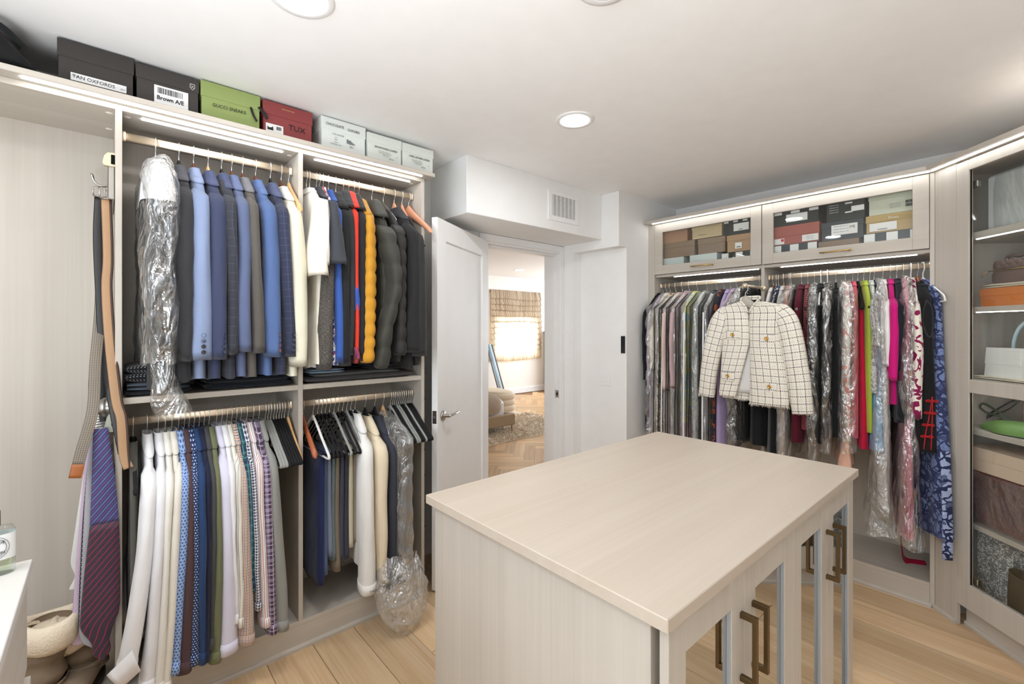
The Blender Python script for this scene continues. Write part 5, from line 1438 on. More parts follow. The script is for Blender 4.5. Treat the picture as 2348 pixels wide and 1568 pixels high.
nk = smooth([(-0.008, 0.010, 1.535), (-0.016, 0.026, 1.578), (-0.010, 0.050, 1.606), (0.018, 0.045, 1.622), (0.026, 0.0, 1.624), (0.018, -0.045, 1.622), (-0.010, -0.050, 1.606), (-0.018, -0.028, 1.578), (-0.012, 0.0, 1.535)], 50)
part('neckband', MB().tube(nk, 1.0, 8, False, (0.006, 0.014), (1, 0, 0)), M_TW, tw)
def tsleeve(pts, seed):
    """pts rows: y, z, half width, half depth"""
    P = np.array(pts, float); rings = []
    a = np.arange(20) * 2 * PI / 20
    S = smooth(P, 26)
    T = np.gradient(S[:, :2], axis=0); T /= np.linalg.norm(T, axis=1)[:, None]
    for (y, z, w, d), (ty, tz) in zip(S, T):
        ny, nz = -tz, ty
        rings.append(np.stack([0.006 + d * spow(np.sin(a), 0.85), y + ny * w * spow(np.cos(a), 0.9), z + nz * w * spow(np.cos(a), 0.9)], 1))
    rings = np.array(rings); rings = rings + wig(rings, seed, 0.004, 14)
    c = rings[-1].mean(0)
    rings = np.concatenate([rings, (c + (rings[-1] - c) * 0.85 + (rings[-3] - rings[-1]).mean(0))[None]])
    return MB().loft(rings)
part('sleeve', tsleeve([(0.135, 1.568, 0.012, 0.012), (0.160, 1.545, 0.045, 0.030), (0.190, 1.470, 0.062, 0.042), (0.225, 1.330, 0.060, 0.044), (0.255, 1.17, 0.055, 0.040), (0.272, 1.03, 0.052, 0.036), (0.276, 1.005, 0.052, 0.035)], 705), M_TW, tw)
part('sleeve', tsleeve([(-0.140, 1.566, 0.012, 0.012), (-0.168, 1.543, 0.045, 0.030), (-0.200, 1.465, 0.062, 0.044), (-0.232, 1.320, 0.061, 0.046), (-0.258, 1.15, 0.056, 0.042), (-0.274, 0.99, 0.052, 0.038), (-0.277, 0.962, 0.052, 0.036)], 708), M_TW, tw)
def fringe(p0, p1, n, L, seed, nm='fringe'):
    r = random.Random(seed); m = MB()
    p0 = np.array(p0); p1 = np.array(p1)
    for i in range(n):
        q = (i + r.random()) / n
        b = p0 + (p1 - p0) * q + np.array([r.uniform(-0.012, 0.010), 0, 0])
        e = b + np.array([r.uniform(-0.006, 0.003), r.uniform(-0.007, 0.007), -L * r.uniform(0.5, 1.1)])
        m.tube([b + np.array([0, 0, 0.006]), (b + e) / 2 + np.array([r.uniform(-.003, .003), r.uniform(-.003, .003), 0]), e], [0.0022, 0.0018, 0.0006], 4)
    o = part(nm, m, M_TWF, tw); o['kind'] = 'stuff'
M_TWF = F('tweed_fringe', (238, 232, 220), 'stripe', (80, 76, 80), None, 0.02, 0.12, rough=0.95)
fringe((-0.008, 0.084, 1.022), (-0.008, 0.184, 1.028), 60, 0.017, 1)
fringe((-0.010, -0.212, 0.992), (-0.010, 0.000, 0.988), 110, 0.018, 2)
fringe((0.028, -0.02, 1.002), (0.028, 0.085, 1.002), 40, 0.014, 3)
fringe((0.004, 0.226, 1.008), (0.004, 0.326, 1.004), 56, 0.014, 4)
fringe((0.004, -0.328, 0.966), (0.004, -0.228, 0.966), 56, 0.016, 5)
M_GBTN = plain('gold_button', (206, 160, 92), 0.3, 0.9)
for (y, z, w) in ((0.092, 1.405, 0.085), (-0.102, 1.385, 0.085), (0.122, 1.150, 0.080), (-0.118, 1.105, 0.080)):
    xs = -0.033 if z > 1.3 else -0.034
    f = part('pocket_flap', panel([(z + 0.018, y - w / 2, y + w / 2), (z - 0.010, y - w / 2, y + w / 2), (z - 0.030, y - w / 2 + 0.002, y + w / 2 - 0.002), (z - 0.036, y - w / 2 + 0.008, y + w / 2 - 0.008)], 0.006, 0.0, xs + 0.006, seed=int(z * 100)), M_TW, tw)
    b = MB().lathe([(0, -0.0135), (0.005, -0.013), (0.0062, -0.0145), (0.0105, -0.0135), (0.0115, -0.011), (0.0105, -0.002)], 18, (xs + 0.006, y, z - 0.006), 0, 0)
    part('button', b, M_GBTN, f, 'gold button')
# ------------------------------------------------------------------ shoe boxes
M_INK = plain('black_marker_ink', (28, 28, 30), 0.6)
M_INKG = plain('grey_print', (120, 120, 124), 0.6)
M_STK = plain('white_sticker', (236, 236, 236), 0.5)
def card(name, rgb): return plain('card_' + name, rgb, 0.6, 0, 0.25, 60, 0.05)
FACE_L = (R(90), 0, 0)
FACE_R = (R(90), 0, R(-90))
def shoebox(label, loc, rz, w, d, h, mat, lid=0.33, lmat=None, group=None, seat=0.003):
    """front face looks along local -y; width w (x), depth d (y), height h"""
    t = thing('shoe_box', label, 'shoe box', loc, rz, group)
    part('box', MB().box((-w / 2 + seat, seat, 0), (w / 2 - seat, d - seat, h - 0.002), 0.001), mat, t)
    part('lid', MB().box((-w / 2, 0, h * (1 - lid)), (w / 2, d, h), 0.0015), lmat or mat, t)
    return t
def sticker(t, x0, x1, z0, z1, y=0.0, mat=None, nm='sticker'):
    return part(nm, MB().box((x0, y - 0.0012, z0), (x1, y + 0.001, z1), 0.0003), mat or M_STK, t)
def ink(t, s, size, x, z, y=-0.0016, mat=None, sx=1.0, tilt=0.0, nm='lettering', sp=1.0, off=0.0):
    return text(nm, s, size, (x, y, z), (R(90), R(tilt), 0), mat or M_INK, t, 'CENTER', sx, 0.0, sp, off)
def bars(t, x0, x1, z0, z1, y=-0.0014, seed=0, mat=None, nm='barcode'):
    r = random.Random(seed); m = MB(); x = x0
    while x < x1:
        w = r.choice((0.0006, 0.001, 0.0018)) * max(0.5, (x1 - x0) / 0.05)
        m.box((x, y - 0.0002, z0), (min(x + w, x1), y + 0.0006, z1), 0.0)
        x += w + r.choice((0.0007, 0.0012)) * max(0.5, (x1 - x0) / 0.05)
    return part(nm, m, mat or M_INK, t)
BZ, BY = 2.267, 2.200
c1 = card('charcoal', (62, 58, 56)); c2 = card('graphite', (66, 62, 60))
t = shoebox('charcoal shoe box marked tan oxfords, leftmost in the row', (-0.021, BY, BZ), 0, 0.203, 0.33, 0.164, c1, 0.36)
sticker(t, -0.068, 0.080, 0.030, 0.056)
ink(t, 'TAN OXFORDS', 0.017, -0.008, 0.043, tilt=1, sx=0.95)
ink(t, 'STYLE', 0.007, -0.056, 0.045, mat=M_INKG); ink(t, '42½', 0.008, 0.070, 0.040, mat=M_INKG)
t = shoebox('graphite shoe box marked brown with a white barcode sticker', (0.183, BY, BZ), 0, 0.196, 0.33, 0.156, c2, 0.33)
sticker(t, -0.044, 0.062, 0.020, 0.093)
bars(t, -0.034, 0.044, 0.064, 0.086, seed=3)
ink(t, 'Brown A/E', 0.021, 0.006, 0.047, sx=0.9, off=0.0006)
sh_ = MB()
for k in (1.0,):
    o_ = [(0.068, 0.134), (0.068, 0.120), (0.0755, 0.1115), (0.083, 0.120), (0.083, 0.134)]
    m_ = [(p[0], -0.0006, p[1]) for p in o_] + [(o_[0][0], -0.0006, o_[0][1])]
    sh_.tube(m_, 0.0008, 5)
    sh_.tube([(0.071, -0.0006, 0.130), (0.080, -0.0006, 0.118)], 0.0006, 5); sh_.tube([(0.080, -0.0006, 0.130), (0.071, -0.0006, 0.118)], 0.0006, 5)
part('shield_emblem', sh_, M_STK, t, 'small white shield emblem')
t = shoebox('olive green shoe box with a black ribbon and handwriting', (0.393, BY, BZ), 0, 0.214, 0.33, 0.165, card('olive', (146, 162, 100)), 0.37)
ink(t, 'GUCCI SNEAKS', 0.019, -0.008, 0.076, tilt=-1, sx=0.92)
part('ribbon', MB().tube(smooth([(0.070, -0.002, 0.108), (0.074, -0.006, 0.09), (0.080, -0.008, 0.072), (0.092, -0.008, 0.052)], 14), 1.0, 6, False, (0.0045, 0.0008), (0, 1, 0)), M_BLACK, t, 'black ribbon')
part('ribbon', MB().tube(smooth([(0.1, -0.003, 0.118), (0.110, -0.008, 0.105), (0.122, -0.012, 0.088), (0.130, -0.012, 0.072)], 14), 1.0, 6, False, (0.0065, 0.0008), (0, 1, 0)), M_BLACK, t, 'black ribbon')
t = shoebox('dark red shoe box marked TUX', (0.613, BY, BZ), 0, 0.206, 0.33, 0.160, card('dark_red', (140, 68, 68)), 0.36)
ink(t, 'TUX', 0.034, 0.035, 0.066, sx=1.05); sticker(t, -0.092, -0.022, 0.024, 0.062)
bars(t, -0.050, -0.030, 0.040, 0.055, seed=5)
part('shoe_print', MB().prism([(-0.086, 0.034), (-0.086, 0.050), (-0.080, 0.044), (-0.070, 0.046), (-0.064, 0.052), (-0.062, 0.034)], -0.0016, -0.001, 1), M_INK, t)
M_GINK = plain('gold_print', (222, 176, 122), 0.5)
ink(t, 'MENS FINE SHOES', 0.0065, -0.002, 0.138, mat=M_GINK, sx=1.0)
part('crest', MB().lathe([(0, -0.0012), (0.005, -0.0010), (0.006, 0)], 12, (-0.002, 0, 0.149), 0, 1), M_GINK, t, 'small gold crest')
wh = card('white_a', (224, 230, 226)); wh2 = card('white_b', (222, 228, 222))
def shoe_icon(t, x, z, s):
    o_ = [(-1, -0.35), (-1, 0.55), (-0.72, 0.62), (-0.5, 0.35), (-0.2, 0.5), (0.1, 0.25), (0.6, -0.1), (1, -0.2), (1.0, -0.42), (0.0, -0.45)]
    part('shoe_print', MB().prism([(x + p[0] * s, z + p[1] * s) for p in o_], -0.0014, -0.0008, 1), M_INKG, t, 'printed grey shoe')
t = shoebox('tall white shoe box marked chocolate oxford with a shoe drawing', (0.863, BY, BZ), 0, 0.216, 0.33, 0.165, wh, 0.34)
ink(t, 'CHOCOLATE', 0.017, -0.044, 0.134, sx=0.82); ink(t, 'OXFORD', 0.017, 0.046, 0.130, sx=0.85)
ink(t, 'MON, LEATHER', 0.009, -0.030, 0.092, mat=M_INKG, sx=0.9)
for k, z in enumerate((0.078, 0.068, 0.056, 0.046)):
    ink(t, ('Size', 'Black', 'Classic', 'Goodyear welt')[k], 0.0066, -0.040, z, mat=M_INKG, sx=1.0 if k < 3 else 1.3)
shoe_icon(t, 0.032, 0.072, 0.020); ink(t, '42½', 0.011, 0.036, 0.050)
t = shoebox('middle white shoe box marked brown suede loafers', (1.073, BY, BZ), 0, 0.190, 0.33, 0.152, wh2, 0.30)
ink(t, 'BROWN SUEDE LOAFERS', 0.0145, 0.006, 0.087, sx=0.76)
for k, z in enumerate((0.070, 0.062, 0.054)): ink(t, ('Penny loafer, dark brown', 'Suede upper, leather sole', 'Size 42'), 0.006, 0.0, z, mat=M_INKG) if False else ink(t, ('Penny loafer dark brown', 'Suede upper leather sole', 'Rubber heel')[k], 0.0066, -0.004 + 0.004 * k, z, mat=M_INKG)
ink(t, 'Shoes', 0.010, 0.035, 0.042, mat=M_INKG); ink(t, '42', 0.007, 0.066, 0.058, mat=M_INKG)
t = shoebox('right white shoe box marked camel leather loafers', (1.266, BY, BZ), 0, 0.189, 0.33, 0.150, wh2, 0.30)
ink(t, 'CAMEL LEATHER LOAFERS', 0.0145, 0.006, 0.088, sx=0.74)
for k, z in enumerate((0.071, 0.063, 0.055)): ink(t, ('Penny loafer camel tan', 'Calf upper leather sole', 'Rubber heel')[k], 0.0066, -0.010 + 0.004 * k, z, mat=M_INKG)
ink(t, 'Shoes', 0.010, 0.030, 0.044, mat=M_INKG); ink(t, '42', 0.007, 0.062, 0.058, mat=M_INKG)
# black block added to stand in for the shade left of the boxes
sb = thing('shade_block', 'added black block with a strap, standing in for shade left of the shoe boxes', 'bag', (-0.60, 2.315, 2.267))
a_ = np.arange(28) * 2 * PI / 28
rg = []
for q in np.linspace(-1, 1, 13):
    e = max(0.12, (1 - abs(q) ** 4) ** 0.5)
    rg.append(np.stack([np.full(28, 0.43 * q), 0.165 * spow(np.cos(a_), 0.5), 0.083 * e + 0.081 * e * spow(np.sin(a_), 0.6)], 1))
part('shade_body', MB().loft(np.maximum(np.array(rg) + wig(np.array(rg), 12, 0.004), [-9, -9, 0.0005]), True, True, True, True), F('shade_black', (24, 24, 25)), sb)
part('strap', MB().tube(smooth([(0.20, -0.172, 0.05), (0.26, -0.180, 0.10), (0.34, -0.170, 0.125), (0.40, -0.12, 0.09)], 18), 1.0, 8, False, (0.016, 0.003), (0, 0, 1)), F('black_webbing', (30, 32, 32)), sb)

# ------------------------------------------------------------------ shoe boxes behind the glass flaps
def rbox(lab, ya, yb, z0, z1, mat, lid=0.33, lmat=None, d=0.30, x=3.232):
    return shoebox(lab, (x, (ya + yb) / 2, z0), R(-90), abs(ya - yb), d, z1 - z0, mat, lid, lmat)
tanp = card('dusty_tan', (178, 140, 114)); bei = card('beige', (204, 184, 146)); brn = card('taupe_brown', (140, 118, 98)); blk_ = card('slate_black', (52, 56, 54))
pnk = card('brick_pink', (168, 96, 86)); whb = card('blue_white', (206, 216, 216)); lg = card('pale_grey_green', (196, 200, 182)); tan2 = card('tan', (178, 144, 112)); dk2 = card('charcoal_blue', (64, 70, 74)); bei2 = card('kraft_beige', (186, 160, 110))
ZB = 1.8525
def squares(t, w, z0, z1, n, ph=0, mat=None):
    s = w / n
    for i in range(n):
        if (i + ph) % 2 == 0:
            sticker(t, -w / 2 + i * s, -w / 2 + (i + 1) * s - 0.001, z0, z1, 0.0, None, 'white_square')
t = rbox('shallow pale box at the bottom left behind the left flap', 1.912, 1.737, ZB, 1.974, whb, 0.5)
ink(t, 'SHOES', 0.012, 0.03, 0.045)
t = rbox('shallow pale box in the bottom middle behind the left flap', 1.690, 1.488, ZB, 1.974, whb, 0.5)
t = rbox('black and white chequered box at the bottom right behind the left flap', 1.455, 1.215, ZB, 1.962, blk_, 0.4)
squares(t, 0.236, 0.055, 0.105, 5)
t = rbox('brown box on the pale boxes at the left end behind the left flap', 1.912, 1.652, 1.975, 2.088, brn, 0.36)
ink(t, 'SHOE', 0.014, 0.05, 0.030, mat=M_INKG)
t = rbox('brown box in the middle of the left flap', 1.628, 1.428, 1.975, 2.083, brn, 0.36)
ink(t, 'SHOE', 0.014, 0.035, 0.032, mat=M_INKG); ink(t, 'mod', 0.02, -0.04, 0.03, mat=M_INKG)
t = rbox('tan box on the chequered box behind the left flap', 1.420, 1.215, 1.963, 2.078, tan2, 0.34)
sticker(t, -0.045, 0.0, 0.020, 0.060); bars(t, -0.035, -0.010, 0.026, 0.034, seed=8)
t = rbox('dusty tan box on top at the left end behind the left flap', 1.914, 1.706, 2.089, 2.188, tanp, 0.0001)
t = rbox('beige box on top in the middle behind the left flap', 1.674, 1.452, 2.089, 2.203, bei, 0.42)
ink(t, 'shoe co', 0.016, -0.03, 0.026, mat=M_INKG)
t = rbox('black box with white squares on top behind the left flap', 1.440, 1.215, 2.079, 2.208, blk_, 0.4)
squares(t, 0.22, 0.085, 0.118, 7); sticker(t, -0.045, 0.055, 0.024, 0.074); bars(t, -0.01, 0.015, 0.030, 0.036, seed=9)
t = rbox('chequered black and white box at the bottom left behind the right flap', 1.125, 0.876, ZB, 1.968, dk2, 0.45)
squares(t, 0.245, 0.062, 0.112, 5)
t = rbox('low brown box in the bottom middle behind the right flap', 0.872, 0.671, ZB, 1.958, brn, 0.4)
t = rbox('chequered black and white box at the bottom right behind the right flap', 0.650, 0.395, ZB, 1.972, dk2, 0.45)
squares(t, 0.25, 0.066, 0.116, 5)
t = rbox('brick pink box behind the right flap', 1.120, 0.866, 1.969, 2.086, pnk, 0.55)
sticker(t, -0.125, -0.065, 0.004, 0.040); part('red_dot', MB().disc((-0.075, -0.0022, 0.028), 0.009, 1, 20), card('red_dot', (196, 60, 54)), t)
sticker(t, 0.035, 0.122, 0.006, 0.046)
for k in range(3): ink(t, 'leather pump', 0.007, 0.078, 0.036 - 0.009 * k, mat=M_INKG)
t = rbox('charcoal box with a large white sticker behind the right flap', 0.857, 0.648, 1.959, 2.068, dk2, 0.3)
o_ = sticker(t, -0.052, 0.075, 0.028, 0.088); ink(t, '04J', 0.022, 0.05, 0.068); 
for k in range(3): ink(t, 'Boutique delivery no 42', 0.0075, -0.004, 0.078 - 0.016 * k, mat=M_INKG)
t = rbox('kraft beige box with a white label behind the right flap', 0.640, 0.395, 1.973, 2.070, bei2, 0.40)
sticker(t, -0.105, 0.015, 0.008, 0.052); bars(t, -0.07, -0.025, 0.014, 0.020, seed=11); ink(t, 'Shoes', 0.020, 0.0, 0.074, mat=M_STK)
t = rbox('black box with three white squares and a label on top behind the right flap', 1.122, 0.868, 2.087, 2.196, blk_, 0.42)
squares(t, 0.25, 0.072, 0.104, 5); sticker(t, -0.052, 0.066, 0.020, 0.068)
t = rbox('black box with white labels in the middle top behind the right flap', 0.832, 0.642, 2.069, 2.186, blk_, 0.0001)
sticker(t, 0.03, 0.09, 0.045, 0.075); sticker(t, 0.0, 0.035, 0.092, 0.101); sticker(t, 0.0, 0.035, 0.040, 0.048)
for k in range(4): ink(t, 'Slingback pump', 0.0075, -0.055, 0.095 - 0.014 * k, mat=M_STK)
t = rbox('pale grey box with a barcode on the top right behind the right flap', 0.628, 0.395, 2.071, 2.196, lg, 0.34)
bars(t, 0.045, 0.075, 0.024, 0.040, seed=12); bars(t, 0.045, 0.075, 0.044, 0.058, seed=13); bars(t, 0.080, 0.11, 0.024, 0.040, seed=15)
for k in range(3): ink(t, 'leather sole 38', 0.0075, 0.0, 0.050 - 0.010 * k, mat=M_INKG)
# ------------------------------------------------------------------ belts and ties on pull-out racks
M_CREAMM = plain('champagne_metal', (214, 202, 172), 0.35, 0.5)
PXF = 0.027                                     # left face of the first divider
br_ = thing('belt_rack', 'champagne metal pull-out belt rack on the divider, holding belts', 'rack', (PXF, 2.21, 1.99))
part('end_cap', MB().prism([(0.0, 0.033), (0.0, 0.082), (-0.020, 0.080), (-0.030, 0.066), (-0.034, 0.042), (-0.030, 0.033)], -0.010, 0.012, 1), M_CREAMM, br_)
part('dark_insert', MB().box((-0.011, -0.012, 0.040), (0.0, -0.008, 0.074), 0.001), M_DARK, br_)
part('slide_rail', MB().box((-0.020, 0.0, -0.085), (0.0, 0.30, 0.055), 0.003), M_STEEL, br_)
for k in range(6):
    y = 0.03 + 0.045 * k
    part('hook', MB().tube(smooth([(-0.018, y, -0.03 + 0.010 * k), (-0.040, y, -0.035 + 0.010 * k), (-0.058, y, -0.020 + 0.010 * k), (-0.064, y, 0.005 + 0.010 * k)], 12), 0.0032, 7), M_STEEL, br_)
def strap(nm, lab, cat, pts, w, mat, th=0.0032, tip=None, up=(0, 1, 0), tapers=0.0):
    P = smooth(pts, 44)
    t = thing(nm, lab, cat, tuple(P[0]))
    P = P - P[0]
    rr = np.ones(len(P))
    if tapers: rr[-5:] = np.linspace(1, 1 - tapers, 5)
    if tip is None:
        part('strap', MB().tube(P, rr, 8, False, (w / 2, th / 2), up), mat, t)
    else:
        k = len(P) - 5
        part('strap', MB().tube(P[:k + 1], rr[:k + 1], 8, False, (w / 2, th / 2), up), mat, t)
        part('tip', MB().tube(P[k:], rr[k:], 8, False, (w / 2 + 0.0006, th / 2 + 0.001), up), tip, t, 'brown leather tip')
    return t
def buckle(t, w, mat):
    p = [(-w / 2, -0.004, 0.002), (-w / 2, -0.004, 0.036), (w / 2, -0.004, 0.036), (w / 2, -0.004, 0.002)]
    m = MB().tube(np.array(p + [p[0]]), 0.0024, 7)
    m.tube([(0, -0.005, 0.0), (0, -0.008, 0.036)], 0.0016, 6)
    part('buckle', m, mat, t)
L_BLK = plain('black_leather', (38, 37, 38), 0.42, 0, 0.5, 80, 0.15)
L_TAN = plain('tan_leather_lining', (168, 134, 102), 0.6, 0, 0.3, 60, 0.15)
L_BRN = plain('brown_leather', (120, 72, 44), 0.45, 0, 0.4, 60, 0.15)
L_DBR = plain('dark_brown_leather', (62, 44, 36), 0.45, 0, 0.4, 60, 0.15)
b = strap('belt', 'black leather belt hanging full length on the belt rack', 'belt', [(-0.016, 2.25, 1.916), (-0.020, 2.25, 1.762), (-0.013, 2.25, 1.542), (-0.008, 2.25, 1.423), (0.007, 2.24, 1.265), (0.028, 2.16, 1.12), (0.047, 2.14, 0.996)], 0.026, L_BLK); buckle(b, 0.032, M_STEEL)
b = strap('belt', 'brown belt showing its tan lining, nearest the divider', 'belt', [(0.003, 2.22, 1.905), (0.008, 2.22, 1.698), (0.004, 2.22, 1.581), (0.013, 2.20, 1.384), (0.030, 2.16, 1.186), (0.043, 2.14, 1.12), (0.050, 2.13, 0.993), (0.062, 2.12, 0.945)], 0.028, L_TAN); buckle(b, 0.034, M_STEEL)
ed = smooth([(0.012, -0.001, 0), (0.017, -0.001, -0.207), (0.014, -0.001, -0.324), (0.024, -0.021, -0.521), (0.041, -0.061, -0.719), (0.054, -0.081, -0.785), (0.060, -0.091, -0.912), (0.062, -0.1, -0.962)], 44)
part('edge', MB().tube(ed, 1.0, 6, False, (0.004, 0.003), (0, 1, 0)), L_DBR, b, 'dark brown outer side')
b = strap('belt', 'grey woven belt with a brown leather tip', 'belt', [(-0.002, 2.30, 1.88), (-0.010, 2.285, 1.614), (-0.016, 2.262, 1.462), (-0.026, 2.215, 1.309), (-0.032, 2.17, 1.156), (-0.060, 2.15, 1.02), (-0.076, 2.14, 0.935)], 0.032, F('grey_weave', (150, 142, 130), 'gingham', (104, 94, 84), None, 0.006), 0.004, plain('cognac_leather', (160, 96, 52), 0.45)); buckle(b, 0.036, M_STEEL)
strap('belt', 'second black belt hanging behind the full length one', 'belt', [(-0.004, 2.30, 1.90), (-0.003, 2.29, 1.686), (-0.007, 2.28, 1.304), (-0.007, 2.28, 1.143), (0.010, 2.27, 0.988)], 0.022, L_BLK)
strap('belt', 'thin dark belt curving left behind the woven belt', 'belt', [(-0.010, 2.34, 1.92), (-0.016, 2.32, 1.60), (-0.020, 2.31, 1.423), (-0.036, 2.31, 1.25), (-0.034, 2.32, 1.19)], 0.020, L_DBR)

tr_ = thing('tie_rack', 'grey metal and chrome pull-out tie rack on the divider', 'rack', (PXF, 2.20, 1.10))
part('end_cap', MB().prism([(0.0, -0.032), (0.0, 0.040), (-0.012, 0.038), (-0.022, 0.022), (-0.032, -0.030)], -0.012, 0.012, 1), plain('grey_green_metal', (176, 180, 168), 0.4, 0.3), tr_)
part('dark_insert', MB().box((-0.010, -0.014, -0.010), (0.0, -0.010, 0.026), 0.001), M_DARK, tr_)
part('housing', MB().lathe([(0.0, 0.0), (0.030, 0.0), (0.034, 0.01), (0.034, 0.26), (0, 0.26)], 22, (-0.016, 0.27, 0.052), 0, 1), M_STEEL, tr_)
for k in range(6):
    y = 0.004 + 0.035 * k
    part('tie_bar', MB().tube([(-0.010, y, -0.016 + 0.004 * k), (-0.078, y, -0.020 + 0.004 * k)], 0.005, 8), M_CHROME, tr_)
def tie(lab, rows, mat, y, cat='tie', back=True, th=0.004, nm='necktie'):
    """rows: (x centre, z, width)"""
    t = thing(nm, lab, cat, (rows[0][0], y, rows[0][1]))
    P = np.array(rows, float); S = smooth(P, 30)
    o = S[0].copy()
    def strip(scale, dy, cut):
        rings = []
        for x, z, w in S[:cut]:
            a = np.arange(12) * 2 * PI / 12
            rings.append(np.stack([x - o[0] + scale * w / 2 * np.cos(a), dy + th * np.sin(a) + 0.002 * math.sin(z * 14), np.full(12, z - o[1])], 1))
        return MB().loft(rings, True, True, True, True)
    part('front_blade', strip(1.0, 0.0, len(S)), mat, t)
    if back: part('tail', strip(0.62, 0.010, int(len(S) * 0.8)), mat, t)
    return t
M_TIE1 = F('blue_red_stripe_silk', (62, 74, 122), 'diag', (160, 170, 205), (180, 52, 74), 0.021, 0.07, rough=0.45)
tt = thing('necktie', 'navy necktie with fine red and blue diagonal stripes', 'tie', (-0.011, 2.175, 1.088))
def blade(rows, mat, nm, y):
    S = smooth(np.array(rows, float), 34); rings = []
    a = np.arange(12) * 2 * PI / 12
    for x, z, w in S:
        rings.append(np.stack([x + 0.011 + w / 2 * np.cos(a), y + 0.0035 * np.sin(a) + 0.002 * math.sin(z * 12), np.full(12, z - 1.088)], 1))
    return part(nm, MB().loft(rings, True, True, True, True), mat, tt)
blade([(-0.012, 1.088, 0.040), (-0.010, 1.05, 0.044), (-0.004, 0.906, 0.062), (-0.001, 0.752, 0.078)], M_TIE1, 'upper_blade', 0.0)
blade([(-0.001, 0.752, 0.078), (-0.006, 0.601, 0.094), (-0.012, 0.45, 0.104), (-0.017, 0.40, 0.090), (-0.012, 0.345, 0.050), (-0.008, 0.300, 0.045), (-0.006, 0.272, 0.010)], F('dark_red_stripe_silk', (66, 56, 70), 'diag', (188, 46, 66), None, 0.021, 0.10, rough=0.45), 'lower_blade', 0.0)
tie('lavender necktie at the left of the tie rack', [(-0.030, 1.082, 0.030), (-0.038, 0.906, 0.040), (-0.044, 0.755, 0.048), (-0.052, 0.527, 0.058), (-0.058, 0.36, 0.062), (-0.056, 0.335, 0.05)], F('lavender_silk', (206, 184, 206), rough=0.5), 2.215)
tie('black necktie with tiny dots between the lavender and grey ties', [(-0.026, 1.06, 0.022), (-0.036, 0.90, 0.030), (-0.044, 0.70, 0.036), (-0.050, 0.42, 0.040), (-0.050, 0.40, 0.02)], F('black_dotted_silk', (26, 26, 32), 'dots', (186, 186, 196), None, 0.008, 0.2, rough=0.5), 2.200)
tie('silver grey necktie just left of the striped one', [(-0.022, 1.084, 0.030), (-0.028, 0.90, 0.044), (-0.032, 0.70, 0.052), (-0.036, 0.45, 0.060), (-0.034, 0.36, 0.060), (-0.028, 0.318, 0.01)], F('silver_silk', (170, 170, 176), rough=0.45), 2.190)
tie('beige and grey block striped necktie behind on the right', [(0.008, 1.07, 0.030), (0.004, 0.90, 0.048), (0.002, 0.70, 0.058), (0.0, 0.50, 0.066), (0.0, 0.425, 0.066), (0.0, 0.375, 0.008)], F('beige_block_silk', (196, 186, 172), 'diag', (160, 150, 136), None, 0.07, 0.4, rough=0.5), 2.235)
tie('white pocket scarf showing left of the lavender tie', [(-0.050, 0.90, 0.020), (-0.062, 0.66, 0.050), (-0.066, 0.58, 0.056), (-0.064, 0.53, 0.038), (-0.072, 0.49, 0.052), (-0.076, 0.485, 0.02)], F('white_scarf_silk', (236, 234, 230)), 2.330, 'scarf', False, nm='pocket_scarf')

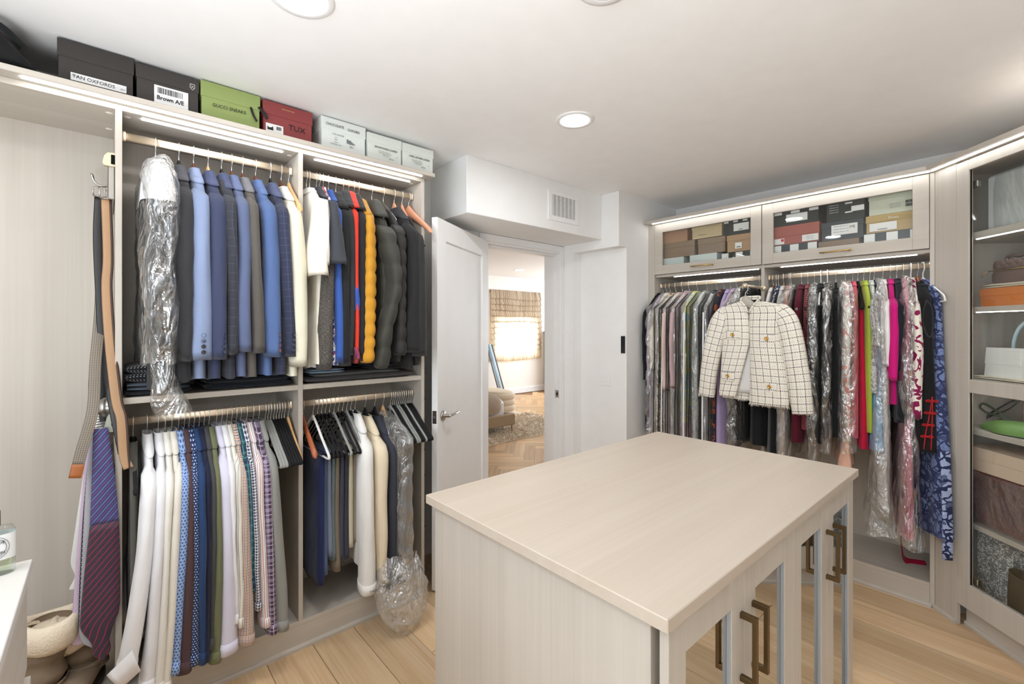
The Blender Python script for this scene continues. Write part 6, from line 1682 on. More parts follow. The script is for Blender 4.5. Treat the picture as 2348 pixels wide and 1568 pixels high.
# ------------------------------------------------------------------ shearling boots
M_SUEDE = plain('taupe_suede', (134, 118, 100), 0.9, 0, 0.15, 45, 0.5)
M_FUR = plain('cream_shearling', (232, 218, 196), 0.95, 0, 0.1, 140, 0.9)
M_SOLE = plain('dark_sole', (70, 60, 52), 0.8)
def boot(lab, x, y, rz, hgt, lean, seed, cuff_r=0.078):
    t = thing('shearling_boot', lab, 'boot', (x, y, 0.126), R(rz))
    a = np.arange(24) * 2 * PI / 24
    rings = []
    for q in np.linspace(0, 1, 18):                    # shaft, slumping
        z = 0.055 + (hgt - 0.055) * q
        r_ = 0.058 + 0.008 * math.sin(q * 19 + seed) * (1 - 0.3 * q) + 0.010 * q
        rings.append(np.stack([lean * q * q + r_ * np.cos(a), r_ * 1.08 * np.sin(a), np.full(24, z) + 0.008 * np.sin(a + seed)], 1))
    part('shaft', MB().loft(np.array(rings) + wig(np.array(rings), seed, 0.006)), M_SUEDE, t)
    foot = []
    for q in np.linspace(0, 1, 14):                    # foot along -y
        yy = 0.070 - 0.250 * q
        w = 0.052 * math.sqrt(max(0.02, 1 - (2 * q - 1) ** 4)); h = (0.105 - 0.050 * q) * math.sqrt(max(0.05, 1 - (2 * q - 1) ** 6))
        foot.append(np.stack([w * np.cos(a), np.full(24, yy), 0.018 + h * 0.5 + h * 0.5 * np.sin(a)], 1))
    part('foot', MB().loft(foot, True, True, True, True), M_SUEDE, t)
    sole = []
    for z, k in ((0.0, 1.0), (0.018, 1.03), (0.022, 0.98)):
        sole.append(np.stack([0.055 * k * spow(np.cos(a), 0.8), -0.055 + 0.13 * k * spow(np.sin(a), 0.85), np.full(24, z)], 1))
    part('sole', MB().loft(sole, True, False, True, True), M_SOLE, t)
    cf = []
    for dz, dr_ in ((-0.012, -0.010), (0.012, -0.006), (0.020, 0.006), (0.012, 0.020), (-0.02, 0.026), (-0.065, 0.022), (-0.085, 0.012), (-0.082, 0.0)):
        rr = cuff_r + dr_ - 0.018
        cf.append(np.stack([lean * 1.05 + rr * np.cos(a), rr * 1.15 * np.sin(a), hgt + dz + 0.018 * np.sin(a + seed) + 0.012 * np.cos(2 * a)], 1))
    cf = np.array(cf); cf = cf + wig(cf, seed + 2, 0.008, 20)
    part('shearling_cuff', MB().loft(cf), M_FUR, t, 'folded cream shearling cuff')
    ins = np.stack([lean * 1.05 + (cuff_r - 0.026) * np.cos(a), (cuff_r - 0.026) * 1.15 * np.sin(a), np.full(24, hgt - 0.03)], 1)
    part('lining', MB().loft([ins, ins * np.array([0.1, 0.1, 1])], True), M_FUR, t)
    part('strap', MB().tube(np.stack([lean * 0.05 + 0.067 * np.cos(np.linspace(0, 2 * PI, 24)), 0.073 * np.sin(np.linspace(0, 2 * PI, 24)), 0.098 + 0.01 * np.sin(np.linspace(0, 2 * PI, 24))], 1), 1.0, 6, False, (0.009, 0.0018), (1, 0, 0)), M_SUEDE, t)
    bk = MB().tube(np.array([(-0.05, -0.055, 0.085), (-0.05, -0.055, 0.112), (-0.028, -0.072, 0.112), (-0.028, -0.072, 0.085), (-0.05, -0.055, 0.085)]), 0.002, 6)
    part('buckle', bk, M_STEEL, t)
boot('taupe suede boot with a folded shearling cuff, nearest the drawer chest', -0.165, 2.275, 8, 0.295, 0.02, 3, 0.092)
boot('taupe suede boot with a shearling cuff, half hidden behind the ties', -0.052, 2.335, -18, 0.260, -0.01, 8, 0.084)

# ------------------------------------------------------------------ perfume bottle on the drawer chest
pb = thing('perfume_bottle', 'clear oval perfume bottle with a white label and black cap', 'bottle', (-0.181, 1.478, 0.910), R(8))
a_ = np.arange(36) * 2 * PI / 36
def oval(rx, ry, z): return np.stack([rx * spow(np.cos(a_), 0.8), ry * spow(np.sin(a_), 0.8), np.full(36, z)], 1)
M_BGL = glass('perfume_glass', (0.93, 0.96, 0.95), 0.06)
part('glass', MB().loft([oval(0.030, 0.015, 0.0), oval(0.034, 0.0175, 0.003), oval(0.034, 0.0175, 0.094), oval(0.030, 0.015, 0.102), oval(0.010, 0.010, 0.105)], True, True, True, True), M_BGL, pb)
part('liquid', MB().loft([oval(0.029, 0.0135, 0.010), oval(0.0305, 0.0145, 0.014), oval(0.0305, 0.0145, 0.036)], True, True, True, True), glass('pale_green_scent', (0.90, 0.93, 0.82), 0.03), pb)
part('label', MB().loft([oval(0.0344, 0.0179, 0.034), oval(0.0344, 0.0179, 0.088)]), plain('frosted_label', (226, 228, 228), 0.6), pb, 'frosted white label with an oval frame')
lm = MB()
for rx, rz_ in ((0.024, 0.024), (0.020, 0.020)):
    q = np.linspace(0, 2 * PI, 40)
    lm.tube(np.stack([rx * np.cos(q), -0.0181 - 0.0003 + 0.0022 * (np.abs(np.cos(q)) ** 3), 0.061 + rz_ * np.sin(q)], 1), 0.0005, 5)
part('label_print', lm, M_INKG, pb)
for s, sz, x, z in (('EAU DE', 0.008, 0.004, 0.072), ('PARFUM', 0.008, 0.003, 0.050), ('FLEUR', 0.0065, 0.0, 0.061)):
    text('lettering', s, sz, (x, -0.0186, z), (R(90), 0, 0), M_INK, pb)
part('cap', MB().loft([np.stack([0.012 * np.cos(a_), 0.012 * np.sin(a_), np.full(36, z)], 1) for z in (0.105, 0.106, 0.134, 0.136)], True, True, True, True), plain('black_cap', (24, 23, 26), 0.3), pb)

# hat on the left wall of the closet, only its edge inside the picture
ht = thing('felt_hat', 'dark brown felt hat on the closet back, cut by the left picture edge', 'hat', (-0.305, 2.545, 1.90))
part('brim', MB().lathe([(0.05, -0.018), (0.10, -0.012), (0.110, -0.006), (0.108, -0.002), (0.05, -0.004)], 32, (0, 0, 0), 0, 1), F('brown_felt', (74, 54, 44)), ht)
part('crown', MB().lathe([(0.0, -0.095), (0.05, -0.09), (0.066, -0.06), (0.070, -0.012)], 32, (0, 0, 0), 0, 1), F('brown_felt', ()), ht)
part('hat_band', MB().lathe([(0.0715, -0.034), (0.0722, -0.012)], 32, (0, 0, 0), 0, 1), F('tan_band', (170, 140, 112)), ht, 'tan hat band')

# organiser added to keep the gap between closet end and door dark
og = thing('dark_gap_organiser', 'dark brown organiser on a gold knob, added to keep the gap beside the door dark', 'organiser', (1.2955, 2.215, 0.0))
part('panel', MB().box((0.001, 0.0, 0.20), (0.009, 0.30, 1.955), 0.002), F('dark_brown_canvas', (42, 34, 30)), og)
for k in range(12):
    z = 0.24 + 0.14 * k
    part('pocket', MB().box((0.008, 0.004, z), (0.022, 0.296, z + 0.118), 0.004), F('dark_brown_canvas', ()), og)
    part('pocket_edge', MB().box((0.0215, 0.004, z + 0.108), (0.024, 0.296, z + 0.118), 0.0008), F('brown_binding', (74, 58, 50)), og)
part('knob', MB().lathe([(0.006, 0.0), (0.006, 0.014), (0.017, 0.018), (0.020, 0.024), (0.012, 0.030), (0, 0.031)], 20, (0, 0.03, 1.985), 0, 0), M_BRASS, og, 'gold knob')
part('loop', MB().tube([(0.006, 0.03, 1.95), (0.016, 0.03, 1.972), (0.016, 0.03, 1.995)], 0.003, 6), M_BLACK, og)

# ------------------------------------------------------------------ handbags behind the corner glass (local frame of the corner cabinet)
def KL(t, d, z):
    return (3.195 - D45 * t + D45 * d, 0.345 - D45 * t - D45 * d, z)
KR = R(225)
wbx = thing('garment_box', 'large white bag under clear film on the top cabinet shelf', 'box', KL(0.36, 0.12, 1.8985), KR)
wv_ = MB().box((-0.22, 0.0, 0.0), (0.22, 0.24, 0.268), 0.012)
part('box', wv_, plain('cool_white_card', (226, 230, 232), 0.5), wbx)
wf = []
for z, k in ((0.002, 1.0), (0.10, 1.012), (0.20, 1.01), (0.275, 0.995)):
    n = 48; q = np.arange(n) * 2 * PI / n
    wf.append(np.stack([0.228 * k * spow(np.cos(q), 0.35), 0.12 + 0.127 * k * spow(np.sin(q), 0.35), np.full(n, z)], 1))
wf = np.array(wf); wf = wf + wig(wf, 31, 0.003, 30)
part('film_wrap', MB().loft(wf), M_TAUT, wbx)
part('handle', MB().tube(smooth([(0.07, -0.006, 0.215), (0.065, -0.016, 0.235), (0.09, -0.018, 0.252), (0.12, -0.010, 0.255)], 16), 0.006, 8), M_TRIMW, wbx)
# quilted bag
qb = thing('quilted_bag', 'dark brown quilted leather bag with a gold zip on the orange box', 'handbag', KL(0.335, 0.11, 1.6465), KR)
def rounded(hx, y0, y1, z0, z1, n=40, p=0.35, seg=8):
    rings = []
    q = np.arange(n) * 2 * PI / n
    for i in range(seg + 1):
        s = -1 + 2 * i / seg
        k = (1 - abs(s) ** 5) ** 0.5 if abs(s) < 1 else 0.82
        k = 0.82 + 0.18 * k
        rings.append(np.stack([hx * k * spow(np.cos(q), p), (y0 + y1) / 2 + (y1 - y0) / 2 * k * spow(np.sin(q), p), np.full(n, (z0 + z1) / 2 + (z1 - z0) / 2 * s)], 1))
    return MB().loft(rings, True, True, True, True)
def quilt_mat(name, rgb):
    t = NT(name); v = t.coords('Object', (1, 1, 1), (0, R(45), 0))
    s = t.n('ShaderNodeSeparateXYZ'); t.l(v, s.inputs[0])
    def tri(x): return t.math('ABSOLUTE', t.math('SUBTRACT', t.math('FRACT', t.math('ADD', t.math('DIVIDE', x, 0.026), 50.0)), 0.5))
    h = t.math('MINIMUM', t.math('SUBTRACT', 0.5, tri(s.outputs[0])), t.math('SUBTRACT', 0.5, tri(s.outputs[2])))
    return t.done(t.bsdf(lin(rgb), 0.38, 0, 0.5, t.bump(t.math('POWER', h, 0.5), 0.8, 0.006)).outputs[0])
M_QLT = quilt_mat('quilted_brown_leather', (104, 82, 76))
part('body', rounded(0.180, 0.0, 0.13, 0.0, 0.062), plain('plum_brown_leather', (106, 84, 78), 0.42, 0, 0.4), qb)
part('top', rounded(0.176, 0.002, 0.128, 0.064, 0.108), M_QLT, qb, 'quilted top')
part('zip', MB().box((-0.176, -0.002, 0.0605), (0.17, 0.001, 0.0655), 0.0008), M_BRASS, qb, 'gold zip')
part('zip_pull', MB().tube([(-0.172, -0.006, 0.062), (-0.186, -0.012, 0.048), (-0.192, -0.012, 0.036)], 0.0022, 6), M_BRASS, qb)
hm = smooth([(-0.13, 0.05, 0.108), (-0.136, 0.05, 0.124), (-0.112, 0.05, 0.131), (-0.08, 0.05, 0.124), (-0.05, 0.05, 0.126), (-0.036, 0.05, 0.118), (-0.045, 0.05, 0.110)], 24)
part('handle', MB().tube(hm, 0.007, 8), plain('dark_plum_leather', (84, 68, 64), 0.42), qb)
dbg = folded('dust_bag', 'cream cotton dust bag folded under the quilted bag', 'bag', -0.19, 0.19, -0.07, 0.07, 0, (0.010, 0.010), F('cream_cotton', (232, 224, 208)), 433)
dbg.location = KL(0.345, 0.15, 1.627); dbg.rotation_euler = (0, 0, KR)
ob = shoebox('flat orange lidded box on the second cabinet shelf', KL(0.365, 0.085, 1.5415), KR, 0.44, 0.28, 0.085, card('orange', (218, 126, 52)), 0.42)
# pale blue bag and white flap bag
bb = thing('handbag', 'pale blue handbag with a tall arched handle behind the white bag', 'handbag', KL(0.25, 0.19, 1.2005), KR)
part('body', rounded(0.170, 0.0, 0.10, 0.0, 0.125, p=0.5), plain('pale_blue_leather', (148, 172, 184), 0.45), bb)
for yy in (0.02, 0.075):
    part('handle', MB().tube(smooth([(-0.075, yy, 0.11), (-0.070, yy, 0.19), (-0.035, yy, 0.255), (0.03, yy, 0.285), (0.10, yy, 0.255), (0.13, yy, 0.19), (0.135, yy, 0.11)], 30), 0.008, 8), plain('pale_blue_strap', (186, 206, 214), 0.4), bb)
wb2 = thing('handbag', 'white leather flap handbag on a cream dust bag', 'handbag', KL(0.265, 0.08, 1.2160), KR)
tp = MB().prism([(-0.090, 0.0), (0.085, 0.0), (0.075, 0.132), (-0.075, 0.132)], 0.0, 0.085, 1)
part('body', tp, plain('white_leather', (236, 236, 234), 0.4), wb2)
part('flap', MB().prism([(-0.083, 0.058), (0.078, 0.058), (0.0755, 0.134), (-0.0755, 0.134)], -0.004, 0.002, 1), plain('white_leather', ()), wb2)
wb3 = thing('handbag', 'second white handbag cut by the right picture edge', 'handbag', KL(0.42, 0.08, 1.2160), KR)
part('body', rounded(0.066, 0.0, 0.09, 0.0, 0.128, p=0.6), plain('white_leather', ()), wb3)
part('handle', MB().tube(smooth([(-0.03, 0.045, 0.12), (-0.02, 0.045, 0.17), (0.02, 0.045, 0.17), (0.03, 0.045, 0.12)], 16), 0.005, 8), plain('white_leather', ()), wb3)
d2 = folded('dust_bag', 'cream dust bag lying under the white flap handbag', 'bag', -0.17, 0.20, -0.06, 0.10, 0, (0.010, 0.008), F('cream_cotton', ()), 436)
d2.location = KL(0.31, 0.13, 1.2003); d2.rotation_euler = (0, 0, KR)
gp = thing('pouch', 'lime green pouch far back beside the pale blue handle', 'pouch', KL(0.44, 0.34, 1.2005), KR)
part('body', rounded(0.06, 0.0, 0.06, 0.0, 0.20), F('lime_leather', (150, 170, 50)), gp)
part('tab', MB().box((-0.01, -0.006, 0.15), (0.01, 0.0, 0.18), 0.002), F('lime_leather', ()), gp)
# leaf clutch, basket bag
lfc = thing('leaf_bag', 'green leaf shaped bag with dark veins and a looped strap', 'handbag', KL(0.31, 0.15, 0.9565), KR)
lo = []
n = 44; q = np.arange(n) * 2 * PI / n
for s, z in ((1.0, 0.0), (1.02, 0.012), (0.93, 0.030), (0.70, 0.046), (0.35, 0.054), (0.02, 0.056)):
    x = 0.205 * np.cos(q) * s; y = 0.085 * np.sin(q) * (1 + 0.12 * np.cos(7 * q)) * s
    lo.append(np.stack([x, y, np.full(n, z) + 0.01 * (np.cos(q) * s) * 0.5 + 0.005], 1))
lo = np.array(lo); lo[..., 2] = np.maximum(lo[..., 2], 0.001)
part('leaf', MB().loft(lo), plain('leaf_green_leather', (112, 152, 78), 0.45, 0, 0.4, 50, 0.1), lfc)
for k in range(5):
    for s in (-1, 1):
        x0 = -0.13 + 0.062 * k
        pts = []
        for u_ in np.linspace(0, 1, 7):
            xx = x0 + 0.055 * u_; yy = s * (0.008 + 0.062 * u_)
            rr = math.hypot(xx / 0.205, yy / 0.088)
            pts.append((xx, yy, 0.0035 + 0.0605 * max(0.0, 1 - rr ** 1.9) + 0.005 * xx / 0.205))
        part('vein', MB().tube(pts, 0.0022, 5), plain('dark_green_edge', (46, 62, 40), 0.5), lfc)
sp_ = smooth([(-0.10, 0.03, 0.048), (-0.16, 0.03, 0.075), (-0.235, 0.02, 0.110), (-0.255, 0.02, 0.088), (-0.21, 0.02, 0.066), (-0.16, 0.03, 0.060), (-0.185, 0.03, 0.030)], 30)
part('strap', MB().tube(sp_, 1.0, 8, False, (0.006, 0.002), (0, 1, 0)), plain('dark_green_strap', (70, 82, 62), 0.45), lfc, 'dark green looped strap')
bk = thing('basket_bag', 'pink woven bag with dark straps behind the leaf bag', 'handbag', KL(0.245, 0.29, 0.9565), KR)
part('body', rounded(0.130, 0.0, 0.10, 0.0, 0.16, p=0.45), F('pink_raffia', (206, 142, 126), 'plaid', (178, 96, 88), (232, 196, 176), 0.03, 0.4), bk)
for d_ in (0, 0.03):
    part('strap', MB().tube(smooth([(-0.128, 0.02, 0.15), (-0.15, -0.02, 0.12 - d_), (-0.20, -0.06, 0.06 - d_ * 0.5), (-0.225, -0.07, 0.02)], 18), 1.0, 8, False, (0.005, 0.002), (0, 1, 0)), L_BLK, bk, 'black strap')
# boxes on the lower shelf
cb = shoebox('wide cream lidded box on the fourth cabinet shelf', KL(0.34, 0.07, 0.757), KR, 0.50, 0.28, 0.112, card('cream', (222, 200, 178)), 0.48)
bu = thing('leather_case', 'burgundy crocodile leather case under clear film', 'bag', KL(0.34, 0.07, 0.5045), KR)
croc = NT('burgundy_croc'); v_ = croc.coords('Object', (1, 1, 1.4))
vo = croc.n('ShaderNodeTexVoronoi', feature='DISTANCE_TO_EDGE'); vo.inputs['Scale'].default_value = 26; croc.l(v_, vo.inputs['Vector'])
M_CROC = croc.done(croc.bsdf(croc.mix(croc.math('LESS_THAN', vo.outputs['Distance'], 0.04), lin((104, 40, 38)), lin((70, 24, 26))), 0.35, 0, 0.5, croc.bump(vo.outputs['Distance'], 0.6, 0.01)).outputs[0])
part('case', MB().box((-0.25, 0.0, 0.0), (0.25, 0.27, 0.2515), 0.012), M_CROC, bu)
wf = []
for z, k in ((0.003, 1.0), (0.08, 1.006), (0.16, 1.004), (0.246, 1.0)):
    n = 56; q = np.arange(n) * 2 * PI / n
    wf.append(np.stack([0.258 * k * spow(np.cos(q), 0.28), 0.135 + 0.144 * k * spow(np.sin(q), 0.28), np.full(n, z)], 1))
wf = np.array(wf); wf = wf + wig(wf, 37, 0.003, 26)
part('film_wrap', MB().loft(wf), M_TAUT, bu, 'clear film wrap')
# bottom compartment
fb = thing('paper_bag', 'tall paper bag printed with black and white flowers', 'bag', KL(0.18, 0.13, 0.1285), KR)
M_FLP = fabric('flower_paper', (238, 238, 236), 'floral', (132, 132, 134), (176, 176, 178), 0.014, rough=0.7)
q = np.array([(-0.095, 0.0), (0.075, 0.0), (0.075, 0.14), (-0.095, 0.14)])
rg = []
for z in np.linspace(0, 0.335, 8):
    ed_ = []
    for i in range(4):
        a0_, a1_ = q[i], q[(i + 1) % 4]
        for s in np.linspace(0, 1, 10, endpoint=False):
            p = a0_ * (1 - s) + a1_ * s; ed_.append((p[0], p[1], z))
    rg.append(ed_)
rg = np.array(rg); wv2 = wig(rg, 41, 0.003); wv2[0] = 0
part('sides', MB().loft(rg + wv2, True, False, True, False), M_FLP, fb)
part('rim', MB().tube(np.array([(p[0], p[1], 0.336) for p in list(q) + [q[0]]]), 0.0018, 5), M_TRIMW, fb)
w2 = thing('paper_bag', 'grey and white sketch printed bag behind the dark brown bag', 'bag', KL(0.33, 0.24, 0.1285), KR)
part('sides', MB().box((-0.075, 0.0, 0.0), (0.10, 0.13, 0.32), 0.004), fabric('sketch_paper', (232, 230, 226), 'splash', (150, 148, 146), None, 0.06, rough=0.7), w2)
part('fold_flap', MB().box((-0.06, -0.004, 0.22), (0.09, 0.0, 0.315), 0.002), M_TRIMW, w2)
dbk = thing('tote_bag', 'dark brown open tote in front of the flower printed bag', 'handbag', KL(0.375, 0.065, 0.1285), KR)
n = 44; q = np.arange(n) * 2 * PI / n
rg = [np.stack([0.100 * k * spow(np.cos(q), 0.45), 0.05 + 0.050 * k2 * spow(np.sin(q), 0.6), np.full(n, z) - (0.012 * np.cos(q) ** 2 * 0 if z < 0.2 else 0.014 * (1 - np.cos(q) ** 2))], 1) for z, k, k2 in ((0, .97, .9), (0.05, 1, 1), (0.15, 1, .95), (0.225, 1.0, 0.8))]
inn = rg[-1] * np.array([0.97, 1, 1]); inn[:, 1] = 0.05 + (rg[-1][:, 1] - 0.05) * 0.9
lowr = inn.copy(); lowr[:, 2] = 0.08
part('body', MB().loft(rg + [inn, lowr], True, True, True, True), plain('dark_olive_brown_leather', (74, 64, 48), 0.42, 0, 0.45, 30, 0.15), dbk)
part('rim', MB().tube(np.vstack([rg[-1], rg[-1][:1]]), 0.0018, 5), plain('olive_edge', (110, 100, 78), 0.5), dbk)
cbx = thing('shoe_bag', 'dark blue cloth bag at the right behind the tote', 'bag', KL(0.455, 0.20, 0.1285), KR)
part('body', rounded(0.05, 0.0, 0.08, 0.0, 0.30), F('dark_blue_cloth', (58, 62, 82)), cbx)
part('cord', MB().tube(smooth([(-0.03, -0.004, 0.26), (0.0, -0.008, 0.25), (0.03, -0.004, 0.26)], 10), 0.002, 5), M_TRIMW, cbx)
# ------------------------------------------------------------------ bedroom seen through the door
bf = struct('floor', MB().box((1.2, 2.70, -0.06), (8.9, 7.8, -0.012), 0.0), plain('herringbone_joint', (150, 112, 74), 0.8))
bf.name = 'floor_bedroom'
bf['label'] = 'oak herringbone floor of the bedroom'
struct('ceiling_bedroom', MB().box((1.2, 2.70, 2.55), (8.9, 7.8, 2.65), 0.0), M_CEIL)
wb = MB()
wy = 7.6
wb.box((1.2, wy, 0), (6.20, wy + 0.15, 2.55), 0.0); wb.box((7.36, wy, 0), (8.9, wy + 0.15, 2.55), 0.0)
wb.box((6.20, wy, 0), (7.36, wy + 0.15, 0.86), 0.0); wb.box((6.20, wy, 1.62), (7.36, wy + 0.15, 2.55), 0.0)
struct('wall_bedroom_far', wb, M_BEDWALL)
wl = MB(); wl.box((1.2, 2.73, 0), (1.3, 7.6, 2.55), 0.0)
struct('wall_bedroom_left', wl, M_BEDWALL)
wr2 = MB(); wr2.box((8.8, 2.73, 0), (8.9, 7.6, 2.55), 0.0); wr2.box((3.75, 2.73, 0), (8.9, 2.80, 2.55), 0.0)
struct('wall_bedroom_right', wr2, M_BEDWALL)
bs = MB().prism([(wy, 0), (wy - 0.015, 0), (wy - 0.015, 0.11), (wy - 0.009, 0.125), (wy, 0.128)], 1.3, 7.92, 0)
struct('baseboard_bedroom', bs, M_TRIMW)
wn = MB()
for a in ((6.20, 6.24, 0.86, 1.62), (7.32, 7.36, 0.86, 1.62), (6.24, 7.32, 0.86, 0.90), (6.24, 7.32, 1.58, 1.62), (6.765, 6.795, 0.90, 1.58)):
    wn.box((a[0], wy + 0.05, a[2]), (a[1], wy + 0.09, a[3]), 0.003)
w1 = struct('window_1', wn, M_TRIMW)
part('pane', MB().box((6.24, wy + 0.066, 0.90), (7.32, wy + 0.071, 1.58), 0.0), M_GLASS, w1)
# herringbone planks inside the wedge that the doorway shows
PL, PW = 0.60, 0.12
hm = MB().box((-PL / 2 + 0.0008, -PW / 2 + 0.0008, -0.012), (PL / 2 - 0.0008, PW / 2 - 0.0008, 0.0), 0.001).mesh('plank', M_OAKB)
cs, sn = math.cos(R(48.63)), math.sin(R(48.63))
def in_wedge(x, y):
    d = cs * x + sn * y; l = sn * x - cs * y
    return y > 2.95 and y < 7.4 and x < 8.6 and -0.13 < l / d < 0.13 and 3.2 < d < 10.2
step = PW * math.sqrt(2)
for i in range(-6, 60):
    for j in range(-4, 16):
        for k, ang in ((0, 45), (1, -45)):
            bx = 2.2 + j * PL * math.sqrt(2) * 0.5 * 2 * 0.5 * 2 * 0.5 + (PL / 2 / math.sqrt(2) if k else 0)
            # two columns per zig-zag: each leg advances along x by L/sqrt2
            bx = 2.0 + (2 * j + k) * (PL / math.sqrt(2))
            by = 2.7 + i * step + (0 if k == 0 else PW / math.sqrt(2))
            if in_wedge(bx, by):
                o = link('plank', hm, bf); o.location = (bx, by, 0 if k == 0 else -0.00001); o.rotation_euler = (0, 0, R(ang))
# roman shade
rs = thing('roman_shade', 'beige striped roman shade with soft folds, glowing at the bedroom window', 'window shade', (6.795, wy, 0))
t = NT('striped_linen_shade')
sp = t.n('ShaderNodeSeparateXYZ'); t.l(t.coords('Object'), sp.inputs[0])
st_ = t.noise(t.coords('Object', (34, 1, 1.2)), 1.0, 2, 0.5, 0.4)
cl = t.ramp(st_, [(0.36, lin((158, 138, 116))), (0.50, lin((200, 182, 158))), (0.64, lin((218, 202, 180)))])
df = t.n('ShaderNodeBsdfDiffuse'); t.l(cl, df.inputs[0])
tl_ = t.n('ShaderNodeBsdfTranslucent'); t.l(cl, tl_.inputs[0])
mx = t.n('ShaderNodeMixShader'); mx.inputs[0].default_value = 0.45
t.l(df.outputs[0], mx.inputs[1]); t.l(tl_.outputs[0], mx.inputs[2])
M_SHADE = t.done(mx.outputs[0])
edges = [2.25, 2.075, 1.95, 1.83, 1.705, 1.58, 1.455, 1.33, 1.205, 1.085, 0.98]
for k in range(len(edges) - 1):
    z1, z0 = edges[k], edges[k + 1]
    pr = [(-0.045, z1), (-0.060, z1 - (z1 - z0) * 0.35), (-0.078, z0 + 0.02), (-0.085, z0 + 0.002), (-0.075, z0 - 0.012), (-0.055, z0 - 0.006)]
    rings = []
    for x in np.linspace(-0.735, 0.735, 24):
        rings.append([(x, p[0] + 0.004 * math.sin(x * 9 + k), p[1] - (0.02 * (x / 0.735) ** 2 * 0 + 0.006 * math.sin(x * 5 + k))) for p in pr])
    part('fold', MB().loft(np.array(rings), False, True), M_SHADE, rs)
low = []
for x in np.linspace(-0.735, 0.735, 24):
    sag = 0.035 * (1 - ((x + 0.15) / 0.9) ** 2)
    low.append([(x, -0.055, 0.98), (x, -0.068, 0.90), (x, -0.070, 0.80 - sag), (x, -0.055, 0.772 - sag), (x, -0.050, 0.765 - sag)])
part('bottom_fold', MB().loft(np.array(low), False, True), M_SHADE, rs)
part('head_rail', MB().box((-0.735, -0.046, 2.20), (0.735, -0.001, 2.255), 0.003), M_SHADE, rs)
# bed
bd = thing('bed', 'low bed with a taupe upholstered rail and a fluffy throw', 'bed', (0, 0, 0))
M_UPH = F('taupe_upholstery', (166, 146, 122))
part('side_rail', MB().box((2.0, 4.74, 0.115), (4.24, 4.80, 0.268), 0.012), M_UPH, bd)
part('foot_rail', MB().box((4.18, 4.80, 0.115), (4.24, 6.60, 0.268), 0.012), M_UPH, bd)
part('side_rail', MB().box((2.0, 6.55, 0.115), (4.24, 6.61, 0.268), 0.012), M_UPH, bd)
part('mattress', MB().box((2.0, 4.83, 0.20), (4.14, 6.53, 0.46), 0.05), M_TRIMW, bd)
for lx, ly in ((4.20, 4.77), (4.20, 6.57), (2.1, 4.77)):
    part('leg', MB().tube([(lx, ly, 0.12), (lx + 0.004, ly - 0.004, 0.0)], [0.016, 0.011], 8), plain('pale_oak_leg', (190, 160, 120), 0.5), bd)
n = 48; q = np.arange(n) * 2 * PI / n
th_ = []
for z, k in ((0.272, 1.0), (0.33, 1.012), (0.42, 1.005), (0.49, 0.965), (0.525, 0.88), (0.54, 0.6), (0.542, 0.02)):
    th_.append(np.stack([3.1 + 1.06 * k * spow(np.cos(q), 0.28), 5.68 + 0.90 * k * spow(np.sin(q), 0.28), np.full(n, z)], 1))
th_ = np.array(th_); th_ = th_ + wig(th_, 51, 0.014, 6)
M_FLUFF = plain('fluffy_grey_throw', (170, 154, 138), 0.95, 0, 0.1, 55, 1.0)
part('throw', MB().loft(th_), M_FLUFF, bd, 'fluffy grey beige throw')
# ribbed ottoman at the foot of the bed
ot = thing('ottoman', 'cream ribbed ottoman at the foot of the bed', 'ottoman', (4.56, 5.86, 0))
n = 44; q = np.arange(n) * 2 * PI / n
M_BOUC = plain('cream_boucle', (232, 218, 198), 0.9, 0, 0.15, 90, 0.4)
for k in range(5):
    rg = []
    for s, z in ((0.94, 0.0), (1.0, 0.02), (1.015, 0.045), (1.0, 0.07), (0.94, 0.09)):
        rg.append(np.stack([0.245 * s * spow(np.cos(q), 0.7), 0.62 * (0.6 + 0.4 * s) * spow(np.sin(q), 0.55), np.full(n, z + 0.008 + 0.088 * k)], 1))
    part('rib', MB().loft(rg, True, True, True, True), M_BOUC, ot)
part('seat', MB().loft([np.stack([0.24 * s * spow(np.cos(q), 0.7), 0.61 * s * spow(np.sin(q), 0.55), np.full(n, z)], 1) for s, z in ((0.97, 0.448), (0.95, 0.468), (0.8, 0.478), (0.05, 0.48))], True), M_BOUC, ot)
# shaggy rug
rg_ = thing('rug', 'shaggy pale beige rug under the bed', 'rug', (0, 0, 0))
nx, ny = 70, 50
X, Y = np.meshgrid(np.linspace(2.2, 5.35, nx), np.linspace(4.42, 6.9, ny), indexing='ij')
P = np.stack([X, Y, np.full(X.shape, 0.022)], 2)
P = P + wig(P, 61, 0.012, 18) + wig(P, 62, 0.010, 45)
P[..., 2] = np.clip(P[..., 2], 0.010, 0.05)
P[0, :, 2] = P[-1, :, 2] = 0.002; P[:, 0, 2] = P[:, -1, 2] = 0.002
part('pile', MB().loft(P, False, True), plain('shaggy_wool', (214, 198, 176), 0.95, 0, 0.1, 50, 1.0), rg_)
tu = MB(); r5 = random.Random(5)
for i in range(2600):
    x, y = r5.uniform(3.3, 5.30), r5.uniform(4.42, 5.6)
    if not in_wedge(x, y): continue
    a = r5.uniform(0, 6.28); l = r5.uniform(0.03, 0.07)
    tu.tube([(x, y, 0.012), (x + l * 0.4 * math.cos(a), y + l * 0.4 * math.sin(a), 0.045), (x + l * math.cos(a), y + l * math.sin(a), 0.030)], [0.005, 0.004, 0.001], 3, cap=False)
o = part('tufts', tu, plain('shaggy_wool', ()), rg_); o['kind'] = 'stuff'
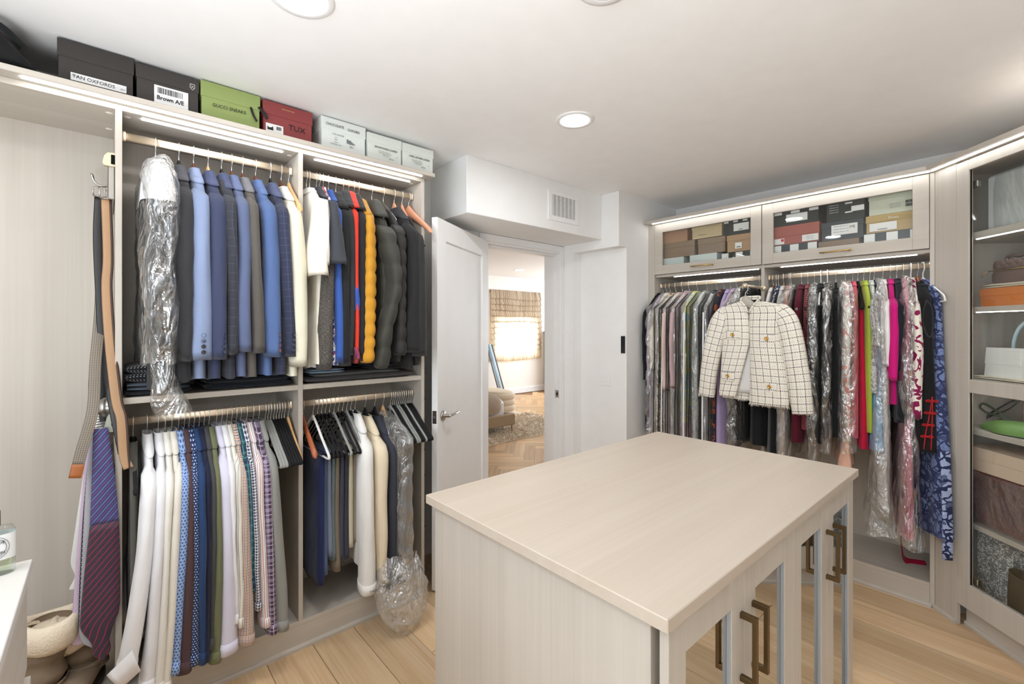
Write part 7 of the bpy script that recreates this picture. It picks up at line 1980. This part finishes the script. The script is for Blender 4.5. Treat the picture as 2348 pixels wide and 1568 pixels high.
# striped deck chair leaning on the wall, tall chest beside the window
dk = thing('folded_deck_chair', 'folded blue striped chair leaning under the bedroom window', 'chair', (6.02, wy - 0.10, 0))
for k, (rgb, off) in enumerate((((92, 100, 108), 0.14), ((208, 218, 226), 0.095), ((104, 156, 190), 0.05), ((96, 90, 86), 0.0))):
    part('slat' if k else 'frame_rail', MB().tube([(off + 0.02, -0.30, 0.0), (off - 0.10, 0.02, 1.10)], 1.0, 6, False, (0.02, 0.008), (0, 1, 0)), plain('chair_paint_%d' % k, rgb, 0.5), dk)
ch = thing('tall_chest', 'tall grey mirrored chest at the right side of the bedroom window', 'chest of drawers', (7.665, 7.16, 0))
M_GRY = plain('grey_mirror_paint', (150, 148, 146), 0.3, 0.3)
part('carcass', MB().box((0.012, 0.012, 0.12), (0.5, 0.42, 1.34), 0.004), M_GRY, ch)
for k in range(5):
    part('drawer', MB().box((0.0, 0.0, 0.15 + 0.235 * k), (0.5, 0.014, 0.375 + 0.235 * k), 0.003), M_GRY, ch)
part('top', MB().box((-0.004, -0.008, 1.34), (0.51, 0.43, 1.365), 0.003), M_GRY, ch)
for lx, ly in ((0.03, 0.03), (0.03, 0.39), (0.47, 0.03)):
    part('leg', MB().tube([(lx, ly, 0.125), (lx, ly, 0.0)], [0.018, 0.012], 8), plain('brown_leg', (110, 84, 62), 0.5), ch)
vs = thing('vase', 'small dark grey vase on the tall bedroom chest', 'vase', (7.735, 7.33, 1.3655))
part('body', MB().lathe([(0, 0), (0.03, 0), (0.045, 0.05), (0.04, 0.13), (0.022, 0.19), (0.028, 0.21)], 20), plain('grey_vase', (120, 122, 116), 0.5), vs)
part('stems', MB().tube(smooth([(0, 0, 0.05), (0.01, 0, 0.2), (0.02, 0.01, 0.30)], 10), 0.008, 6), plain('dry_stem', (128, 120, 104), 0.8), vs)
bl = thing('ceiling_light', 'small recessed ceiling light in the bedroom', 'ceiling light', (5.92, 6.52, 2.55))
part('trim_ring', MB().lathe([(0.075, -0.003), (0.08, -0.005), (0.10, -0.006), (0.108, -0.002), (0.108, 0.0)], 30), M_TRIMW, bl)
part('diffuser', MB().disc((0, 0, -0.0032), 0.077, 2, 30, 0, True), M_LAMP, bl)

# ------------------------------------------------------------------ turn the lettering into meshes
for o in [o for o in bpy.data.objects if o.type == 'FONT']:
    me = bpy.data.meshes.new_from_object(o)
    n = link(o.name + '_mesh', me, o.parent)
    n.location = o.location; n.rotation_euler = o.rotation_euler; n.scale = o.scale
    nm = o.name.split('.')[0]
    c = o.data
    bpy.data.objects.remove(o); bpy.data.curves.remove(c)
    n.name = nm
